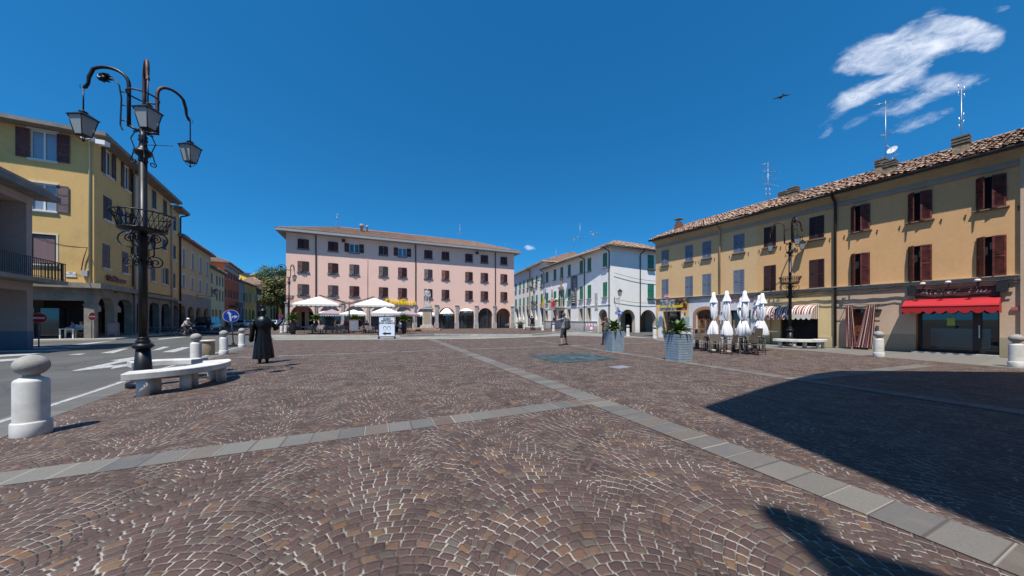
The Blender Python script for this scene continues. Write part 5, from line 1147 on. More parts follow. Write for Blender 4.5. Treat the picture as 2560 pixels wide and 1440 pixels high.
t, u0, u1 = row_house('brick_red_house', 'tall brick red house with a grey cornice and an orange side wall', YL, 561, 596.8, YL.z(561, 650)-.6, plaster('brick_red', (.5, .115, .05), (.38, .09, .045)), [(a, b, 675+i*3, 695+i*2.7) for i, (a, b) in enumerate([(562.3, 565.2), (570.6, 573.8), (577.5, 580.4), (584.4, 587.2), (591.3, 593.8)])]+[(a, b, 722+i*2, 744+i*1.6) for i, (a, b) in enumerate([(562.3, 565.2), (570.6, 573.8), (577.5, 580.4), (584.4, 587.2), (591.3, 593.8)])], M_darkS, [(565, 571, 777), (575, 581, 777), (586, 592, 778)], arch=False, n=0, ov=.9)
mb = MB(); YL.quad(mb, 0, 1, 0, 1); mb = MB(); zt9 = YL.z(561, 650)-.6
mb.face([YL.P(u0-.02, 6, 0), YL.P(u0-.02, zt9, 0), YL.P(u0-.02, zt9, -10), YL.P(u0-.02, 6, -10)]); mb.face([YL.P(u0-.02, zt9, .5), YL.P(u0-.02, zt9+2.2, -5), YL.P(u0-.02, zt9, -10)]); mb.build('side_wall', plaster('orange_side', (.78, .27, .11), (.68, .22, .09)), t)
mb = MB(); YL.box(mb, u0, u1, zt9-1.2, zt9-.002, .003, .12); YL.box(mb, u0-.1, u1+.1, zt9-.35, zt9-.004, .12, .55); mb.build('cornice', plaster('grey_cornice', (.4, .37, .33), (.3, .28, .25)), t)
mb = MB(); ub = YL.u(572); YL.box(mb, ub, ub+9, 4.2, 4.35, .003, 1.0)
for k in range(22): YL.box(mb, ub+.02+k*.42, ub+.05+k*.42, 4.35, 5.2, .95, .98)
YL.box(mb, ub, ub+9, 5.2, 5.25, .93, 1.0); mb.build('balcony', M_iron, t)
# the street bends right
SA = YL.P(u1, 0)
u_ = Fr((SA.x, SA.y), (SA.x-.468*60, SA.y+.884*60)); GS = u_
t, *_ = row_house('grey_arcade_house', 'grey house with two dark arches next to the brick red house', GS, 597.2, 612.4, GS.z(598, 703), plaster('grey_house', (.27, .27, .28), (.2, .2, .2)), [(608.5, 611.8, 731, 752)], M_darkS, [(597.2, 601.5, 768), (603.5, 608.8, 770)], n=0, ov=.5, rise=9)
t, *_ = row_house('yellow_arcade_house', 'pale yellow house with grey shutters over three round arches', GS, 612.6, 641, GS.z(615, 709), plaster('lemon_house', (.72, .43, .14), (.58, .35, .12)), [(614, 618, 732, 754), (624, 628, 733, 755), (636.5, 639.5, 736, 756)], M_greyS, [(613.2, 618.4, 772), (621.8, 627.4, 773), (630, 636.4, 774)], n=0, ov=.5, rise=9)
t, *_ = row_house('maroon_house', 'maroon house with white windows and a balcony down the left street', GS, 641.3, 666.5, GS.z(643, 724), plaster('maroon_house', (.16, .06, .05), (.11, .05, .045)), [(643.5, 647, 735, 752), (650, 653.5, 737, 753), (657, 660.5, 738, 754)], M_white, [(645, 650, 778), (655, 660, 779)], n=0, arch=False, rise=9)
gp = GS.P(GS.u(663), 0); GE = Fr((gp.x, gp.y), (gp.x+.13*40, gp.y+40))
t, *_ = row_house('far_ochre_house', 'distant dull ochre house with a balcony and two arches before the trees', GE, 664, 690.5, GE.z(665, 712), plaster('dull_ochre', (.5, .37, .18), (.38, .28, .15)), [(671.5, 673.5, 736, 752), (677, 679, 738, 752), (682, 684, 739, 753), (687, 688.6, 740, 753)], M_greyS, [(676, 680.5, 769), (683.5, 688, 770)], n=0)
# bright yellow house side above the roofs
t = thing('bright_yellow_house', 'bright yellow house side wall rising above the low street roofs', 'building', (-66, 96, 0), world=True)
A_ = At(598, 800, 113); B_ = At(664, 800, 107); YB = Fr((A_.x, A_.y), (B_.x, B_.y)); zl_, zr2 = YB.z(598.7, 682), YB.z(662.5, 709)
mb = MB(); P4 = [YB.P(0, 0), YB.P(YB.L, 0), YB.P(YB.L, zr2), YB.P(0, zl_)]; mb.extrude(P4, -YB.n.to_3d()*14); mb.build('wall', plaster('bright_yellow', (.75, .46, .08), (.66, .4, .08)), t)
mb = MB(); q = [YB.P(-.4, zl_+.1, .3), YB.P(YB.L+.4, zr2-.05, .3), YB.P(YB.L+.4, zr2-.05, -14.3), YB.P(-.4, zl_+.1, -14.3)]; mb.extrude(q, (0, 0, .28)); mb.build('roof', M_gutter, t)
mb = MB(); u_ = YB.u(628); w_ = 1.2; YB.box(mb, u_-w_, u_+w_, YB.z(628, 700), YB.z(628, 687), -2.5, -.7); c1 = mb.build('chimney', MATS['bright_yellow'], t); mb = MB(); zc = YB.z(628, 687); YB.box(mb, u_-w_*1.4, u_+w_*1.4, zc, zc+.4, -2.8, -.4); YB.box(mb, u_-w_*.8, u_+w_*.8, zc+.402, zc+.8, -2.3, -.9); mb.build('chimney_cap', M_sill, c1)
for px, py in ((617.5, 707), (632, 710.5), (603, 698)):
    mb = MB(); u_ = YB.u(px); YB.box(mb, u_-.4, u_+.4, YB.z(px, py+3), YB.z(px, py-2.5), .01, .06) ; mb.build('small_window', M_brownS, t)
# ---------------- near white porch building ----------------
PB = Vector((-25.65, 16.75)); PL = Fr(PB-D1*5.2, PB)    # long facade seen at a slant
t = thing('porch_building', 'white building with a loggia, balcony railing and a grey based corner pillar', 'building', (PB.x, PB.y, 0), world=True)
M_pw = plaster('porch_white', (.58, .57, .56), (.48, .46, .45), .3); M_pp = plaster('pillar_pinkish', (.38, .29, .25), (.28, .22, .19)); M_pb = plaster('pillar_base', (.16, .18, .22), (.12, .13, .16))
zB = PL.z(88, 722)-.15; zT_ = 8.05; zbal = PL.z(90, 700)
def WB(name, m, u0, u1, z0, z1, d0, d1, par=None): mb = MB(); PL.box(mb, u0, u1, z0, z1, d0, d1); return mb.build(name, m, par or t)
Lp = PL.L
WB('pillar', M_pp, Lp-.42, Lp, .95, zB, -.95, 0); WB('pillar', M_pb, Lp-.43, Lp+.01, 0, .95, -.96, .01)
WB('beam', M_pp, 0, Lp, zB, zbal-.2, -.9, -.002); WB('beam', M_pp, Lp-.4, Lp-.002, zB+.002, zbal-.2, -9, -.9)
WB('slab', M_conc, 0, Lp+.0, zbal-.198, zbal-.02, -9, -.003)
WB('wall', M_pw, 0, Lp-1.1, zbal, zT_, -9, -.75); WB('wall', M_pp, Lp-.42, Lp-.01, zbal, zT_, -9, -.02); WB('wall', M_pw, Lp-1.1, Lp-.42, zbal, zT_, -9, -1.4)
WB('fascia', M_pp, 0, Lp, zT_-.4, zT_, -.9, -.001); eo = WB('eave', MATS['weathered_eave'], 0, Lp+.5, zT_+.002, zT_+.3, -9.5, .72)
WB('roof', T_red, 0, Lp+.35, zT_+.31, zT_+.55, -9.3, .5, eo)
mb = MB(); PL.box(mb, 2.2, 3.3, zbal+.02, zbal+2.35, -.74, -.7, 0); 
for k in range(26): PL.box(mb, 2.22, 3.28, zbal+.1+k*.086, zbal+.15+k*.086, -.7, -.68, 0)
PL.box(mb, 3.3, 3.42, zbal+.02, zbal+2.35, -.74, -.66, 1); mb.build('balcony_door', [mat('dark_roller', (.035, .04, .045), .6), MATS['pale_pipe']], t)
mb = MB(); PL.box(mb, 2.6, 3.9, zT_-1.15, zT_-.55, -.74, -.7, 0); PL.box(mb, 3.0, 3.06, zT_-1.15, zT_-.55, -.7, -.66, 1); mb.build('strip_window', [M_glass, M_white], t)
bs = WB('balcony', M_conc, 0, Lp+.55, zbal-.2, zbal, .0, .95); mb = MB()
for k in range(44):
    uu = .1+k*(Lp+.4)/43; PL.box(mb, uu-.009, uu+.009, zbal, zbal+.95, .86, .88)
for k in range(8): dd = .05+k*.115; PL.box(mb, Lp+.49, Lp+.51, zbal, zbal+.95, dd, dd+.018)
PL.box(mb, .1, Lp+.52, zbal+.95, zbal+.985, .845, .895); PL.box(mb, Lp+.47, Lp+.52, zbal+.95, zbal+.985, 0, .845); PL.box(mb, .1, Lp+.52, zbal+.06, zbal+.09, .855, .885); PL.box(mb, Lp+.2, Lp+.25, zbal, zbal+.95, .84, .9)
mb.build('railing', M_iron, bs)
# dark shop room behind the porch
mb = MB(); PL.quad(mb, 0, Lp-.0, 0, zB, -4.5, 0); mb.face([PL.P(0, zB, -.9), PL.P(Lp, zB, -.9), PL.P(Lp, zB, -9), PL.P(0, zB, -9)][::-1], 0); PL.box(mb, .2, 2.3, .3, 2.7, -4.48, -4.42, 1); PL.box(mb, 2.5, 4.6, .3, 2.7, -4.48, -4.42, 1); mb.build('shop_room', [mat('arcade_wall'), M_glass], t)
# ---------------- church behind the camera (casts the big shadow) ----------------
t = thing('church', 'large church standing behind the photographer and throwing the shadow on the right', 'building', (12, -10, 0), world=True)
HR = 12.0; rp = [(1.80, .06), (4.4, 1.8), (6.9, 3.35), (8.23, 3.93), (10.5, 3.9), (13.33, 3.73), (25, 3.3), (25, -25), (2.1, -25), (1.97, -3.2), (1.89, -.87)]
mb = MB(); mb.extrude([V(x, y, HR) for x, y in rp], (0, 0, .35)); mb.build('cornice', mat('church_stone', (.42, .36, .28), .9, var=.2, coord='Pos'), t)
wp = [(3.3, .6), (8.6, 2.6), (13.5, 2.5), (24.5, 2.2), (24.5, -24.5), (3.3, -24.5)]
mb = MB(); mb.extrude([V(x, y, 0) for x, y in wp], (0, 0, HR-.003)); mb.build('wall', plaster('church_plaster', (.45, .38, .28)), t)
mb = MB(); mb.extrude([V(4, -.5, HR+.36), V(24, .6, HR+.36), V(24, -24, HR+.36), V(4, -24, HR+.36)], (0, 0, .5)); mb.build('roof', M_gutter, t)
mb = MB(); mb.tube([(2.3, -4.9, HR-.1), (1.2, -4.3, HR-.1), (.8, -3.95, HR-.05), (.62, -3.58, HR), (.585, -3.38, HR), (.56, -3.17, HR), (.555, -2.95, HR), (.53, -2.84, HR), (.5, -2.78, HR)], [.4, .5, .5, .4, .25, .16, .16, .13, .05], 12); mb.ball((.6, -3.0, HR), .2, .14, .12); mb.build('shadow_blob_caster', MATS['church_stone'], t)  # unseen lumpy form added to throw the rounded shadow at the lower right

# ---------------- lamp posts ----------------
def spiral(c, r0, r1, a0, a1, n=22):   # planar spiral in local (s, z)
    return [(c[0]+(r0+(r1-r0)*k/n)*cos(a0+(a1-a0)*k/n), c[1]+(r0+(r1-r0)*k/n)*sin(a0+(a1-a0)*k/n)) for k in range(n+1)]
def lamp_post(loc, rz, label, angs=(0, 120, 240)):
    t = thing('lamp_post', label, 'lamp post', loc, rz, 'three armed lantern posts around the square')
    mb = MB(); mb.lathe([(.27, 0), (.27, .1), (.24, .13), (.19, .15), (.17, .2), (.2, .26), (.165, .32), (.15, .4), (.118, .88)], n=20, rot=pi/8)
    mb.build('base', M_iron, t)
    mb = MB(); mb.lathe([(.1, .86), (.15, .89), (.17, .925), (.175, .95), (.15, .99), (.1, 1.0), (.12, 1.02), (.125, 1.05), (.1, 1.08), (.095, 1.11), (.105, 1.13), (.085, 1.15)], n=28, mod=lambda a, z: 1+.05*abs(sin(a*pi*14)) if .9 < z < .97 else 1); mb.build('collar', M_iron, t)
    mb = MB(); mb.lathe([(.078, 1.14), (.074, 2.9), (.072, 3.0), (.085, 3.02), (.085, 3.4), (.1, 3.45), (.072, 3.5), (.068, 5.2)], n=20); mb.build('shaft', M_iron, t)
    mb = MB(); mb.lathe([(.068, 5.18), (.085, 5.22), (.075, 5.27), (.08, 5.32), (.13, 5.36), (.16, 5.41), (.15, 5.45), (.09, 5.5), (.07, 5.56), (.06, 5.66), (.085, 5.7), (.06, 5.74), (.08, 5.78), (.055, 5.82), (.055, 6.0)], n=20); mb.build('capital', M_iron, t)
    # basket
    mb = MB(); n = 30; R1, R0, zt, zb = .5, .385, 3.98, 3.62
    for R, z in ((R1, zt), (R0, zb)): mb.tube([(R*cos(2*pi*k/48), R*sin(2*pi*k/48), z+.006*(k % 2)) for k in range(49)], .016, 6)
    for k in range(n):
        for s_ in (-1, 1):
            P = []
            for j in range(6): f = j/5; a = 2*pi*(k+s_*f*1.1)/n; R = R0+(R1-R0)*f**1.8; P.append((R*cos(a), R*sin(a), zb+(zt-zb)*f))
            mb.tube(P, .0075, 4)
    mb.build('flower_basket', M_iron, t)
    mb = MB(); mb.lathe([(.05, 3.55), (.385, 3.6), (.385, 3.625), (.05, 3.63)], n=24); mb.build('basket_floor', M_iron, t)
    for q in range(4):
        a = q*pi/2+.4; ca_, sa_ = cos(a), sin(a); L = lambda pts: [(p[0]*ca_, p[0]*sa_, p[1]) for p in pts]
        mb = MB(); mb.tube(L([(.3, 3.56)]+spiral((.25, 3.4), .17, .17, radians(70), radians(-75), 10)+[(.19, 3.2), (.19, 3.05)]), .014, 6)
        mb.tube(L(spiral((.22, 3.42), .1, .02, radians(120), radians(-420))), .012, 5); mb.tube(L([(.07, 3.25), (.12, 3.4), (.16, 3.5), (.2, 3.53)]), .012, 5)
        mb.tube(L([(.19, 3.05)]+spiral((.22, 2.87), .14, .025, radians(110), radians(-440))), .013, 6); mb.tube(L([(.19, 3.05), (.12, 3.0), (.08, 2.9)]+spiral((.13, 2.87), .06, .03, radians(180), radians(540), 10)), .012, 5); mb.build('scroll_bracket', M_iron, t)
    # head: fork, ring, arms, lanterns
    mb = MB(); Rr = .25
    mb.tube([(Rr*cos(2*pi*k/32), Rr*sin(2*pi*k/32), 6.72) for k in range(33)], .018, 6); mb.build('ring', M_rust, t)
    for i, ad in enumerate((197, 324, 78)):
        a = radians(ad); rad = (1.02, .9, .9)[i]; ca_, sa_ = cos(a), sin(a); L = lambda pts: [(p[0]*ca_, p[0]*sa_, p[1]) for p in pts]
        mb = MB(); h = rad-.06; c = (Rr+h)/2; w_ = (h-Rr)/2
        path = [(Rr, 5.98), (Rr, 6.6), (Rr, 6.95)]+[(c-w_*cos(pi*k/12), 6.95+.3*sin(pi*k/12)) for k in range(1, 10)]+[(h-.03, 6.96), (h-.02, 6.82), (h+.03, 6.72), (rad, 6.7)]
        mb.tube(L(path), [.034]*(len(path)-3)+[.028, .034, .02], 8); mb.tube(L([(rad, 6.7), (rad, 6.2)]), .013, 6)
        mb.tube(L([(.05, 5.9), (Rr*.7, 5.96), (Rr, 6.0)]), .03, 6); mb.tube(L([(rad+.05, 6.68), (rad+.06, 6.76), (rad-.02, 6.78), (rad-.06, 6.72)]), .006, 4)
        am = mb.build('arm', M_iron if i == 0 else M_rust, t)
        mb = MB(); mb.tube(L([(Rr+.1, 5.88), (.37, 5.9), (.4, 6.0), (.38, 6.6), (.42, 6.9), (.55, 7.05)] if i == 0 else [(Rr+.02, 6.0), (Rr+.03, 6.02)]), .014, 6)
        if i == 0:
            for k in range(9):
                b = 2*pi*k/9; mb.face([Vector(p) for p in L([(.68, 7.02)])][0:1]+[V(.68*ca_-cos(b)*.13*ca_+sin(b)*.02, .68*sa_-cos(b)*.13*sa_, 7.02+sin(b)*.1), V(.68*ca_-cos(b+.5)*.15*ca_, .68*sa_-cos(b+.5)*.15*sa_+.03, 7.02+sin(b+.5)*.12), V(.68*ca_-cos(b+.8)*.08*ca_, .68*sa_-cos(b+.8)*.08*sa_-.03, 7.02+sin(b+.8)*.07)])
            mb.ball((.68*ca_, .68*sa_, 7.0), .05, n=8)
            for zz_ in (6.1, 6.45, 6.75): mb.tube(L([(Rr, zz_), (.385, zz_)]), .012, 5)
            mb.build('ornament', M_iron, am)
        mb = MB(); lantern(mb, (rad*ca_, rad*sa_, 5.64), .148); mb.build('lantern', [M_iron, M_lg], t)
        mb = MB(); mb.tube(L([(.16, 5.98)]+spiral((.15, 5.9), .06, .015, radians(60), radians(400), 12)), .009, 5)
        mb.tube(L([(.07, 5.98), (.14, 5.9), (.22, 5.72), (.15, 5.5), (.2, 5.3)]+spiral((.17, 5.22), .07, .02, radians(60), radians(-380), 14)), .011, 5); mb.build('scroll_bracket', M_iron, t)
    for a, dz_ in ((.15, .02), (-.6, -.14)):
        mb = MB(); mb.tube([(0, 0, 5.6), (.5*cos(a), .5*sin(a), 5.6+dz_), (.6*cos(a), .6*sin(a), 5.6+dz_)], .007, 5); mb.build('flag_rod', M_iron, t)
    return t
lp = lamp_post((-8.55, 7.25, 0), 0, 'large near black lamp post beside the curved white bench on the left')
dup(lp, (16.0, 18.0, 0), radians(48), 'black lamp post before the striped awning on the right')
dup(lp, G(722.5, 832.5, .12), radians(15), 'black lamp post at the left corner of the pink house')
dup(lp, G(1335, 824, .12), radians(150), 'distant black lamp post in front of the white wing')

# ---------------- bollards and benches ----------------
M_marb = mat('white_stone', (.64, .63, .6), .7, var=.1, vscale=3.5, bump=.08, bscale=70, coord='Object', col2=(.43, .41, .37))
M_marbg = mat('grey_stone_ball', (.36, .345, .315), .85, var=.2, vscale=7, bump=.3, bscale=45, col2=(.24, .23, .21))
bt = thing('bollard', 'nearest white stone bollard with a grey oval cap at the left edge', 'bollard', (0, 0, 0), 0, 'white stone bollards with ball caps')
mb = MB(); mb.lathe([(.162, 0), (.165, .01), (.165, .175), (.16, .185), (.148, .19), (.146, .2), (.146, .715), (.143, .73), (.13, .75), (.088, .775), (.075, .785), (.01, .79)], n=36); bd = mb.build('post', M_marb, bt)
mb = MB(); mb.ball((0, 0, .935), .15, .15, .14, n=28); mb.tube([(0, 0, .77), (0, 0, .82)], .07, 16); mb.build('ball_cap', M_marbg, bt)
def gb(px, py, z=0., back=.14): p = G(px, py, z); d = V(p.x, p.y, 0).normalized(); return p+d*back
bt.location = gb(79, 1092)
bl = [(490, 912, 0, 'white bollard half hidden behind the near curved bench'), (559.5, 887, 0, 'white bollard between the stone bin and the blue arrow sign'), (604.5, 869, 0, 'white bollard left of the bronze priest statue'), (704, 833, .12, 'small white bollard right of the raised bronze hand'), (714, 830.5, .12, 'small white bollard just left of the potted palm'),
      (1569.7, 842.3, 0, 'white bollard right of the first grey planter'), (1636.7, 848, 0, 'white bollard at the corner of the ochre house'), (1721.6, 857, 0, 'white bollard seen behind the second grey planter'), (2197, 893, 0, 'white bollard before the curtained door'), (2541, 919, 0, 'rightmost white bollard in front of the red awning shop'),
      (1291.6, 821.5, .12, 'far white bollard left of the dark tub by the white wing'), (1311, 823, .12, 'far white bollard right of the dark tub by the white wing'), (1356.8, 827, .12, 'far white bollard right of the small bronze statue'), (1383.6, 829, .12, 'far white bollard left of the man taking a photo')]
for px, py, z, lb in bl: dup(bt, gb(px, py, z), px*.1, lb)
def bench(loc, R0, R1, a0, a1, legs, label, z=.35, th=.135):
    t = thing('bench', label, 'bench', loc, 0, 'curved white stone benches'); mb = MB(); n = 28; A = [radians(a0+(a1-a0)*k/n) for k in range(n+1)]
    rows = []
    for a in A:
        f = [(R0, z+.012), (R0+.012, z), (R1-.012, z), (R1, z+.012), (R1, z+th-.012), (R1-.012, z+th), (R0+.012, z+th), (R0, z+th-.012)]; rows.append([V(r*cos(a), r*sin(a), zz) for r, zz in f])
    mb.grid(rows[::-1], True, smooth=False, caps=True); mb.build('seat', M_marb, t)
    for f in legs:
        a = radians(a0+(a1-a0)*f[0]); r = R0+(R1-R0)*f[1]; mb = MB(); mb.lathe([(.095, 0), (.095, z-.002)], (r*cos(a), r*sin(a)), 20, caps=True); mb.build('leg', M_marb, t)
    return t
LP = (-8.55, 7.25, 0)
bench(LP, 1.0, 1.52, -51, 56, [(.1, .75), (.18, .2), (.36, .6), (.5, .2), (.72, .75), (.9, .3)], 'long curved white stone bench around the near lamp post')
bench(LP, 1.05, 1.5, 88, 150, [(.2, .5), (.8, .5)], 'second white stone bench section behind the near lamp post')
bench((16.0, 18.0, 0), 1.0, 1.52, 200, 318, [(.08, .5), (.3, .7), (.5, .3), (.72, .7), (.93, .6)], 'curved white stone bench at the foot of the right lamp post')
for px, py, a, lb in ((1335, 825, 190, 'far pale bench under the distant lamp post'), (757, 825, 200, 'low stone bench behind the potted palm by the pink house')):
    bench(G(px, py, .12)+V(0, 1.1, 0), 1.0, 1.5, a, a+130, [(.1, .5), (.5, .5), (.9, .5)], lb)
t = thing('waste_bin', 'barrel shaped beige stone litter bin with a pale lid', 'bin', gb(521, 888, 0, .1), 0)
mb = MB(); mb.lathe([(.2, 0), (.21, .02), (.215, .3), (.205, .56), (.2, .58)], n=28); mb.build('body', mat('exposed_aggregate', (.36, .27, .18), .95, var=.4, vscale=60, bump=1, bscale=90, col2=(.16, .12, .08)), t)
mb = MB(); mb.lathe([(.19, .585), (.245, .6), (.25, .64), (.22, .66), (.1, .665), (.01, .665)], n=28); mb.build('lid', mat('pale_lid', (.6, .5, .4), .7, var=.1), t)

# ---------------- planters and palms ----------------
M_leafd = mat('palm_leaf', (.09, .16, .025), .5, var=.3, vscale=6); M_soil = mat('soil', (.06, .035, .022), 1, var=.3, vscale=20)
M_trunk = mat('palm_trunk', (.09, .06, .035), .95, var=.3, vscale=30, bump=1, bscale=40)
def cycas(mb, c, R, n, seed, lift=.8, wd=.018):
    rnd = random.Random(seed); c = Vector(c)
    for k in range(n):
        a = 2.4*k+rnd.uniform(-.2, .2); f = k/n; el = radians(78-68*f)+rnd.uniform(-.08, .08); L = R*(1.05+rnd.uniform(-.12, .12)); m = 16; prev = c; d = V(cos(a)*cos(el), sin(a)*cos(el), sin(el)); pts = [c]
        for j in range(m):
            d = (d+V(0, 0, -.075*(1-f*.35))).normalized(); pts.append(pts[-1]+d*L/m)
        mb.tube(pts[::3]+[pts[-1]], .006*R/.5, 4)
        for j in range(2, m+1):
            p = pts[j]; d = (pts[j]-pts[j-1]).normalized(); sd = d.cross(V(0, 0, 1)).normalized(); up = sd.cross(d); ll = R*.3*sin(pi*(j/m)**.75*.93+.12)
            for q in (0, .5):
                pp = p-d*L/m*q
                for s_ in (-1, 1):
                    tip = pp+sd*s_*ll*.8+d*ll*.55+up*ll*.12; mb.face([pp-d*wd*R, pp+d*wd*R, tip])
def planter(loc, rz, label, seed, R, flowers=False):
    t = thing('planter', label, 'planter', loc, rz, 'tapered grey slatted planters'); n = 11; H = 1.0; mb = MB()
    for k in range(n):
        z0, z1 = k*H/n, (k+1)*H/n-.013; w0, w1 = .315+.035*z0/H, .315+.035*z1/H
        P0 = [V(x*w0, y*w0, z0) for x, y in ((-1, -1), (1, -1), (1, 1), (-1, 1))]; P1 = [V(x*w1, y*w1, z1) for x, y in ((-1, -1), (1, -1), (1, 1), (-1, 1))]
        mb.grid([P0, P1], True, smooth=False); mb.face(P1)
        mb.grid([[V(p.x*.95, p.y*.95, z1-.002) for p in P1], [V(p.x*.95, p.y*.95, z1+.014) for p in P1]], True, smooth=False)
    mb.build('box', mat('blue_grey_boards', (.25, .32, .38), .6, var=.12, vscale=5), t)
    mb = MB(); mb.box(-.33, .33, -.33, .33, .93, 1.005); mb.build('soil', M_soil, t)
    mb = MB(); mb.lathe([(.09, 1.0), (.1, 1.06), (.06, 1.14)], n=12); mb.build('trunk', M_trunk, t)
    mb = MB(); cycas(mb, (0, 0, 1.1), R, 44, seed, wd=.03); mb.build('fronds', M_leafd, t)
    if flowers:
        rnd = random.Random(3); mb = MB()
        for k in range(420):
            a = rnd.uniform(0, 6.3); r = rnd.uniform(0, .26); p = V(-.12+r*cos(a)*.9, -.12+r*sin(a)*.6, 1.02+rnd.uniform(0, .24)*(1-r)); q = Vector((rnd.gauss(0, 1), rnd.gauss(0, 1), rnd.gauss(0, 1))).normalized()*.028; s_ = q.orthogonal().normalized()*.028; mb.face([p-q, p-s_, p+q, p+s_], 1 if rnd.random() < .3 else 0)
        mb.build('flowers', [mat('low_leaf', (.05, .09, .025), .7), mat('red_flower', (.3, .03, .04), .7)], t)
    return t
pA = G(1534, 880); pB = G(1697, 905)
planter(pA+V(.16, .4, 0), radians(15), 'grey slatted planter with a small palm and red flowers in front of the walking woman', 11, .52, True)
planter(pB+V(.2, .4, 0), radians(17), 'nearer grey slatted planter with a small palm before the food banner', 12, .5)
def potted(loc, label, R, seed, pot=True):
    t = thing('potted_palm', label, 'potted plant', loc, seed*.7, 'palms in tall dark pots'); mb = MB(); mb.lathe([(.19, 0), (.27, 1.02), (.285, 1.06), (.25, 1.06), (.23, .98), (.01, .97)], n=24, mod=lambda a, z: 1+.015*sin(a*2*pi*16)); mb.build('pot', mat('dark_pot', (.04, .045, .055), .45), t)
    mb = MB(); mb.lathe([(.09, .96), (.12, 1.1), (.11, 1.3), (.06, 1.42)], n=12); mb.build('trunk', M_trunk, t); mb = MB(); cycas(mb, (0, 0, 1.38), R, 46, seed); mb.build('fronds', M_leafd, t); return t
potted(G(729, 836.5, .12)+V(0, .2, 0), 'potted palm beside the left lamp post at the cafe edge', .85, 1); potted(G(790, 830, .12), 'potted palm behind the first cafe tables', .85, 2); potted(G(886, 830, .12), 'potted palm hidden behind the slanted chalkboard', .8, 3); potted(G(1010.5, 833.5, .12), 'potted palm right of the museum board', .85, 4)
# flower tubs beside the marble statue
def tub(px, py, label, col, green):
    t = thing('flower_tub', label, 'planter', G(px, py, .12), 0); mb = MB(); mb.lathe([(.34, 0), (.42, .62), (.4, .64), (.3, .6), (.01, .6)], n=12); mb.build('pot', mat('dark_pot'), t); rnd = random.Random(px); mb = MB()
    for k in range(500):
        a = rnd.uniform(0, 6.3); r = rnd.uniform(0, .6)**.8; p = V(r*cos(a), r*sin(a), .62+rnd.uniform(0, .5)*(1-r*.6)); q = Vector((rnd.gauss(0, 1), rnd.gauss(0, 1), rnd.gauss(0, 1))).normalized()*.07; s_ = q.orthogonal().normalized()*.05; mb.face([p-q, p-s_, p+q, p+s_], 1 if rnd.random() < .5 else 0)
    mb.build('flowers', [mat('leaf_green', (.06, .13, .03), .7), mat(col, green, .7)], t)
tub(1046, 820, 'dark tub of yellow and orange flowers left of the marble statue', 'yellow_petal', (.5, .33, .04)); tub(1088.5, 819, 'dark tub of low green leaves right of the marble statue', 'fresh_green', (.12, .22, .05)); tub(1301, 820.5, 'dark tub between two far bollards by the white wing', 'dull_green', (.05, .08, .04))

# ---------------- bronze ground relief and drain ----------------
def bronze_map():
    m = bpy.data.materials.new('bronze_map'); m.use_nodes = True; t = NT(m.node_tree); b = t.n['Principled BSDF']; p = t.new('ShaderNodeNewGeometry').outputs['Position']
    f = t.noise(p, 2.5, 8, .7, dist=1.2); t.l.new(t.ramp(f, [(.35, (.02, .032, .035)), (.5, (.05, .085, .085)), (.65, (.14, .17, .165))]), b.inputs['Base Color']); b.inputs['Metallic'].default_value = .35; b.inputs['Roughness'].default_value = .55
    bn = t.new('ShaderNodeBump'); bn.inputs['Strength'].default_value = 1; bn.inputs['Distance'].default_value = .03; t.l.new(f, bn.inputs['Height']); t.l.new(bn.outputs[0], b.inputs['Normal']); return m
P = [G(1320.7, 889.5), G(1393, 908), G(1547, 899), G(1471, 884)]
mb = MB(); mb.extrude([V(p.x, p.y, .001) for p in P], (0, 0, .014)); tag(mb.build('ground_relief', bronze_map(), off=P[0]), 'dark green bronze relief map set flat in the paving', 'relief map')
P = [G(1520, 918), G(1547, 922.5), G(1580, 918.5), G(1555, 914.5)]
mb = MB(); a, b, c, d = P
for k in range(7):
    f = (k+.1)/7; g_ = (k+.65)/7; mb.extrude([a.lerp(b, f)+V(0, 0, .006), a.lerp(b, g_)+V(0, 0, .006), d.lerp(c, g_)+V(0, 0, .006), d.lerp(c, f)+V(0, 0, .006)], (0, 0, .008))
for k in (0, .33, .64, .96): mb.extrude([a.lerp(d, k)+V(0, 0, .004), b.lerp(c, k)+V(0, 0, .004), b.lerp(c, k+.04)+V(0, 0, .004), a.lerp(d, k+.04)+V(0, 0, .004)], (0, 0, .008))
tag(mb.build('drain_grate', mat('galvanised', (.5, .5, .52), .4, metal=.5), off=a), 'small square metal drain grate in the cobbles', 'grate')

# ---------------- signs ----------------
M_blue = mat('sign_blue', (.005, .05, .38), .4); M_sred = mat('traffic_red', (.45, .015, .02), .4); M_pole = mat('grey_pole', (.13, .14, .16), .4, metal=.6)
def yawv(fr_n): return atan2(fr_n[1], fr_n[0])
def disc(mb, r, y, n=36, mi=0, th=.006, sx=1):
    ring = [V(sx*r*cos(2*pi*k/n), y, r*sin(2*pi*k/n)) for k in range(n)]; mb.extrude(ring, (0, -th, 0), mi)
def face_to(p, extra=0): return atan2(-p[1], -p[0])+pi/2+extra
p = G(582, 866); t = thing('direction_sign', 'round blue traffic sign with two white arrows on a leaning pole', 'sign', p, face_to(p, .15))
mb = MB(); mb.tube([(.03, 0, .1), (-.1, 0, 2.05)], .03, 10); mb.build('pole', M_pole, t)
mb = MB(); mb.box(-.32, .34, -.2, .2, 0, .1); mb.box(-.05, .1, -.05, .05, .1, .2); mb.build('foot', mat('black_rubber', (.03, .03, .032), .8), t)
zc = 1.55+(HZ-790)*p.y/F_
mb = MB(); r = 15.6*p.y/F_; ring = lambda rr, y: [V(-.085+rr*cos(2*pi*k/40), y, zc+rr*sin(2*pi*k/40)) for k in range(40)]
mb.extrude(ring(r, -.035), (0, -.008, 0), 1); mb.extrude(ring(r*.94, -.0435), (0, -.002, 0), 0)
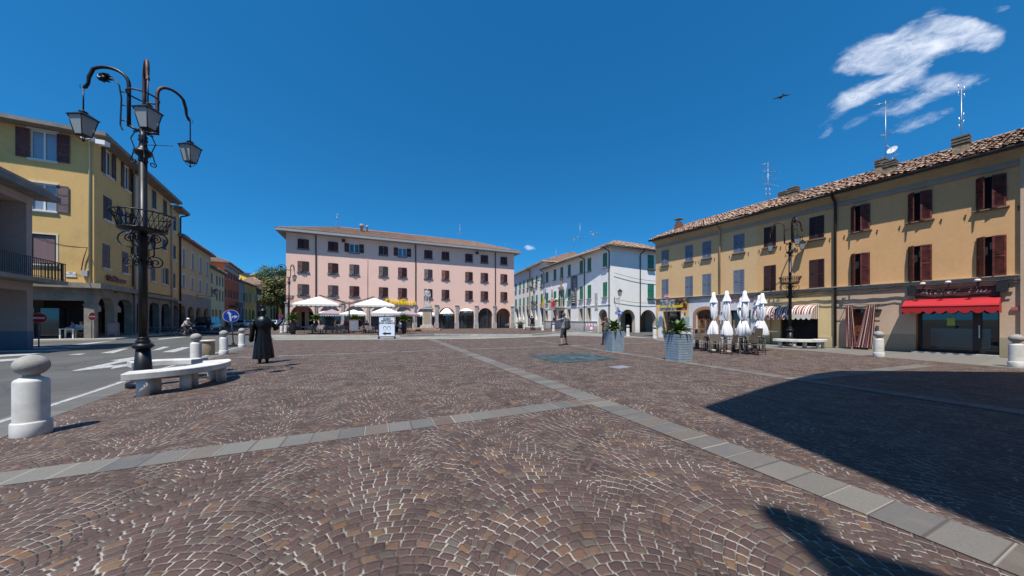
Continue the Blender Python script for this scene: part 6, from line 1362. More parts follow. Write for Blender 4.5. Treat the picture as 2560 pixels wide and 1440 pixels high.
def arrow(pts, mi): mb.extrude([V(-.085+x*r, -.046, zc+z*r) for x, z in pts], (0, -.002, 0), mi)
arrow([(-.12, -.8), (.08, -.8), (-.02, .3), (.1, .28), (-.3, .78), (-.5, .4), (-.3, .37)][::1], 1); arrow([(.08, -.4), (.3, -.15), (.42, -.14), (.36, -.45), (.86, -.08), (.4, .14), (.42, .02), (.1, -.05)][::1], 1); mb.build('plate', [M_blue, M_white], t)
def roundel(px, py, base, label, dia, kind, ztop=None, extra=0, z0=0, thin=1):
    p = G(px, base, z0); t = thing('traffic_sign', label, 'sign', p, face_to(p, extra)); zc = EYE+(HZ-py)*p.y/F_-z0; r = dia/2
    mb = MB(); mb.tube([(0, 0, 0), (0, 0, (ztop or zc+r))], .028, 8); mb.build('pole', M_pole, t); mb = MB()
    rg = lambda rr, y: [V(rr*cos(2*pi*k/32), y, zc+rr*sin(2*pi*k/32)) for k in range(32)]
    if kind == 'noentry': mb.extrude(rg(r, -.03), (0, -.006, 0), 1); mb.extrude(rg(r*.95, -.037), (0, -.002, 0), 0); mb.box(-r*.72, r*.72, -.042, -.0395, zc-r*.17, zc+r*.17, 1); mts = [M_sred, M_white]
    elif kind == 'nopark':
        mb.extrude(rg(r, -.03), (0, -.006, 0), 0); mb.extrude(rg(r*.76, -.037), (0, -.002, 0), 1); mb.obox((0, -.041, zc), (r*.7, 0, -r*.7), (r*.1, 0, r*.1), (0, .0015, 0), 0); mts = [M_sred, M_blue]
    mb.build('plate', mts, t); return t
roundel(97, 795, 868, 'red no entry sign beside the near grey based pillar', .58, 'noentry', extra=-.2); roundel(229, 791, 848, 'red no entry sign turned away in front of the yellow house pier', .62, 'noentry', extra=.95, z0=.05)
roundel(702, 791, 829, 'no parking sign with a red rim near the pink house corner', .5, 'nopark', z0=.12)
p = G(1547, 850); t = thing('arrow_sign', 'blue one way arrow plate on a slim pole beside the white arches', 'sign', p, face_to(p)); zc = EYE+(HZ-782.5)*p.y/F_
mb = MB(); mb.tube([(0, 0, 0), (0, 0, 3.0)], .03, 8); mb.build('pole', M_pole, t); mb = MB(); mb.box(-.25, .3, -.05, -.035, zc-.1, zc+.1, 0); mb.extrude([V(x, -.053, zc+z) for x, z in [(-.2, -.02), (.1, -.02), (.1, -.06), (.25, 0), (.1, .06), (.1, .02), (-.2, .02)]], (0, -.002, 0), 1); mb.build('plate', [M_blue, M_white], t)
p = RF.P(RF.u(1685.5), 0, .9); t = thing('stop_sign', 'small red octagonal stop sign above the food banner', 'sign', p, face_to(p)); zc = EYE+(HZ-741)*p.y/F_; r = 5.9*p.y/F_
mb = MB(); mb.tube([(0, .02, 0), (0, .02, zc)], .025, 8); mb.build('pole', M_pole, t); mb = MB(); oc = lambda rr, y: [V(rr*cos(pi/8+pi*k/4), y, zc+rr*sin(pi/8+pi*k/4)) for k in range(8)]; mb.extrude(oc(r, -.02), (0, -.006, 0), 1); mb.extrude(oc(r*.93, -.027), (0, -.002, 0), 0); pt = mb.build('plate', [M_sred, M_white], t)
text('lettering', 'STOP', r*.72, M_white, pt, Matrix(((1, 0, 0, 0), (0, 0, -1, -.031), (0, 1, 0, zc), (0, 0, 0, 1))), .001, bold=.006)
def Mloc(x, y, z): return Matrix(((1, 0, 0, x), (0, 0, -1, y), (0, 1, 0, z), (0, 0, 0, 1)))
p = G(966, 847); t = thing('museum_board', 'white museum board with an arrow standing on a dark frame', 'sign', p+V(0, .1, 0), face_to(p, -.12)); M_navy = mat('navy_frame', (.02, .025, .06), .4); M_bd = mat('board_white', (.7, .76, .84), .5)
mb = MB(); w_, h_ = .64, 1.82; 
for (a, b, c, d_) in ((-w_, -w_+.05, .12, h_), (w_-.05, w_, .12, h_), (-w_+.05, w_-.05, h_-.05, h_), (-w_+.05, w_-.05, .15, .2)): mb.box(a, b, -.04, .04, c, d_)
mb.box(-w_-.03, -w_+.1, -.25, .25, 0, .12); mb.box(w_-.1, w_+.03, -.25, .25, 0, .12); fb_ = mb.build('frame', M_navy, t)
mb = MB(); mb.box(-w_+.05, w_-.05, -.02, .02, .2, h_-.05); pn = mb.build('panel', M_bd, t)
for k, (tx, zz_) in enumerate((('MUSEO', 1.6), ('PEPPONE E', 1.43), ('DON CAMILLO', 1.26))): text('lettering', tx, .175, M_blk, pn, Mloc(0, -.024, zz_), .002, bold=.008)
mb = MB(); mb.extrude([V(x, -.021, z) for x, z in [(-.36, .42), (-.1, .28), (-.1, .35), (.32, .35), (.32, .49), (-.1, .49), (-.1, .56)]], (0, -.004, 0)); mb.build('arrow', M_blk, pn)
for x in (-.16, .16):   # two plain round emblems instead of the cartoon heads
    mb = MB(); mb.extrude([V(x+.13*cos(2*pi*k/24), -.021, .85+.17*sin(2*pi*k/24)) for k in range(24)], (0, -.003, 0), 0); mb.extrude([V(x+.105*cos(2*pi*k/24), -.0245, .83+.135*sin(2*pi*k/24)) for k in range(24)], (0, -.002, 0), 1); mb.build('emblem', [M_blk, M_bd], pn)
def chalk(px, py, z0, w, h, label, fr_m, bd_m, seed, lean=.16):
    p = G(px, py, z0); t = thing('chalkboard', label, 'sign', p, face_to(p, .1*(seed % 3-1))); mb = MB(); M_ = Matrix.Rotation(lean*-1, 3, 'X'); f = lambda x, y, z: tuple(M_ @ V(x, y, z))
    for (a, b, c, d_) in ((-w, -w+.06, 0, h), (w-.06, w, 0, h), (-w+.06, w-.06, h-.06, h), (-w+.06, w-.06, .22, .28)):
        mb.obox(M_ @ V((a+b)/2, 0, (c+d_)/2), ((b-a)/2, 0, 0), M_ @ V(0, .02, 0), M_ @ V(0, 0, (d_-c)/2))
    for s_ in (-1, 1): mb.tube([(s_*(w-.03), h*sin(lean)*1.0, h*.95), (s_*(w-.03), h*sin(lean)+.5, 0)], .018, 5)
    mb.build('frame', fr_m, t); mb = MB(); mb.obox(M_ @ V(0, 0, (h+.28)/2-.03), (w-.06, 0, 0), M_ @ V(0, .008, 0), M_ @ V(0, 0, (h-.34)/2)); bo_ = mb.build('board', bd_m, t)
    rnd = random.Random(seed); mb = MB()
    for k in range(int((h-.5)/.07)):
        x = -w+.12
        while x < w-.16:
            l_ = rnd.uniform(.03, .12); 
            if rnd.random() < .75: mb.obox(M_ @ V(x+l_/2, -.012, h-.16-k*.07), (l_/2, 0, rnd.uniform(-.004, .004)), M_ @ V(0, .001, 0), M_ @ V(0, 0, .007))
            x += l_+.025
    mb.build('chalk_marks', mat('chalk', (.6, .6, .6), .9), bo_); return t
M_rw = mat('red_wood', (.26, .09, .05), .6); M_cb = mat('slate_blue', (.1, .14, .19), .6)
chalk(884.5, 833, .12, .44, 1.42, 'slate menu board in a reddish wooden frame under the double parasol', M_rw, M_cb, 4)
chalk(810, 822, .12, .4, 1.0, 'white framed poster board behind the first cafe table', M_white, M_blue, 5, .2); chalk(938, 824, .12, .4, 1.1, 'white framed menu board left of the museum board', M_white, M_cb, 6); chalk(1022, 829, .12, .33, 1.25, 'plain pale brown easel board right of the potted palm', M_rw, mat('cork', (.42, .27, .17), .8), 7)
chalk(284, 843, .1, .32, 1.2, 'tall pinkish menu board under the yellow house arcade', mat('pink_board', (.33, .2, .17), .7), mat('pink_board'), 8)
# barrier by the town hall
p = G(1476, 834); t = thing('barrier', 'steel crowd barrier with a red and white board and a round sign', 'barrier', p, face_to(p, -.05)); mb = MB(); w_ = 17.5*p.y/F_; M_st = mat('galvanised')
for pts in ([(-w_, 0, .1), (-w_, 0, .95), (-w_+.1, 0, 1.05), (w_-.1, 0, 1.05), (w_, 0, .95), (w_, 0, .1)], [(-w_, 0, .2), (w_, 0, .2)]): mb.tube(pts, .02, 6)
for k in range(12): x = -w_+.12+k*(2*w_-.24)/11; mb.tube([(x, 0, .2), (x, 0, 1.05)], .007, 4)
for s_ in (-1, 1): mb.tube([(s_*w_, -.25, .02), (s_*w_, 0, .15), (s_*w_, .25, .02)], .018, 5)
mb.build('frame', M_st, t); mb = MB(); n = 8
for k in range(n): a = -w_+.2+k*(2*w_-.4)/n; b = a+(2*w_-.4)/n; mb.extrude([V(a, -.03, .86), V(b, -.03, .86), V(b-.08, -.03, 1.04), V(a-.08, -.03, 1.04)], (0, -.005, 0), k % 2)
mb.build('warning_board', [M_sred, M_white], t); mb = MB(); rg = lambda rr, y: [V(.1+rr*cos(2*pi*k/28), y, .6+rr*sin(2*pi*k/28)) for k in range(28)]; mb.extrude(rg(.25, -.04), (0, -.005, 0), 0); mb.extrude(rg(.18, -.046), (0, -.002, 0), 1); mb.build('round_plate', [M_sred, M_white], t)
# filmstrip banner on the town hall (generic pictures)
u0, u1 = TL.u(1428.8), TL.u(1443.6); z0_, z1_ = TL.z(1436, 763.5), TL.z(1436, 689)
def film_mat():
    m = bpy.data.materials.new('film_pictures'); m.use_nodes = True; t = NT(m.node_tree); b = t.n['Principled BSDF']; p = t.new('ShaderNodeNewGeometry').outputs['Position']
    t.l.new(t.ramp(t.noise(p, 1.6, 5, .6), [(.4, (.03, .03, .035)), (.5, (.14, .15, .17)), (.6, (.4, .42, .46))]), b.inputs['Base Color']); return m
t = thing('film_banner', 'tall black and grey filmstrip banner hanging on the white town hall', 'banner', TL.P(u0, z0_), world=True); mb = MB(); TL.box(mb, u0, u1, z0_, z1_, .12, .135); cb_ = mb.build('cloth', M_blk, t)
hh = (z1_-z0_)
for k in range(3):
    mb = MB(); TL.box(mb, u0+.3, u1-.3, z0_+hh*(.29+.235*k), z0_+hh*(.5+.235*k), .136, .14); mb.build('picture', film_mat() if k == 0 else bpy.data.materials['film_pictures'], cb_)
mb = MB()
for k in range(40):
    zz_ = z0_+.1+k*hh/41
    for a in (u0+.08, u1-.2): TL.box(mb, a, a+.12, zz_, zz_+.07, .136, .14)
for k in range(4): TL.box(mb, u0+.45, u1-.45, z0_+.35+k*.3, z0_+.46+k*.3, .136, .14)
mb.build('perforation', M_white, cb_)
# flags
def flag(px, ptop, pbase, Y, cols, label, y0, y1, xo, wpx, pieces, lean):
    p = At(px, pbase, Y); p.z = .12; t = thing('flag', label, 'flag', p, face_to(p), 'flags outside the town hall'); zt = EYE+(HZ-ptop)*Y/F_-.12; mb = MB(); mb.tube([(0, 0, 0), (0, 0, zt)], .035, 8); mb.ball((0, 0, zt+.06), .07, n=10); mb.build('pole', mat('pale_pole', (.4, .4, .42), .4, metal=.5), t)
    za, zb = EYE+(HZ-y0)*Y/F_-.12, EYE+(HZ-y1)*Y/F_-.12
    for k, (m_, fa, fb_, x0a, x1a, x0b, x1b) in enumerate(pieces):
        mb = MB(); rows = []
        for j in range(9):
            f = j/8; z = za+(zb-za)*(fa+(fb_-fa)*f); A, B = (x0a+(x0b-x0a)*f)*Y/F_, (x1a+(x1b-x1a)*f)*Y/F_
            rows.append([V(A+(B-A)*i/14, -.08+.1*sin(i*1.25+f*1.5+k), z+.05*sin(i*.7)) for i in range(15)])
        mb.grid(rows); mb.build('flag_panel', m_, t)
M_fb, M_fy, M_fr2, M_fg = mat('flag_blue', (.01, .12, .6), .7), mat('flag_yellow', (.85, .6, .01), .7), mat('flag_red', (.5, .01, .02), .7), mat('flag_green', (.01, .1, .04), .7)
flag(1363, 718, 828, 44, None, 'blue and yellow flag hanging in front of the white wing', 721, 766, 0, 0, [(M_fb, 0, .62, 0, 1.5, -1.5, 2.2), (M_fy, .38, 1, -3.2, 0, -9, -3.5)], 0)
flag(1379.5, 715, 829, 43, None, 'green white and red flag hanging beside the town hall balcony', 723, 768, 0, 0, [(M_fg, .0, .48, -.2, 1.2, -1.5, 2.5), (M_white, .45, .72, -1.5, 1.5, -3, 3), (M_fr2, .58, 1, -.5, 4.5, -3, 7.5)], 0)
# ---------------- figures ----------------
M_skin = mat('skin', (.42, .23, .155), .55); M_hair = mat('dark_hair', (.03, .018, .012), .6)
def hand(mb, w, d, side, curl=.5, fr=.0085, up=None):
    """palm, four unequal bent fingers and a thumb; w = wrist, d = direction of the hand, side = thumb side"""
    w, d, side = Vector(w), Vector(d).normalized(), Vector(side).normalized(); nrm = d.cross(side).normalized() if up is None else Vector(up)
    p1 = w+d*.085
    for k in range(4): mb.cap(w+side*(.012-.008*k), p1+side*(.032-.021*k), .014, .0115, 8)
    for k, L in enumerate((.068, .078, .072, .056)):
        b = p1+side*(.032-.021*k); m_ = b+(d*cos(curl)+nrm*sin(curl))*L*.52; e_ = m_+(d*cos(curl*2.1)+nrm*sin(curl*2.1))*L*.48
        mb.cap(b, m_, fr*1.1, fr, 8); mb.cap(m_, e_, fr, fr*.82, 8)
    b = w+d*.025+side*.02; m_ = b+(d*.55+side*.8+nrm*.15)*.04; mb.cap(b, m_, .0125, .0105, 8); mb.cap(m_, m_+(d*.9+side*.25+nrm*.3)*.032, .0105, .0085, 8)
def figure(t, J, cloth, voxel=.0105, hat=None, hair='short', hc=M_hair, curl=.5, skirt=False):
    """J: joints for a body facing +Y. cloth: list of (name, material, parts)"""
    hp, ch, nk, hd = J['hip'], J['chest'], J['neck'], J['head']; X = Vector((1, 0, 0)) if 'x' not in J else Vector(J['x']); F = Vector((0, 0, 1)).cross(X)
    body = MB()
    def torso(mb, g=0):
        for s_ in (-1, 1):
            mb.cap(hp+X*.075*s_, (hp+ch)/2+X*.065*s_, .098+g, .092+g); mb.cap((hp+ch)/2+X*.065*s_, ch+X*.085*s_, .092+g, .105+g)
            mb.cap(ch+X*.08*s_, J['sh'+'LR'[s_ > 0]], .09+g, .058+g)
        mb.cap(hp, ch, .1+g, .11+g); mb.cap(ch+V(0, 0, .06), nk, .085+g, .055+g*.5)
    torso(body); body.cap(nk-V(0, 0, .05), hd-V(0, 0, .05), .052, .048)
    fd = J.get('face', F).normalized() if 'face' in J else F
    sx = Vector((0, 0, 1)).cross(fd)*-1
    body.ball(hd+V(0, 0, .02), .076, .09, .1, n=16); body.ball(hd+fd*.025-V(0, 0, .035), .056, .062, .07, n=14)
    body.cap(hd+fd*.088+V(0, 0, .015), hd+fd*.103-V(0, 0, .018), .009, .014, 8)    # nose
    body.cap(hd+fd*.078-V(0, 0, .055)-sx*.02, hd+fd*.078-V(0, 0, .055)+sx*.02, .009, .009, 8)      # mouth
    for s_ in (-1, 1): body.ball(hd+sx*.078*s_-fd*.005-V(0, 0, .01), .012, .02, .032, n=8); body.cap(hd+fd*.078+sx*.018*s_+V(0, 0, .035), hd+fd*.07+sx*.045*s_+V(0, 0, .035), .009, .009, 8)
    for k in 'LR':
        s_ = -1 if k == 'L' else 1
        body.cap(hp+X*.085*s_, J['kn'+k], .083, .056); body.cap(J['kn'+k], J['an'+k], .056, .034); mid = J['kn'+k].lerp(J['an'+k], .32)-F*.012; body.cap(mid, J['kn'+k].lerp(J['an'+k], .6), .054, .045)
        body.cap(J['an'+k]-V(0, 0, .04), J['an'+k]+J.get('ft'+k, F)*.13-V(0, 0, .055), .034, .026)
        body.cap(J['sh'+k], J['el'+k], .046, .036); body.cap(J['el'+k], J['wr'+k], .037, .024)
        hand(body, J['wr'+k], J['hd'+k], J['th'+k], J.get('cu'+k, curl))
    fuse('body', body, M_skin, t, voxel)
    e = MB()
    for s_ in (-1, 1): e.ball(hd+fd*.081+sx*.031*s_+V(0, 0, .018), .009, .009, .007, n=8)
    e.build('eyes', M_blk, t)
    for (nm, m_, parts) in cloth:
        mb = MB()
        for p in parts:
            if p == 'torso': torso(mb, .016)
            elif p == 'sleeves':
                for k in 'LR': mb.cap(J['sh'+k], J['sh'+k].lerp(J['el'+k], .75), .062, .056)
            elif p == 'longsleeves':
                for k in 'LR': mb.cap(J['sh'+k], J['el'+k], .062, .052); mb.cap(J['el'+k], J['el'+k].lerp(J['wr'+k], .9), .052, .036)
            elif p in ('shorts', 'trousers'):
                for k in 'LR':
                    s_ = -1 if k == 'L' else 1; mb.cap(hp+X*.075*s_+V(0, 0, .02), J['kn'+k], .108, .078)
                    if p == 'shorts': mb.cap(J['kn'+k].lerp(hp, .1), J['kn'+k].lerp(J['an'+k], .12), .08, .072)
                    else: mb.cap(J['kn'+k], J['an'+k]+V(0, 0, .02), .075, .052)
                mb.cap(hp-X*.06, hp+X*.06, .118, .118)
            elif p == 'shoes':
                for k in 'LR': f_ = J.get('ft'+k, F); mb.cap(J['an'+k]-V(0, 0, .035)-f_*.03, J['an'+k]-V(0, 0, .05)+f_*.15, .045, .036); mb.cap(J['an'+k]-V(0, 0, .0), J['an'+k]-V(0, 0, .04), .042, .045)
            elif p == 'skirt':
                mb.lathe([(.13, hp.z+.08), (.17, hp.z-.1), (.22, hp.z-.45)], (hp.x, hp.y), 16)
            elif p == 'pack':
                c = ch-F*.2-V(0, 0, .12); mb.cap(c+V(0, 0, .16), c-V(0, 0, .17), .12, .15); mb.cap(c+X*.07+V(0, 0, .1), c+X*.07-V(0, 0, .2), .12, .13); mb.cap(c-X*.07+V(0, 0, .1), c-X*.07-V(0, 0, .2), .12, .13); mb.cap(c-F*.08-V(0, 0, .05), c-F*.08-V(0, 0, .18), .09, .1)
                for k in 'LR': mb.tube([J['sh'+k]*.55+nk*.45+V(0, 0, .03)-F*.1, J['sh'+k]*.55+nk*.45+V(0, 0, .055), J['sh'+k]*.5+ch*.5+F*.12, ch+X*(.11 if k == 'R' else -.11)+F*.08-V(0, 0, .15), c+X*(.12 if k == 'R' else -.12)-V(0, 0, .1)], .018, 6)
        fuse(nm, mb, m_, t, .013, 3)
    if hair != 'none':
        mb = MB(); c = hd+V(0, 0, .032)-fd*.018; mb.ball(c, .085, .092, .098, n=16)
        if hair == 'long':
            for s_ in (-1, 0, 1): mb.cap(c-fd*.05+sx*.05*s_, c-fd*.07+sx*.06*s_-V(0, 0, .2), .05, .035)
        o = fuse('hair', mb, hc, t, .012, 2); bm = bmesh.new(); bm.from_mesh(o.data)
        for v in list(bm.verts):
            r = v.co-hd
            if r.dot(fd) > .045 and r.z < .075: bm.verts.remove(v)
        bm.to_mesh(o.data); bm.free()
    if hat:
        mb = MB(); c = hd+V(0, 0, .06); mb.lathe([(.01, c.z+.085), (.06, c.z+.08), (.088, c.z+.05), (.093, c.z), (.14, c.z-.015), (.142, c.z-.022), (.09, c.z-.012)], (c.x, c.y), 20); mb.build('hat', hat, t)
def stand(**k):
    J = dict(hip=V(0, 0, .93), chest=V(0, .01, 1.28), neck=V(0, .0, 1.47), head=V(0, .02, 1.6), shL=V(-.19, 0, 1.4), shR=V(.19, 0, 1.4), elL=V(-.25, -.02, 1.12), elR=V(.25, -.02, 1.12), wrL=V(-.26, .08, .88), wrR=V(.26, .08, .88),
             hdL=V(0, .15, -1), hdR=V(0, .15, -1), thL=V(.3, 1, 0), thR=V(-.3, 1, 0), knL=V(-.12, .03, .5), knR=V(.12, .03, .5), anL=V(-.14, -.02, .085), anR=V(.14, -.02, .085)); J.update(k); return J
M_shirt = mat('patterned_shirt', (.03, .03, .035), .8, col2=(.4, .4, .42), vscale=14); M_short = mat('black_shorts', (.025, .025, .03), .8, var=.2); M_shoe = mat('black_shoes', (.02, .02, .02), .6)
p = G(1410, 863.5); t = thing('person', 'man in a hat and shorts with a dark backpack holding up a camera', 'person', p, radians(60))
figure(t, stand(elL=V(-.2, .3, 1.33), elR=V(.17, .3, 1.3), wrL=V(-.07, .36, 1.52), wrR=V(.07, .36, 1.51), hdL=V(.2, .3, .9), hdR=V(-.2, .3, .9), thL=V(1, -.2, -.2), thR=V(-1, -.2, -.2), knL=V(-.2, .06, .49), knR=V(.18, .0, .49), anL=V(-.27, .03, .085), anR=V(.25, -.06, .085)),
       [('shirt', M_shirt, ['torso', 'sleeves']), ('shorts', M_short, ['shorts']), ('shoes', M_shoe, ['shoes']), ('backpack', mat('dark_backpack', (.03, .033, .04), .7, var=.2), ['pack'])], hat=mat('dark_straw_hat', (.06, .05, .045), .8))
t.scale = (1.13,)*3
cm = thing('camera_body', 'small black camera held up by the man in the hat', 'camera', p+V(0, 0, 1.8), radians(60)); mb = MB(); mb.obox((0, .46, .0), (.065, 0, 0), (0, .03, 0), (0, 0, .042)); mb.build('body', M_blk, cm); mb = MB(); mb.tube([(0, .48, 0), (0, .56, 0)], .032, 12); mb.build('lens', M_iron, cm)
p = G(1515, 862); t = thing('person', 'brown haired woman in black trousers half hidden behind the first grey planter', 'person', p, radians(35))
figure(t, stand(elL=V(-.2, .22, 1.22), elR=V(.2, .24, 1.22), wrL=V(-.06, .36, 1.4), wrR=V(.08, .36, 1.42), hdL=V(.1, .3, .9), hdR=V(-.1, .3, .9), thL=V(1, 0, -.2), thR=V(-1, 0, -.2), anL=V(-.14, .12, .085), knL=V(-.12, .1, .5), anR=V(.12, -.18, .11)),
       [('blouse', mat('floral_blouse', (.06, .05, .05), .8, col2=(.3, .24, .22), vscale=14), ['torso', 'sleeves']), ('trousers', M_short, ['trousers']), ('shoes', M_shoe, ['shoes'])], hair='long', hc=mat('brown_hair', (.09, .03, .018), .6))
# standing passer-by template, seated template
p = G(521, 829); t = thing('person', 'person in dark clothes standing beside the parked van', 'person', p, radians(200))
figure(t, stand(), [('shirt', mat('navy_shirt', (.03, .035, .06), .8), ['torso', 'longsleeves']), ('shorts', M_short, ['shorts']), ('shoes', M_shoe, ['shoes'])], voxel=.016)
sit = stand(hip=V(0, 0, .53), chest=V(0, -.02, .88), neck=V(0, 0, 1.07), head=V(0, .03, 1.2), shL=V(-.19, -.01, 1.0), shR=V(.19, -.01, 1.0), elL=V(-.25, .1, .76), elR=V(.25, .1, .76), wrL=V(-.14, .33, .78), wrR=V(.14, .33, .78), hdL=V(.3, 1, 0), hdR=V(-.3, 1, 0), thL=V(1, 0, .3), thR=V(-1, 0, .3), knL=V(-.11, .43, .5), knR=V(.11, .43, .5), anL=V(-.12, .42, .085), anR=V(.12, .42, .085))
M_top = mat('dark_top', (.03, .03, .035), .8)
st_ = thing('person', 'seated guest in dark clothes', 'person', (0, 0, 0), 0, 'guests seated at the cafe tables')
figure(st_, sit, [('shirt', M_top, ['torso', 'sleeves']), ('trousers', M_short, ['trousers']), ('shoes', M_shoe, ['shoes'])], voxel=.016)
seats = [(918, 831, .12, 170, 'seated cafe guest in a magenta top right of the slate menu board', (.42, .02, .12)), (862, 829, .12, 100, 'seated cafe guest in black left of the parasol post', None), (905, 827, .12, 250, 'seated cafe guest in dark grey behind the magenta guest', (.08, .08, .09)), (1000, 831, .12, 80, 'seated guest in a white shirt beside the palm right of the museum board', (.55, .5, .48)), (838, 826, .12, 300, 'seated cafe guest in brown at the back tables', (.12, .07, .05)),
         (184, 845, .1, 120, 'seated guest in a pale blue shirt under the yellow house arcade', (.3, .33, .45)), (203, 845, .1, 230, 'seated guest in a white shirt near the arcade pier', (.5, .5, .55)), (27, 861, .0, 60, 'seated guest in an orange top under the porch building', (.45, .22, .14)), (1185, 820, .12, 20, 'seated guest at the far arches of the pink house', (.2, .2, .22))]
st_.location = (0, 0, 0)
for k, (px, py, z, rz, lb, c) in enumerate(seats):
    q = st_ if k == 0 else dup(st_); q.location = G(px, py, z); q.rotation_euler = (0, 0, radians(rz)); q['label'] = lb
    if c:
        for o in q.children:
            if o.name.startswith('shirt'): o.material_slots[0].link = 'OBJECT'; o.material_slots[0].material = mat('top_%d' % k, c, .8)
# ---------------- bronze priest, marble hero, small bronze ----------------
M_brz = mat('black_bronze', (.028, .03, .032), .36, metal=.75, var=.5, vscale=5, bump=.25, bscale=25, col2=(.015, .017, .02))
pr = G(650, 909.5); pr += V(0, .15, 0); t = thing('statue', 'black bronze statue of a priest in a long cassock raising his right hand', 'statue', pr, radians(38))
mb = MB(); pleat = lambda a, z: 1+(.075*max(0, (1.35-z)/1.25))*sin(a*2*pi*13+2*sin(z*2))+.02*sin(a*2*pi*5+z*4)
mb.lathe([(.27, .17), (.285, .19), (.265, .45), (.235, .75), (.21, 1.0), (.205, 1.15), (.225, 1.32), (.23, 1.45), (.19, 1.56), (.11, 1.63), (.07, 1.66)], n=72, sx=1.05, sy=.82, mod=pleat)
for s_ in (-1, 1): mb.cap((.1*s_, -.0, .05), (.1*s_, .16, .04), .045, .04); mb.cap((.1*s_, 0, .25), (.1*s_, 0, .06), .07, .05)
mb.cap((0, 0, 1.6), (0, .02, 1.72), .065, .06); mb.ball((0, .03, 1.8), .085, .105, .125, n=16); mb.cap((0, .13, 1.79), (0, .145, 1.765), .012, .016, 8); mb.cap((0, .11, 1.72), (0, .1, 1.7), .03, .03, 8)
for s_ in (-1, 1): mb.ball((.088*s_, .02, 1.78), .014, .024, .036, n=8)
mb.cap((.17, 0, 1.48), (.34, .1, 1.28), .085, .075); mb.cap((.34, .1, 1.28), (.52, .2, 1.47), .075, .05); mb.cap((.33, .08, 1.2), (.42, .14, 1.24), .06, .05); hand(mb, (.54, .21, 1.5), (.25, .1, 1), (-.8, .2, .1), .15, .011)
mb.cap((-.17, 0, 1.5), (-.29, .02, 1.3), .085, .075); mb.cap((-.29, .02, 1.3), (-.3, .14, 1.12), .07, .05)
fuse('body', mb, M_brz, t, .011, 3)
mb = MB(); mb.lathe([(.01, 1.95), (.07, 1.945), (.1, 1.92), (.1, 1.88), (.17, 1.872), (.175, 1.86), (.1, 1.852)], (0, .025), 28); mb.build('hat', M_brz, t)
mb = MB()
for q in range(7): a = q/6; mb.cap((-.29-.03*sin(q*2.2), -.13+.3*a, 1.4-.06*abs(a-.5)), (-.33-.035*sin(q*1.9+1), -.15+.33*a, .84-.05*sin(q*1.3)), .055, .04, 8)
mb.cap((-.26, 0, 1.48), (-.31, .0, 1.3), .09, .1); fuse('cloak', mb, M_brz, t, .013, 3)
mb = MB(); mb.lathe([(.2, 1.24), (.235, 1.3), (.25, 1.45), (.2, 1.58), (.12, 1.66)], n=40, sx=1.08, sy=.9, caps=False, mod=lambda a, z: 1+.02*sin(a*2*pi*7)); mb.build('shoulder_cape', M_brz, t)
M_mbl = mat('weathered_marble', (.58, .56, .53), .8, vscale=5, col2=(.22, .21, .2), bump=.4, bscale=20)
hb = V((1068.5-CX)*42/F_, 42, .12); t = thing('statue', 'pale marble statue of a bare hero with a club on the tall pedestal', 'statue', hb+V(0, 0, 3.33), radians(10)); mb = MB()
s = 1.32; J = {k: v*s for k, v in stand().items() if k[:2] not in ('hd', 'th')}
for s_ in (-1, 1): k = 'LR'[s_ > 0]; mb.cap(V(.1*s_, 0, .92)*s, J['kn'+k], .12, .085); mb.cap(J['kn'+k], J['an'+k], .085, .055); mb.cap(J['an'+k]-V(0, 0, .05), J['an'+k]+V(0, -.2, -.08), .06, .04); mb.cap(J['sh'+k], J['el'+k], .085, .06)
mb.cap(V(-.07, 0, .95)*s, V(-.09, 0, 1.3)*s, .16, .18); mb.cap(V(.07, 0, .95)*s, V(.09, 0, 1.3)*s, .16, .18); mb.cap(J['shL'], J['shR'], .12, .12); mb.cap(V(0, 0, 1.4)*s, V(0, 0, 1.55)*s, .08, .075); mb.ball(V(.02, -.03, 1.66)*s, .12, .13, .16, n=14); mb.cap(V(.02, -.1, 1.57)*s, V(.02, -.1, 1.52)*s, .06, .04)
mb.cap(J['elR'], V(.3, -.12, .98)*s, .06, .045); mb.cap(J['elL'], V(-.33, -.05, .9)*s, .06, .045); mb.cap(V(-.34, -.05, .95)*s, V(-.33, .0, .1)*s, .055, .1); mb.cap(V(.28, -.12, 1.0)*s, V(.12, -.02, .85)*s, .07, .1)
for a, b in (((.24, .05, 1.35), (.3, .1, .75)), ((-.2, .08, 1.45), (.22, .12, 1.3)), ((.1, .12, .8), (.12, .1, .1))): mb.cap(V(*a)*s, V(*b)*s, .1, .09)
hand(mb, V(.3, -.12, .97)*s, (-.2, -.3, -1), (-1, 0, 0), .6, .013); hand(mb, V(-.33, -.06, .9)*s, (.1, 0, -1), (1, -.3, 0), .9, .013)
fuse('figure', mb, M_mbl, t, .02, 3); mb = MB(); mb.box(-.42, .42, -.38, .38, 0, .09); mb.build('plinth', M_mbl, t)
t = thing('pedestal', 'tall moulded stone pedestal with an inscribed panel on brick coloured steps', 'pedestal', hb, radians(8)); M_ped = mat('pedestal_stone', (.46, .43, .38), .85, var=.2, vscale=3, bump=.3, bscale=15)
mb = MB(); mb.box(-1.75, 1.75, -1.5, 1.5, 0, .17); mb.box(-1.35, 1.35, -1.15, 1.15, .17, .34); mb.build('steps', mat('brick_steps', (.36, .22, .17), .85, var=.2), t)
mb = MB()
for (w_, a, b) in ((.85, .34, .55), (.78, .55, .68), (.62, .68, .76), (.58, .76, 2.7), (.62, 2.7, 2.76), (.7, 2.76, 2.84), (.78, 2.84, 2.92), (.66, 2.92, 3.0), (.5, 3.0, 3.12), (.55, 3.12, 3.2), (.48, 3.2, 3.33)): mb.box(-w_, w_, -w_*.9, w_*.9, a, b)
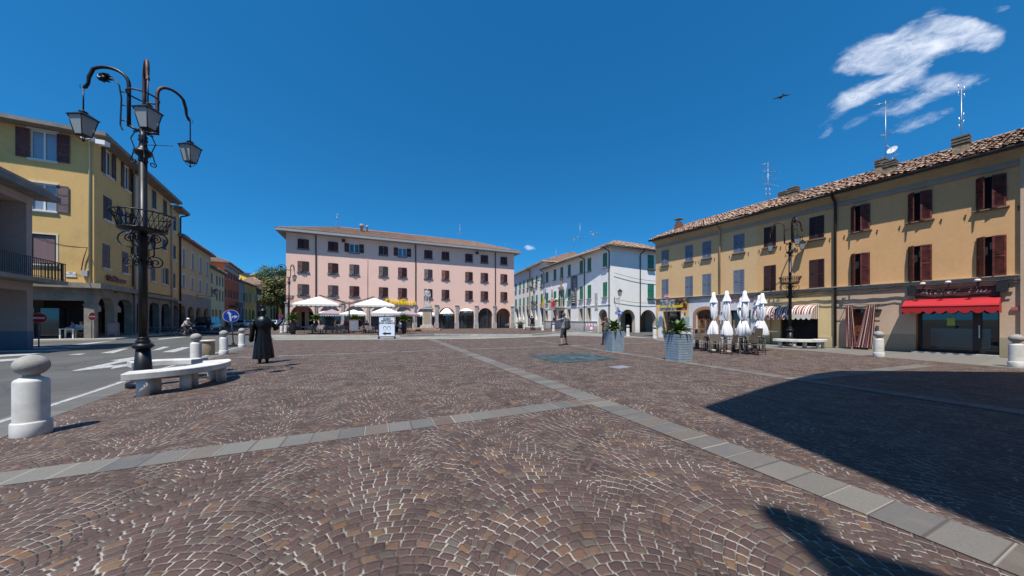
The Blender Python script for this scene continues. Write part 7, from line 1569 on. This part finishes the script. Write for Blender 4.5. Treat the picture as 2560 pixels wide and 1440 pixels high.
mb.build('column_block', M_ped, t); mb = MB(); mb.box(-.4, .4, -.54, -.5225, .95, 2.5); mb.build('inscription_panel', mat('tan_panel', (.42, .33, .22), .9, col2=(.28, .21, .15), vscale=9), t)
p = G(1330, 826.5, .12); t = thing('statue', 'small dark bronze statue of a waving man in front of the distant bench', 'statue', p, radians(150)); mb = MB(); s = 1.12; J = stand()
for s_ in (-1, 1): k = 'LR'[s_ > 0]; mb.cap(V(.09*s_, 0, .92)*s, J['kn'+k]*s, .1, .08); mb.cap(J['kn'+k]*s, J['an'+k]*s, .08, .06); mb.cap(J['an'+k]*s-V(0, 0, .04), J['an'+k]*s+V(0, .15, -.05), .05, .04)
mb.cap(V(0, 0, .95)*s, V(0, 0, 1.3)*s, .17, .19); mb.cap(J['shL']*s, J['shR']*s, .1, .1); mb.cap(J['shL']*s, V(-.28, .05, 1.12)*s, .07, .06); mb.cap(V(-.28, .05, 1.12)*s, V(-.2, .15, .95)*s, .06, .05); mb.cap(J['shR']*s, V(.33, .05, 1.5)*s, .07, .055); mb.cap(V(.33, .05, 1.5)*s, V(.3, .1, 1.75)*s, .055, .04)
mb.cap(V(0, 0, 1.4)*s, V(0, .02, 1.52)*s, .07, .06); mb.ball(V(0, .03, 1.62)*s, .09, .1, .12, n=14); mb.lathe([(.01, 1.93), (.08, 1.92), (.1, 1.86), (.17, 1.84), (.1, 1.83)], (0, .03), 18); hand(mb, V(.3, .1, 1.76)*s, (0, 0, 1), (-1, 0, 0), .2, .012); hand(mb, V(-.2, .15, .94)*s, (.2, .3, -1), (1, 0, 0), .6, .012); fuse('body', mb, M_brz, t, .015, 2)

# ---------------- parasols ----------------
M_canv = mat('cream_parasol', (.74, .72, .66), .85, var=.05); M_mauve = mat('mauve_parasol', (.3, .22, .25), .85); M_char = mat('charcoal_metal', (.035, .035, .045), .4, metal=.5)
def canopy(mb, w, ze, za, val=.22, n=4, sag=.04):
    C = [V(w/2*x, w/2*y, ze) for x, y in ((-1, -1), (1, -1), (1, 1), (-1, 1))]; ap = V(0, 0, za)
    for i in range(4):
        A, B = C[i], C[(i+1) % 4]; rows = []
        for j in range(7):
            f = j/6; z_s = -sag*sin(pi*f)*1.2; rows.append([A.lerp(B, k/8).lerp(ap, f)+V(0, 0, z_s*sin(pi*k/8)) for k in range(9)])
        mb.grid(rows, smooth=True)
        nS = 10
        for k in range(nS):
            a, b = A.lerp(B, k/nS), A.lerp(B, (k+1)/nS); out = V((A+B).x, (A+B).y, 0).normalized()*.01; q = [a+out]+[a.lerp(b, s_/5)+out-V(0, 0, val*(.6+.4*sin(pi*s_/5))) for s_ in range(6)]+[b+out]; mb.face(q)
t = thing('double_parasol', 'large double parasol with two cream square canopies on one dark post', 'parasol', V((873-CX)*33/F_, 33, .12), radians(25)); 
mb = MB(); mb.tube([(0, 0, 0), (0, 0, 3.3)], .075, 10); mb.box(-.5, .5, -.5, .5, 0, .08); mb.build('post', M_char, t)
for s_, xx in ((-1, -2.75), (1, 2.45)):
    mb = MB(); mb.tube([(0, 0, 3.05), (xx*.98, 0, 3.92)], .05, 8); mb.tube([(0, 0, 3.2), (xx*.5, 0, 3.55)], .03, 8); mb.tube([(xx, 0, 3.9), (xx, 0, 3.1)], .03, 8); mb.build('arm', M_char, t)
    mb = MB(); canopy(mb, 3.9, 2.95, 3.78); ob = mb.build('canopy', M_canv, t); ob.location = (xx, 0, 0)
    mb = MB()
    for x, y in ((-1, -1), (1, -1), (1, 1), (-1, 1)): mb.tube([(xx, 0, 3.3), (xx+1.9*x, 1.9*y, 2.92)], .018, 5)
    mb.build('ribs', M_char, t)
def parasol(px, Y, w, zt, m, label, rz=25, z0=.12):
    t = thing('parasol', label, 'parasol', V((px-CX)*Y/F_, Y, z0), radians(rz), 'cafe parasols before the pink house'); mb = MB(); mb.tube([(0, 0, 0), (0, 0, zt+.1)], .03, 8); mb.lathe([(.3, 0), (.3, .06), (.05, .1)], n=16); mb.build('pole', M_char, t); mb = MB(); canopy(mb, w, zt-.55, zt); mb.build('canopy', m, t)
parasol(884, 38, 2.9, 2.65, M_canv, 'cream square parasol seen behind the dark double post'); parasol(962, 30.5, 2.5, 2.65, M_canv, 'cream square parasol right above the museum board'); parasol(830, 38, 2.6, 2.7, M_mauve, 'mauve parasol under the left half of the double parasol'); parasol(1018, 38, 2.6, 2.6, M_mauve, 'mauve parasol right of the museum board')
# closed parasols on the right
def closed(px, Y, top, label, base=True, seed=0):
    p = V((px-CX)*Y/F_, Y, 0); H = EYE+(HZ-top)*Y/F_; t = thing('closed_parasol', label, 'parasol', p, seed*.9, 'closed white parasols by the stacked tables'); mb = MB(); mb.tube([(0, 0, 0), (0, 0, H-.1)], .026, 8); mb.build('pole', mat('galvanised'), t)
    rnd = random.Random(seed); ph = rnd.uniform(0, 6); pl = lambda amp: (lambda a, z: 1+amp*sin(a*2*pi*8+ph+1.2*sin(z*5))+amp*.7*sin(a*2*pi*3+z*3+ph))
    mb = MB(); tie = 1.52
    mb.lathe([(.05, H-.45), (.1, H-.5), (.125, H-.7), (.135, 2.0), (.12, 1.75), (.06, tie+.05), (.05, tie)], n=64, mod=pl(.2), caps=False); mb.lathe([(.05, tie), (.075, tie-.06), (.15, tie-.3), (.215, .85+rnd.uniform(-.05, .05)), (.19, .8)], n=64, mod=pl(.26), caps=False); mb.build('canopy', mat('white_canvas', (.78, .78, .8), .85, var=.03), t)
    mb = MB(); mb.lathe([(.03, H), (.06, H-.02), (.085, H-.2), (.15, H-.43), (.175, H-.5)], n=48, mod=lambda a, z: 1+(.16 if z < H-.3 else .06)*sin(a*2*pi*6+ph), caps=False); mb.build('vent_cap', MATS['white_canvas'], t); mb = MB(); mb.lathe([(.062, tie+.02), (.066, tie), (.062, tie-.02)], n=20); mb.build('strap', M_char, t)
    if base: mb = MB(); mb.lathe([(.2, 0), (.245, .02), (.25, .06), (.22, .095), (.05, .1)], n=28, sx=1.05); mb.build('base_slab', mat('gravel_concrete', (.5, .44, .37), .95, var=.3, vscale=50, bump=.8, bscale=80), t)
closed(1784, 15.4, 731, 'closed white parasol leftmost of the row', True, 1); closed(1817, 14.9, 727, 'closed white parasol second from the left', True, 2); closed(1853.5, 15.7, 744, 'closed white parasol tucked behind the tallest one', True, 3); closed(1862, 14.4, 727, 'tallest closed white parasol in front of the row', True, 4); closed(1898.5, 15.9, 738, 'closed white parasol at the rear right of the row', False, 5); closed(1906, 15.2, 733, 'rightmost closed white parasol', False, 6)
# ---------------- tables and chairs ----------------
M_tw = mat('weathered_table', (.2, .17, .145), .7, var=.3, vscale=6); M_tg = mat('dark_table_leg', (.1, .088, .08), .6)
def table(loc, rz, label, group, w=.8, d=.8, h=.75, top=M_tw, leg=M_tg, flip=False, cloth=None):
    t = thing('table', label, 'table', loc, rz, group); mb = MB(); f = (lambda z: h-z) if flip else (lambda z: z); zz = sorted((f(h-.04), f(h))); mb.box(-w/2, w/2, -d/2, d/2, zz[0], zz[1]); mb.build('tabletop', top, t)
    for x in (-1, 1):
        for y in (-1, 1): mb = MB(); z_ = sorted((f(0), f(h-.042))); mb.box(x*(w/2-.05)-.03, x*(w/2-.05)+.03, y*(d/2-.05)-.03, y*(d/2-.05)+.03, *z_); mb.build('leg', leg, t)
    if cloth: 
        mb = MB(); n = 40; R = []
        for (r, z) in ((.0, h+.006), (.98, h+.006), (1.03, h-.01), (1.08, h-.16), (1.14, h-.3)):
            row = []
            for k in range(n):
                a = 2*pi*k/n; sq = 1/max(abs(cos(a)), abs(sin(a))); row.append(V(r*w/2*sq*cos(a)*(1+(.03*sin(a*8) if r > 1.05 else 0)), r*d/2*sq*sin(a)*(1+(.03*sin(a*8) if r > 1.05 else 0)), z-(.1*(sq-1) if r > 1.1 else 0)))
            R.append(row)
        mb.grid(R, True); mb.build('tablecloth', cloth, t)
    return t
def chair(m_f, m_s, label, group, arms=True):
    t = thing('chair', label, 'chair', (0, 0, 0), 0, group); mb = MB(); mb.box(-.22, .22, -.2, .22, .43, .455); mb.build('seat', m_s, t)
    for x in (-1, 1):
        mb = MB(); mb.tube([(x*.24, -.24, 0), (x*.235, -.21, .44), (x*.23, -.27, .86)], .014, 6); mb.build('leg', m_f, t); mb = MB(); mb.tube([(x*.24, .22, 0), (x*.235, .2, .44)]+([(x*.24, .2, .64), (x*.245, .15, .66), (x*.235, -.23, .66)] if arms else []), .014, 6); mb.build('leg', m_f, t)
    mb = MB(); mb.grid([[V(-.22, -.24, .52), V(0, -.265, .52), V(.22, -.24, .52)], [V(-.22, -.275, .86), V(0, -.3, .87), V(.22, -.275, .86)]]); mb.grid([[V(-.22, -.255, .52), V(0, -.28, .52), V(.22, -.255, .52)], [V(-.22, -.29, .86), V(0, -.315, .87), V(.22, -.29, .86)]][::-1]); mb.build('backrest', m_s, t); return t
gp = G(1845, 880)
ga = 'stacked dark tables by the closed parasols'; ang = atan2(RF.d.y, RF.d.x)
specs = [(1772, 876, 0, 0, 'dark table standing at the left end of the stack', False), (1815, 881, 0, 0, 'dark table behind the second closed parasol', False), (1850, 884, 0, .1, 'dark table behind the tallest closed parasol', False), (1892, 884, 0, 0, 'dark table standing at the right end of the stack', False), (1797, 878, .77, .15, 'dark table turned upside down on the left tables', True), (1838, 881, .77, 0, 'dark table turned upside down on the middle tables', True)]
for px, py, z, da, lb, fl in specs:
    q = G(px, py)+V(.0, .5, z); table(q, ang+da, lb, ga, 1.0, .8, .76, flip=fl, leg=M_tw if z else M_tg)
q = G(1900, 880)+V(.35, .5, .95); t = thing('table', 'broad pale tabletop resting sideways on the right end of the stack', 'table', q, 0, ga); mb = MB(); mb.box(-.85, .6, -.4, .4, .0, .04); mb.build('tabletop', mat('pale_tabletop', (.2, .18, .165), .6), t); mb = MB(); mb.box(-.3, -.24, -.03, .03, -.95, -.001); mb.build('leg', M_tg, t)
q = G(1752, 872)+V(0, .4, 0); t = thing('table', 'small pedestal table with one dark leg left of the closed parasols', 'table', q, 0, ga); mb = MB(); mb.box(-.3, .3, -.3, .3, 1.03, 1.06); mb.build('tabletop', MATS['pale_tabletop'], t); mb = MB(); mb.box(-.05, .05, -.05, .05, .02, 1.029); mb.box(-.28, .28, -.28, .28, 0, .02); mb.build('leg', M_tg, t)
M_wk = mat('brown_wicker', (.13, .105, .085), .8, var=.3, vscale=30)
c0 = chair(M_tg, M_wk, 'brown wicker chair', 'wicker chairs around the stacked tables')
for k, (px, py, a, z, lb) in enumerate([(1880, 887, 10, 0, 'brown wicker chair turned away in front of the right tables'), (1903, 889, 200, 0, 'brown wicker chair at the right end of the stack'), (1893, 886, 15, .3, 'wicker chair stacked on another near the right tables'), (1800, 884, 160, 0, 'wicker chair between the first two closed parasols'), (1832, 887, 30, 0, 'wicker chair between the second and the tallest closed parasol'), (1765, 879, 190, 0, 'wicker chair left of the leftmost closed parasol'), (1868, 880, 90, 0, 'wicker chair pushed under the right tables'), (1825, 874, 170, .45, 'wicker chair lifted onto the middle of the stack')]):
    q = c0 if k == 0 else dup(c0); q.location = G(px, py)+V(0, .25, z); q.rotation_euler = (0, 0, radians(a)); q['label'] = lb
M_cl = mat('grey_mauve_cloth', (.2, .16, .17), .85); gt_ = 'cafe tables with grey mauve cloths'; M_bm = mat('beige_metal', (.3, .27, .23), .5)
tabs = [(785, 834.5, 'cafe table with a grey mauve cloth nearest the potted palm'), (818, 832.5, 'second cafe table from the left under the double parasol'), (846, 834, 'cafe table just left of the dark parasol post'), (912, 833.5, 'cafe table right of the slate menu board'), (932, 832, 'cafe table just left of the museum board'), (800, 828, 'back row cafe table left of the mauve parasol'), (866, 828.5, 'back row cafe table behind the parasol post'), (990, 829, 'cafe table behind the museum board')]
for k, (px, py, lb) in enumerate(tabs): table(G(px, py, .12)+V(0, .4, 0), radians(25+7*k), lb, gt_, cloth=M_cl)
c1 = chair(M_bm, mat('beige_sling', (.25, .215, .185), .7), 'beige metal armchair', 'beige cafe armchairs')
cs = [(768, 835.5, 70, 'beige armchair at the far left of the cafe'), (796, 836, 200, 'beige armchair right of the first cafe table'), (803, 834.5, 260, 'beige armchair between the first two cafe tables'), (832, 834.5, 100, 'beige armchair in front of the second cafe table'), (858, 834, 250, 'beige armchair beside the parasol post'), (924, 834.5, 240, 'beige armchair turned toward the museum board'), (900, 834, 90, 'beige armchair just right of the slate menu board'), (778, 829, 60, 'beige armchair in the back row by the pink arches'), (850, 829, 20, 'beige armchair in the back row left of the post'), (940, 831, 280, 'beige armchair half hidden by the museum board')]
for k, (px, py, a, lb) in enumerate(cs):
    q = c1 if k == 0 else dup(c1); q.location = G(px, py, .12)+V(0, .2, 0); q.rotation_euler = (0, 0, radians(a)); q['label'] = lb
c2_ = chair(mat('white_chair_frame', (.35, .34, .32), .5), mat('white_chair_seat', (.3, .29, .27), .6), 'white chair', 'pale chairs under the arcades'); ws = [(200, 845.5, .1, 150, 'pale chair beside the white table under the yellow house'), (184, 845, .1, 20, 'pale chair half behind the white arcade table'), (1164, 819.6, .12, 200, 'pale chair under the third arch from the right'), (1178, 819.6, .12, 140, 'second pale chair under the third arch from the right'), (1202, 819.8, .12, 200, 'pale chair under the second arch from the right'), (1226, 820, .12, 160, 'pale chair at the right side of the second last arch'), (1267, 820.3, .12, 100, 'pale chair under the last arch')]
for k, (px, py, z, a, lb) in enumerate(ws):
    q = c2_ if k == 0 else dup(c2_); q.location = G(px, py, z); q.rotation_euler = (0, 0, radians(a)); q['label'] = lb
table(G(173, 846, .1), radians(27), 'white metal table at the edge of the yellow house arcade', None, .75, .6, .75, M_white, M_white)
# ---------------- vehicles ----------------
def car(loc, rz, label, paint, L=4.4, Wd=1.78, H=1.5, hood=.95, roof0=1.55, roof1=3.7, wb=.72, group='cars parked along the left street', belt=.92, tailz=None):
    t = thing('car' if H < 1.7 else 'van', label, 'car' if H < 1.7 else 'van', loc, rz, group); w = Wd/2
    # body: cross sections along x (front at +x)
    st = [(L/2, .3, .55, .8), (L/2-.08, .22, .68, .92), (L/2-.35, .18, hood-.18, .99), (L/2-hood, .17, hood-.08, 1), (.3, .17, belt, 1), (-L/2+.7, .17, belt+.02, 1), (-L/2+.15, .22, belt-.02, .97), (-L/2, .35, belt-.12, .88)]
    mb = MB(); rows = []
    for x, z0, z1, k in st: rows.append([V(x, -w*k*.93, z0), V(x, -w*k, z0+.15), V(x, -w*k, z1-.12), V(x, -w*k*.93, z1-.02), V(x, 0, z1+.02), V(x, w*k*.93, z1-.02), V(x, w*k, z1-.12), V(x, w*k, z0+.15), V(x, w*k*.93, z0)])
    mb.grid(rows, True, smooth=True, caps=True); bo = mb.build('body', paint, t)
    x0, x1, x2, x3 = L/2-hood-.05, L/2-roof0, L/2-roof1, -L/2+.12; k1, k2 = .95, .76
    B = lambda x, z, k: [V(x, -w*k, z), V(x, w*k, z)]
    a, b, c, d_ = B(x0, belt-.05, k1), B(x1, H-.03, k2), B(x2, H-.03, k2), B(x3, belt-.02, k1); mb = MB()
    m1, m2 = B((x1+x2)/2, H+.01, k2), None
    mb.face([b[0], m1[0], m1[1], b[1]][::-1]); mb.face([m1[0], c[0], c[1], m1[1]][::-1]); mb.face([a[0], b[0], b[1], a[1]][::-1]); mb.face([c[0], d_[0], d_[1], c[1]][::-1]); mb.face([a[0], d_[0], c[0], m1[0], b[0]]); mb.face([a[1], b[1], m1[1], c[1], d_[1]]); mb.build('cabin', paint, t)
    def glassq(q, push, n='window'):
        mb = MB(); nn = (q[1]-q[0]).cross(q[2]-q[0]).normalized(); ctr = sum(q, V(0, 0, 0))/len(q); nn = nn if nn.dot(ctr-V(0, 0, .8)) > 0 else -nn; mb.face([p+(ctr-p).normalized()*push+nn*.012 for p in q]); mb.build(n, M_glass, t)
    glassq([a[0], b[0], b[1], a[1]], .09, 'windscreen'); glassq([c[0], d_[0], d_[1], c[1]], .12, 'rear_window')
    for s_ in (0, 1):
        mid = (x1+x2)/2; zb = belt-.0
        q0 = [a[s_].lerp(d_[s_], .06), b[s_], m1[s_], V(mid, a[s_].y, belt-.04)]; glassq(q0, .09); q1 = [V(mid, a[s_].y, belt-.04), m1[s_], c[s_], d_[s_].lerp(a[s_], .1)]; glassq(q1, .09)
    for x in (L/2-.85, -L/2+.8):
        for y in (-1, 1):
            mb = MB(); n = 24; rr = .32
            mb.tube([(x, y*(w-.2), rr), (x, y*(w+.012), rr)], rr, n); wh = mb.build('wheel', mat('tyre', (.02, .02, .02), .8), t); mb = MB(); mb.tube([(x, y*(w-.0), rr), (x, y*(w+.018), rr)], rr*.62, 16); mb.build('rim', mat('rim', (.4, .4, .42), .3, metal=.7), wh)
    for y in (-1, 1):
        mb = MB(); mb.obox((L/2-.1, y*w*.66, .66), (.06, 0, 0), (0, w*.2, 0), (0, 0, .07)); mb.build('headlight', mat('headlight', (.6, .62, .65), .1), t); mb = MB(); mb.obox((-L/2+.06, y*w*.76, .75), (.05, 0, 0), (0, w*.12, 0), (0, 0, .11)); mb.build('tail_light', mat('tail_light', (.35, .01, .01), .2), t)
    mb = MB(); mb.obox((L/2-.02, 0, .5), (.02, 0, 0), (0, w*.5, 0), (0, 0, .07)); mb.build('grille', M_blk, t); return t
M_cw = mat('white_car_paint', (.68, .68, .68), .2); M_cd = mat('dark_blue_paint', (.05, .09, .14), .2); M_cs = mat('silver_paint', (.4, .42, .44), .25, metal=.5)
car(G(585, 818)+V(0, .9, 0), radians(182), 'white estate car parked side on behind the blue arrow sign', M_cw, 4.7, 1.8, 1.5, .95, 1.6, 4.1)
car(G(640, 816)+V(0, 1.5, 0), radians(190), 'white hatchback just behind the white estate car', M_cw, 4.2, 1.75, 1.48, .9, 1.5, 3.6)
car(G(676, 817.5)+V(0, 1, 0), radians(290), 'white car facing the square right of the priest statue', M_cw, 4.2, 1.75, 1.45); car(G(701, 814.5)+V(0, 1, 0), radians(270), 'silver car behind the no parking sign', M_cs, 4.3, 1.76, 1.5)
car(G(498, 829)+V(-.6, 1.6, 0), radians(-62), 'dark blue delivery van with its nose toward the square', M_cd, 4.6, 1.85, 1.95, .9, 1.25, 4.3, belt=1.15)
# bicycles
def bicycle(loc, rz, label, group='bicycles parked at the left arcades'):
    t = thing('bicycle', label, 'bicycle', loc, rz, group); R = .34; wx = .52
    for x in (-wx, wx):
        mb = MB(); mb.tube([(x+R*cos(2*pi*k/24), 0, R+R*sin(2*pi*k/24)) for k in range(25)], .018, 6); 
        for k in range(10): mb.tube([(x, 0, R), (x+R*cos(2*pi*k/10), 0, R+R*sin(2*pi*k/10))], .003, 3)
        mb.tube([(x, -.04, R), (x, .04, R)], .02, 6); mb.build('wheel', mat('tyre', (.02, .02, .02), .8), t)
    mb = MB()
    for a, b in (((-wx, 0, R), (-.1, 0, .3)), ((-.1, 0, .3), (-.22, 0, .82)), ((-.22, 0, .78), (-wx, 0, R)), ((-.1, 0, .3), (.34, 0, .8)), ((-.2, 0, .74), (.34, 0, .84)), ((.34, 0, .78), (.38, 0, .9)), ((.36, 0, .84), (wx, 0, R))): mb.tube([a, b], .016, 6)
    mb.build('frame', mat('bike_frame', (.18, .2, .22), .3, metal=.4), t); mb = MB(); mb.tube([(.3, -.27, .98), (.4, -.2, .95), (.37, 0, .93), (.4, .2, .95), (.3, .27, .98)], .012, 6); mb.tube([(.37, 0, .88), (.37, 0, .94)], .014, 6); mb.build('handlebar', M_iron, t); mb = MB(); mb.ball((-.24, 0, .87), .13, .08, .03, n=10); mb.build('saddle', M_blk, t); return t
b0 = bicycle(G(384, 838, 0), radians(70), 'bicycle parked just right of the near lamp post shaft')
for px, py, a, lb in ((402, 837, 55, 'bicycle leaning at the second arcade pier past the lamp post'), (412, 836.5, 100, 'bicycle with a pale frame in the arcade shade'), (432, 835, 80, 'bicycle beside the drainpipe of the yellow rear house'), (446, 834, 60, 'bicycle under the first grey arch'), (457, 833, 110, 'bicycle left of the dark van'), (818, 822, 30, 'bicycle standing in the pink house porch'), (997, 829, 20, 'bicycle beside the palm right of the museum board')):
    dup(b0, G(px, py, .12 if px > 700 else 0), radians(a), lb)
bb_ = dup(b0, G(466, 842), radians(10), 'bicycle ridden across the road by a person in white and dark', 'bicycles parked at the left arcades')
t = thing('person', 'cyclist in a pale top riding across the road on the left', 'person', G(466, 842), radians(10-90))
ride = stand(hip=V(0, -.2, .98), chest=V(0, .0, 1.28), neck=V(0, .08, 1.44), head=V(0, .13, 1.56), shL=V(-.19, .05, 1.37), shR=V(.19, .05, 1.37), elL=V(-.26, .2, 1.15), elR=V(.26, .2, 1.15), wrL=V(-.24, .36, 1.03), wrR=V(.24, .36, 1.03), hdL=V(0, 1, -.3), hdR=V(0, 1, -.3), thL=V(1, 0, 0), thR=V(-1, 0, 0), knL=V(-.11, .12, .72), knR=V(.11, .05, .6), anL=V(-.1, -.02, .4), anR=V(.1, -.12, .24))
figure(t, ride, [('shirt', mat('pale_top', (.5, .42, .4), .8), ['torso', 'sleeves']), ('shorts', M_short, ['shorts']), ('shoes', M_shoe, ['shoes'])], voxel=.016, hat=M_white)
# ---------------- trees beyond the left street ----------------
def leafmat(n, c):
    m = bpy.data.materials.new(n); m.use_nodes = True; t = NT(m.node_tree); b = t.n['Principled BSDF']; p = t.new('ShaderNodeNewGeometry').outputs['Position']
    t.l.new(t.ramp(t.noise(p, .45, 4, .6), [(.3, tuple(x*.6 for x in c)), (.5, c), (.72, (c[0]*2.2, c[1]*1.35, c[2]))]), b.inputs['Base Color']); b.inputs['Roughness'].default_value = .6; b.inputs['Subsurface Weight'].default_value = 0; return m
def tree(loc, H, R, label, seed, c=(.05, .085, .018), n=9000):
    t = thing('tree', label, 'tree', loc, 0, 'trees at the end of the left street'); rnd = random.Random(seed); mb = MB(); mb.tube([(0, 0, 0), (.1, 0, H*.3), (.2, .1, H*.7)], [.45, .32, .12], 10)
    cl_ = []
    for k in range(34):
        a = rnd.uniform(0, 6.28); e_ = rnd.uniform(-.35, 1); r = R*rnd.uniform(.35, .92)*(1-.35*max(0, e_)); q = V(r*cos(a), r*sin(a), H*.62+e_*H*.33); cl_.append((q, R*rnd.uniform(.2, .36)))
    for q, r in cl_[:12]: mb.tube([(.1, 0, H*.35), (q*.5+V(0, 0, H*.22)), q], [.16, .09, .03], 6)
    mb.build('trunk', mat('bark', (.07, .05, .035), .95, var=.3, vscale=4), t); mb = MB()
    for k in range(n):
        q, r = cl_[k % len(cl_)]; d = Vector((rnd.gauss(0, 1), rnd.gauss(0, 1), rnd.gauss(0, .8))).normalized(); p = q+d*r*(rnd.random()**.35)*rnd.uniform(.8, 1.25)
        nn = (d+Vector((rnd.gauss(0, .5), rnd.gauss(0, .5), rnd.gauss(0, .5)+.3))).normalized(); a = nn.orthogonal().normalized()*rnd.uniform(.14, .3); b = nn.cross(a).normalized()*rnd.uniform(.1, .2); mb.face([p-a, p-b*.8, p+a, p+b])
    mb.build('crown', leafmat('leaf_%d' % seed, c), t); return t
for px, Y, H, R, lb, sd, c in ((693, 100, 18.6, 7.0, 'tallest dark green tree between the far ochre house and the pink house', 1, (.045, .085, .02)), (662, 118, 16.5, 6.2, 'smaller green tree showing behind the far ochre roof', 2, (.04, .08, .018)), (707, 84, 12.2, 5.2, 'yellow green tree close to the pink house corner', 3, (.085, .1, .018)), (722, 110, 18, 7, 'dark tree mostly hidden behind the pink house', 4, (.04, .075, .02))):
    tree(V((px-CX)*Y/F_, Y, 0), H, R, lb, sd, c, 10000)
# ---------------- bird ----------------
pb = At(1954, 242, 14); t = thing('bird', 'dark bird flying with spread wings high over the right houses', 'bird', pb, radians(-20)); mb = MB(); mb.cap((0, -.1, 0), (0, .08, .0), .02, .04, 10); mb.cap((0, .1, .01), (0, .13, .02), .025, .022, 10); mb.cap((0, .15, .015), (0, .185, .012), .009, .003, 6); mb.cap((0, -.12, 0), (0, -.2, -.005), .018, .03, 8); fuse('body', mb, mat('feather', (.035, .025, .025), .7), t, .006, 2)
for s_ in (-1, 1):
    mb = MB(); P = [V(0, .06, .02), V(.14, .1, .075), V(.3, .03, .03), V(.36, -.05, -.02), V(.2, -.02, .04), V(.1, -.06, .03), V(0, -.05, .01)]; P = [V(p.x*s_*1.0, p.y, p.z if s_ > 0 else p.z*.6-p.x*.12) for p in P]; mb.extrude(P if s_ < 0 else P[::-1], (0, 0, -.008)); mb.build('wing', MATS['feather'], t)
# small loudspeaker mast / cable across the left street
mb = MB(); A_, B_ = GS.P(GS.u(640), 9.5, .2), PK.P(.3, 6.0, .1); mb.tube([A_.lerp(B_, k/16)-V(0, 0, 1.0*sin(pi*k/16)) for k in range(17)], .03, 5); tag(mb.build('cable', M_gutter, off=A_), 'thin overhead wire from the left street houses to the pink house corner', 'cable')
for k, (za, zb, lb) in enumerate(((6.9, 6.3, 'upper sagging wire across the front of the white corner'), (3.9, 3.7, 'lower wire along the white arches'))):
    mb = MB(); A_, B_ = TF.P(.4, za, .15), TF.P(8.5, zb, .15); mb.tube([A_.lerp(B_, q/14)-V(0, 0, .25*sin(pi*q/14)) for q in range(15)], .022, 5); tag(mb.build('cable', M_gutter, off=A_), lb, 'cable')
for o in list(bpy.data.objects):
    if '_o' in o: del o['_o']
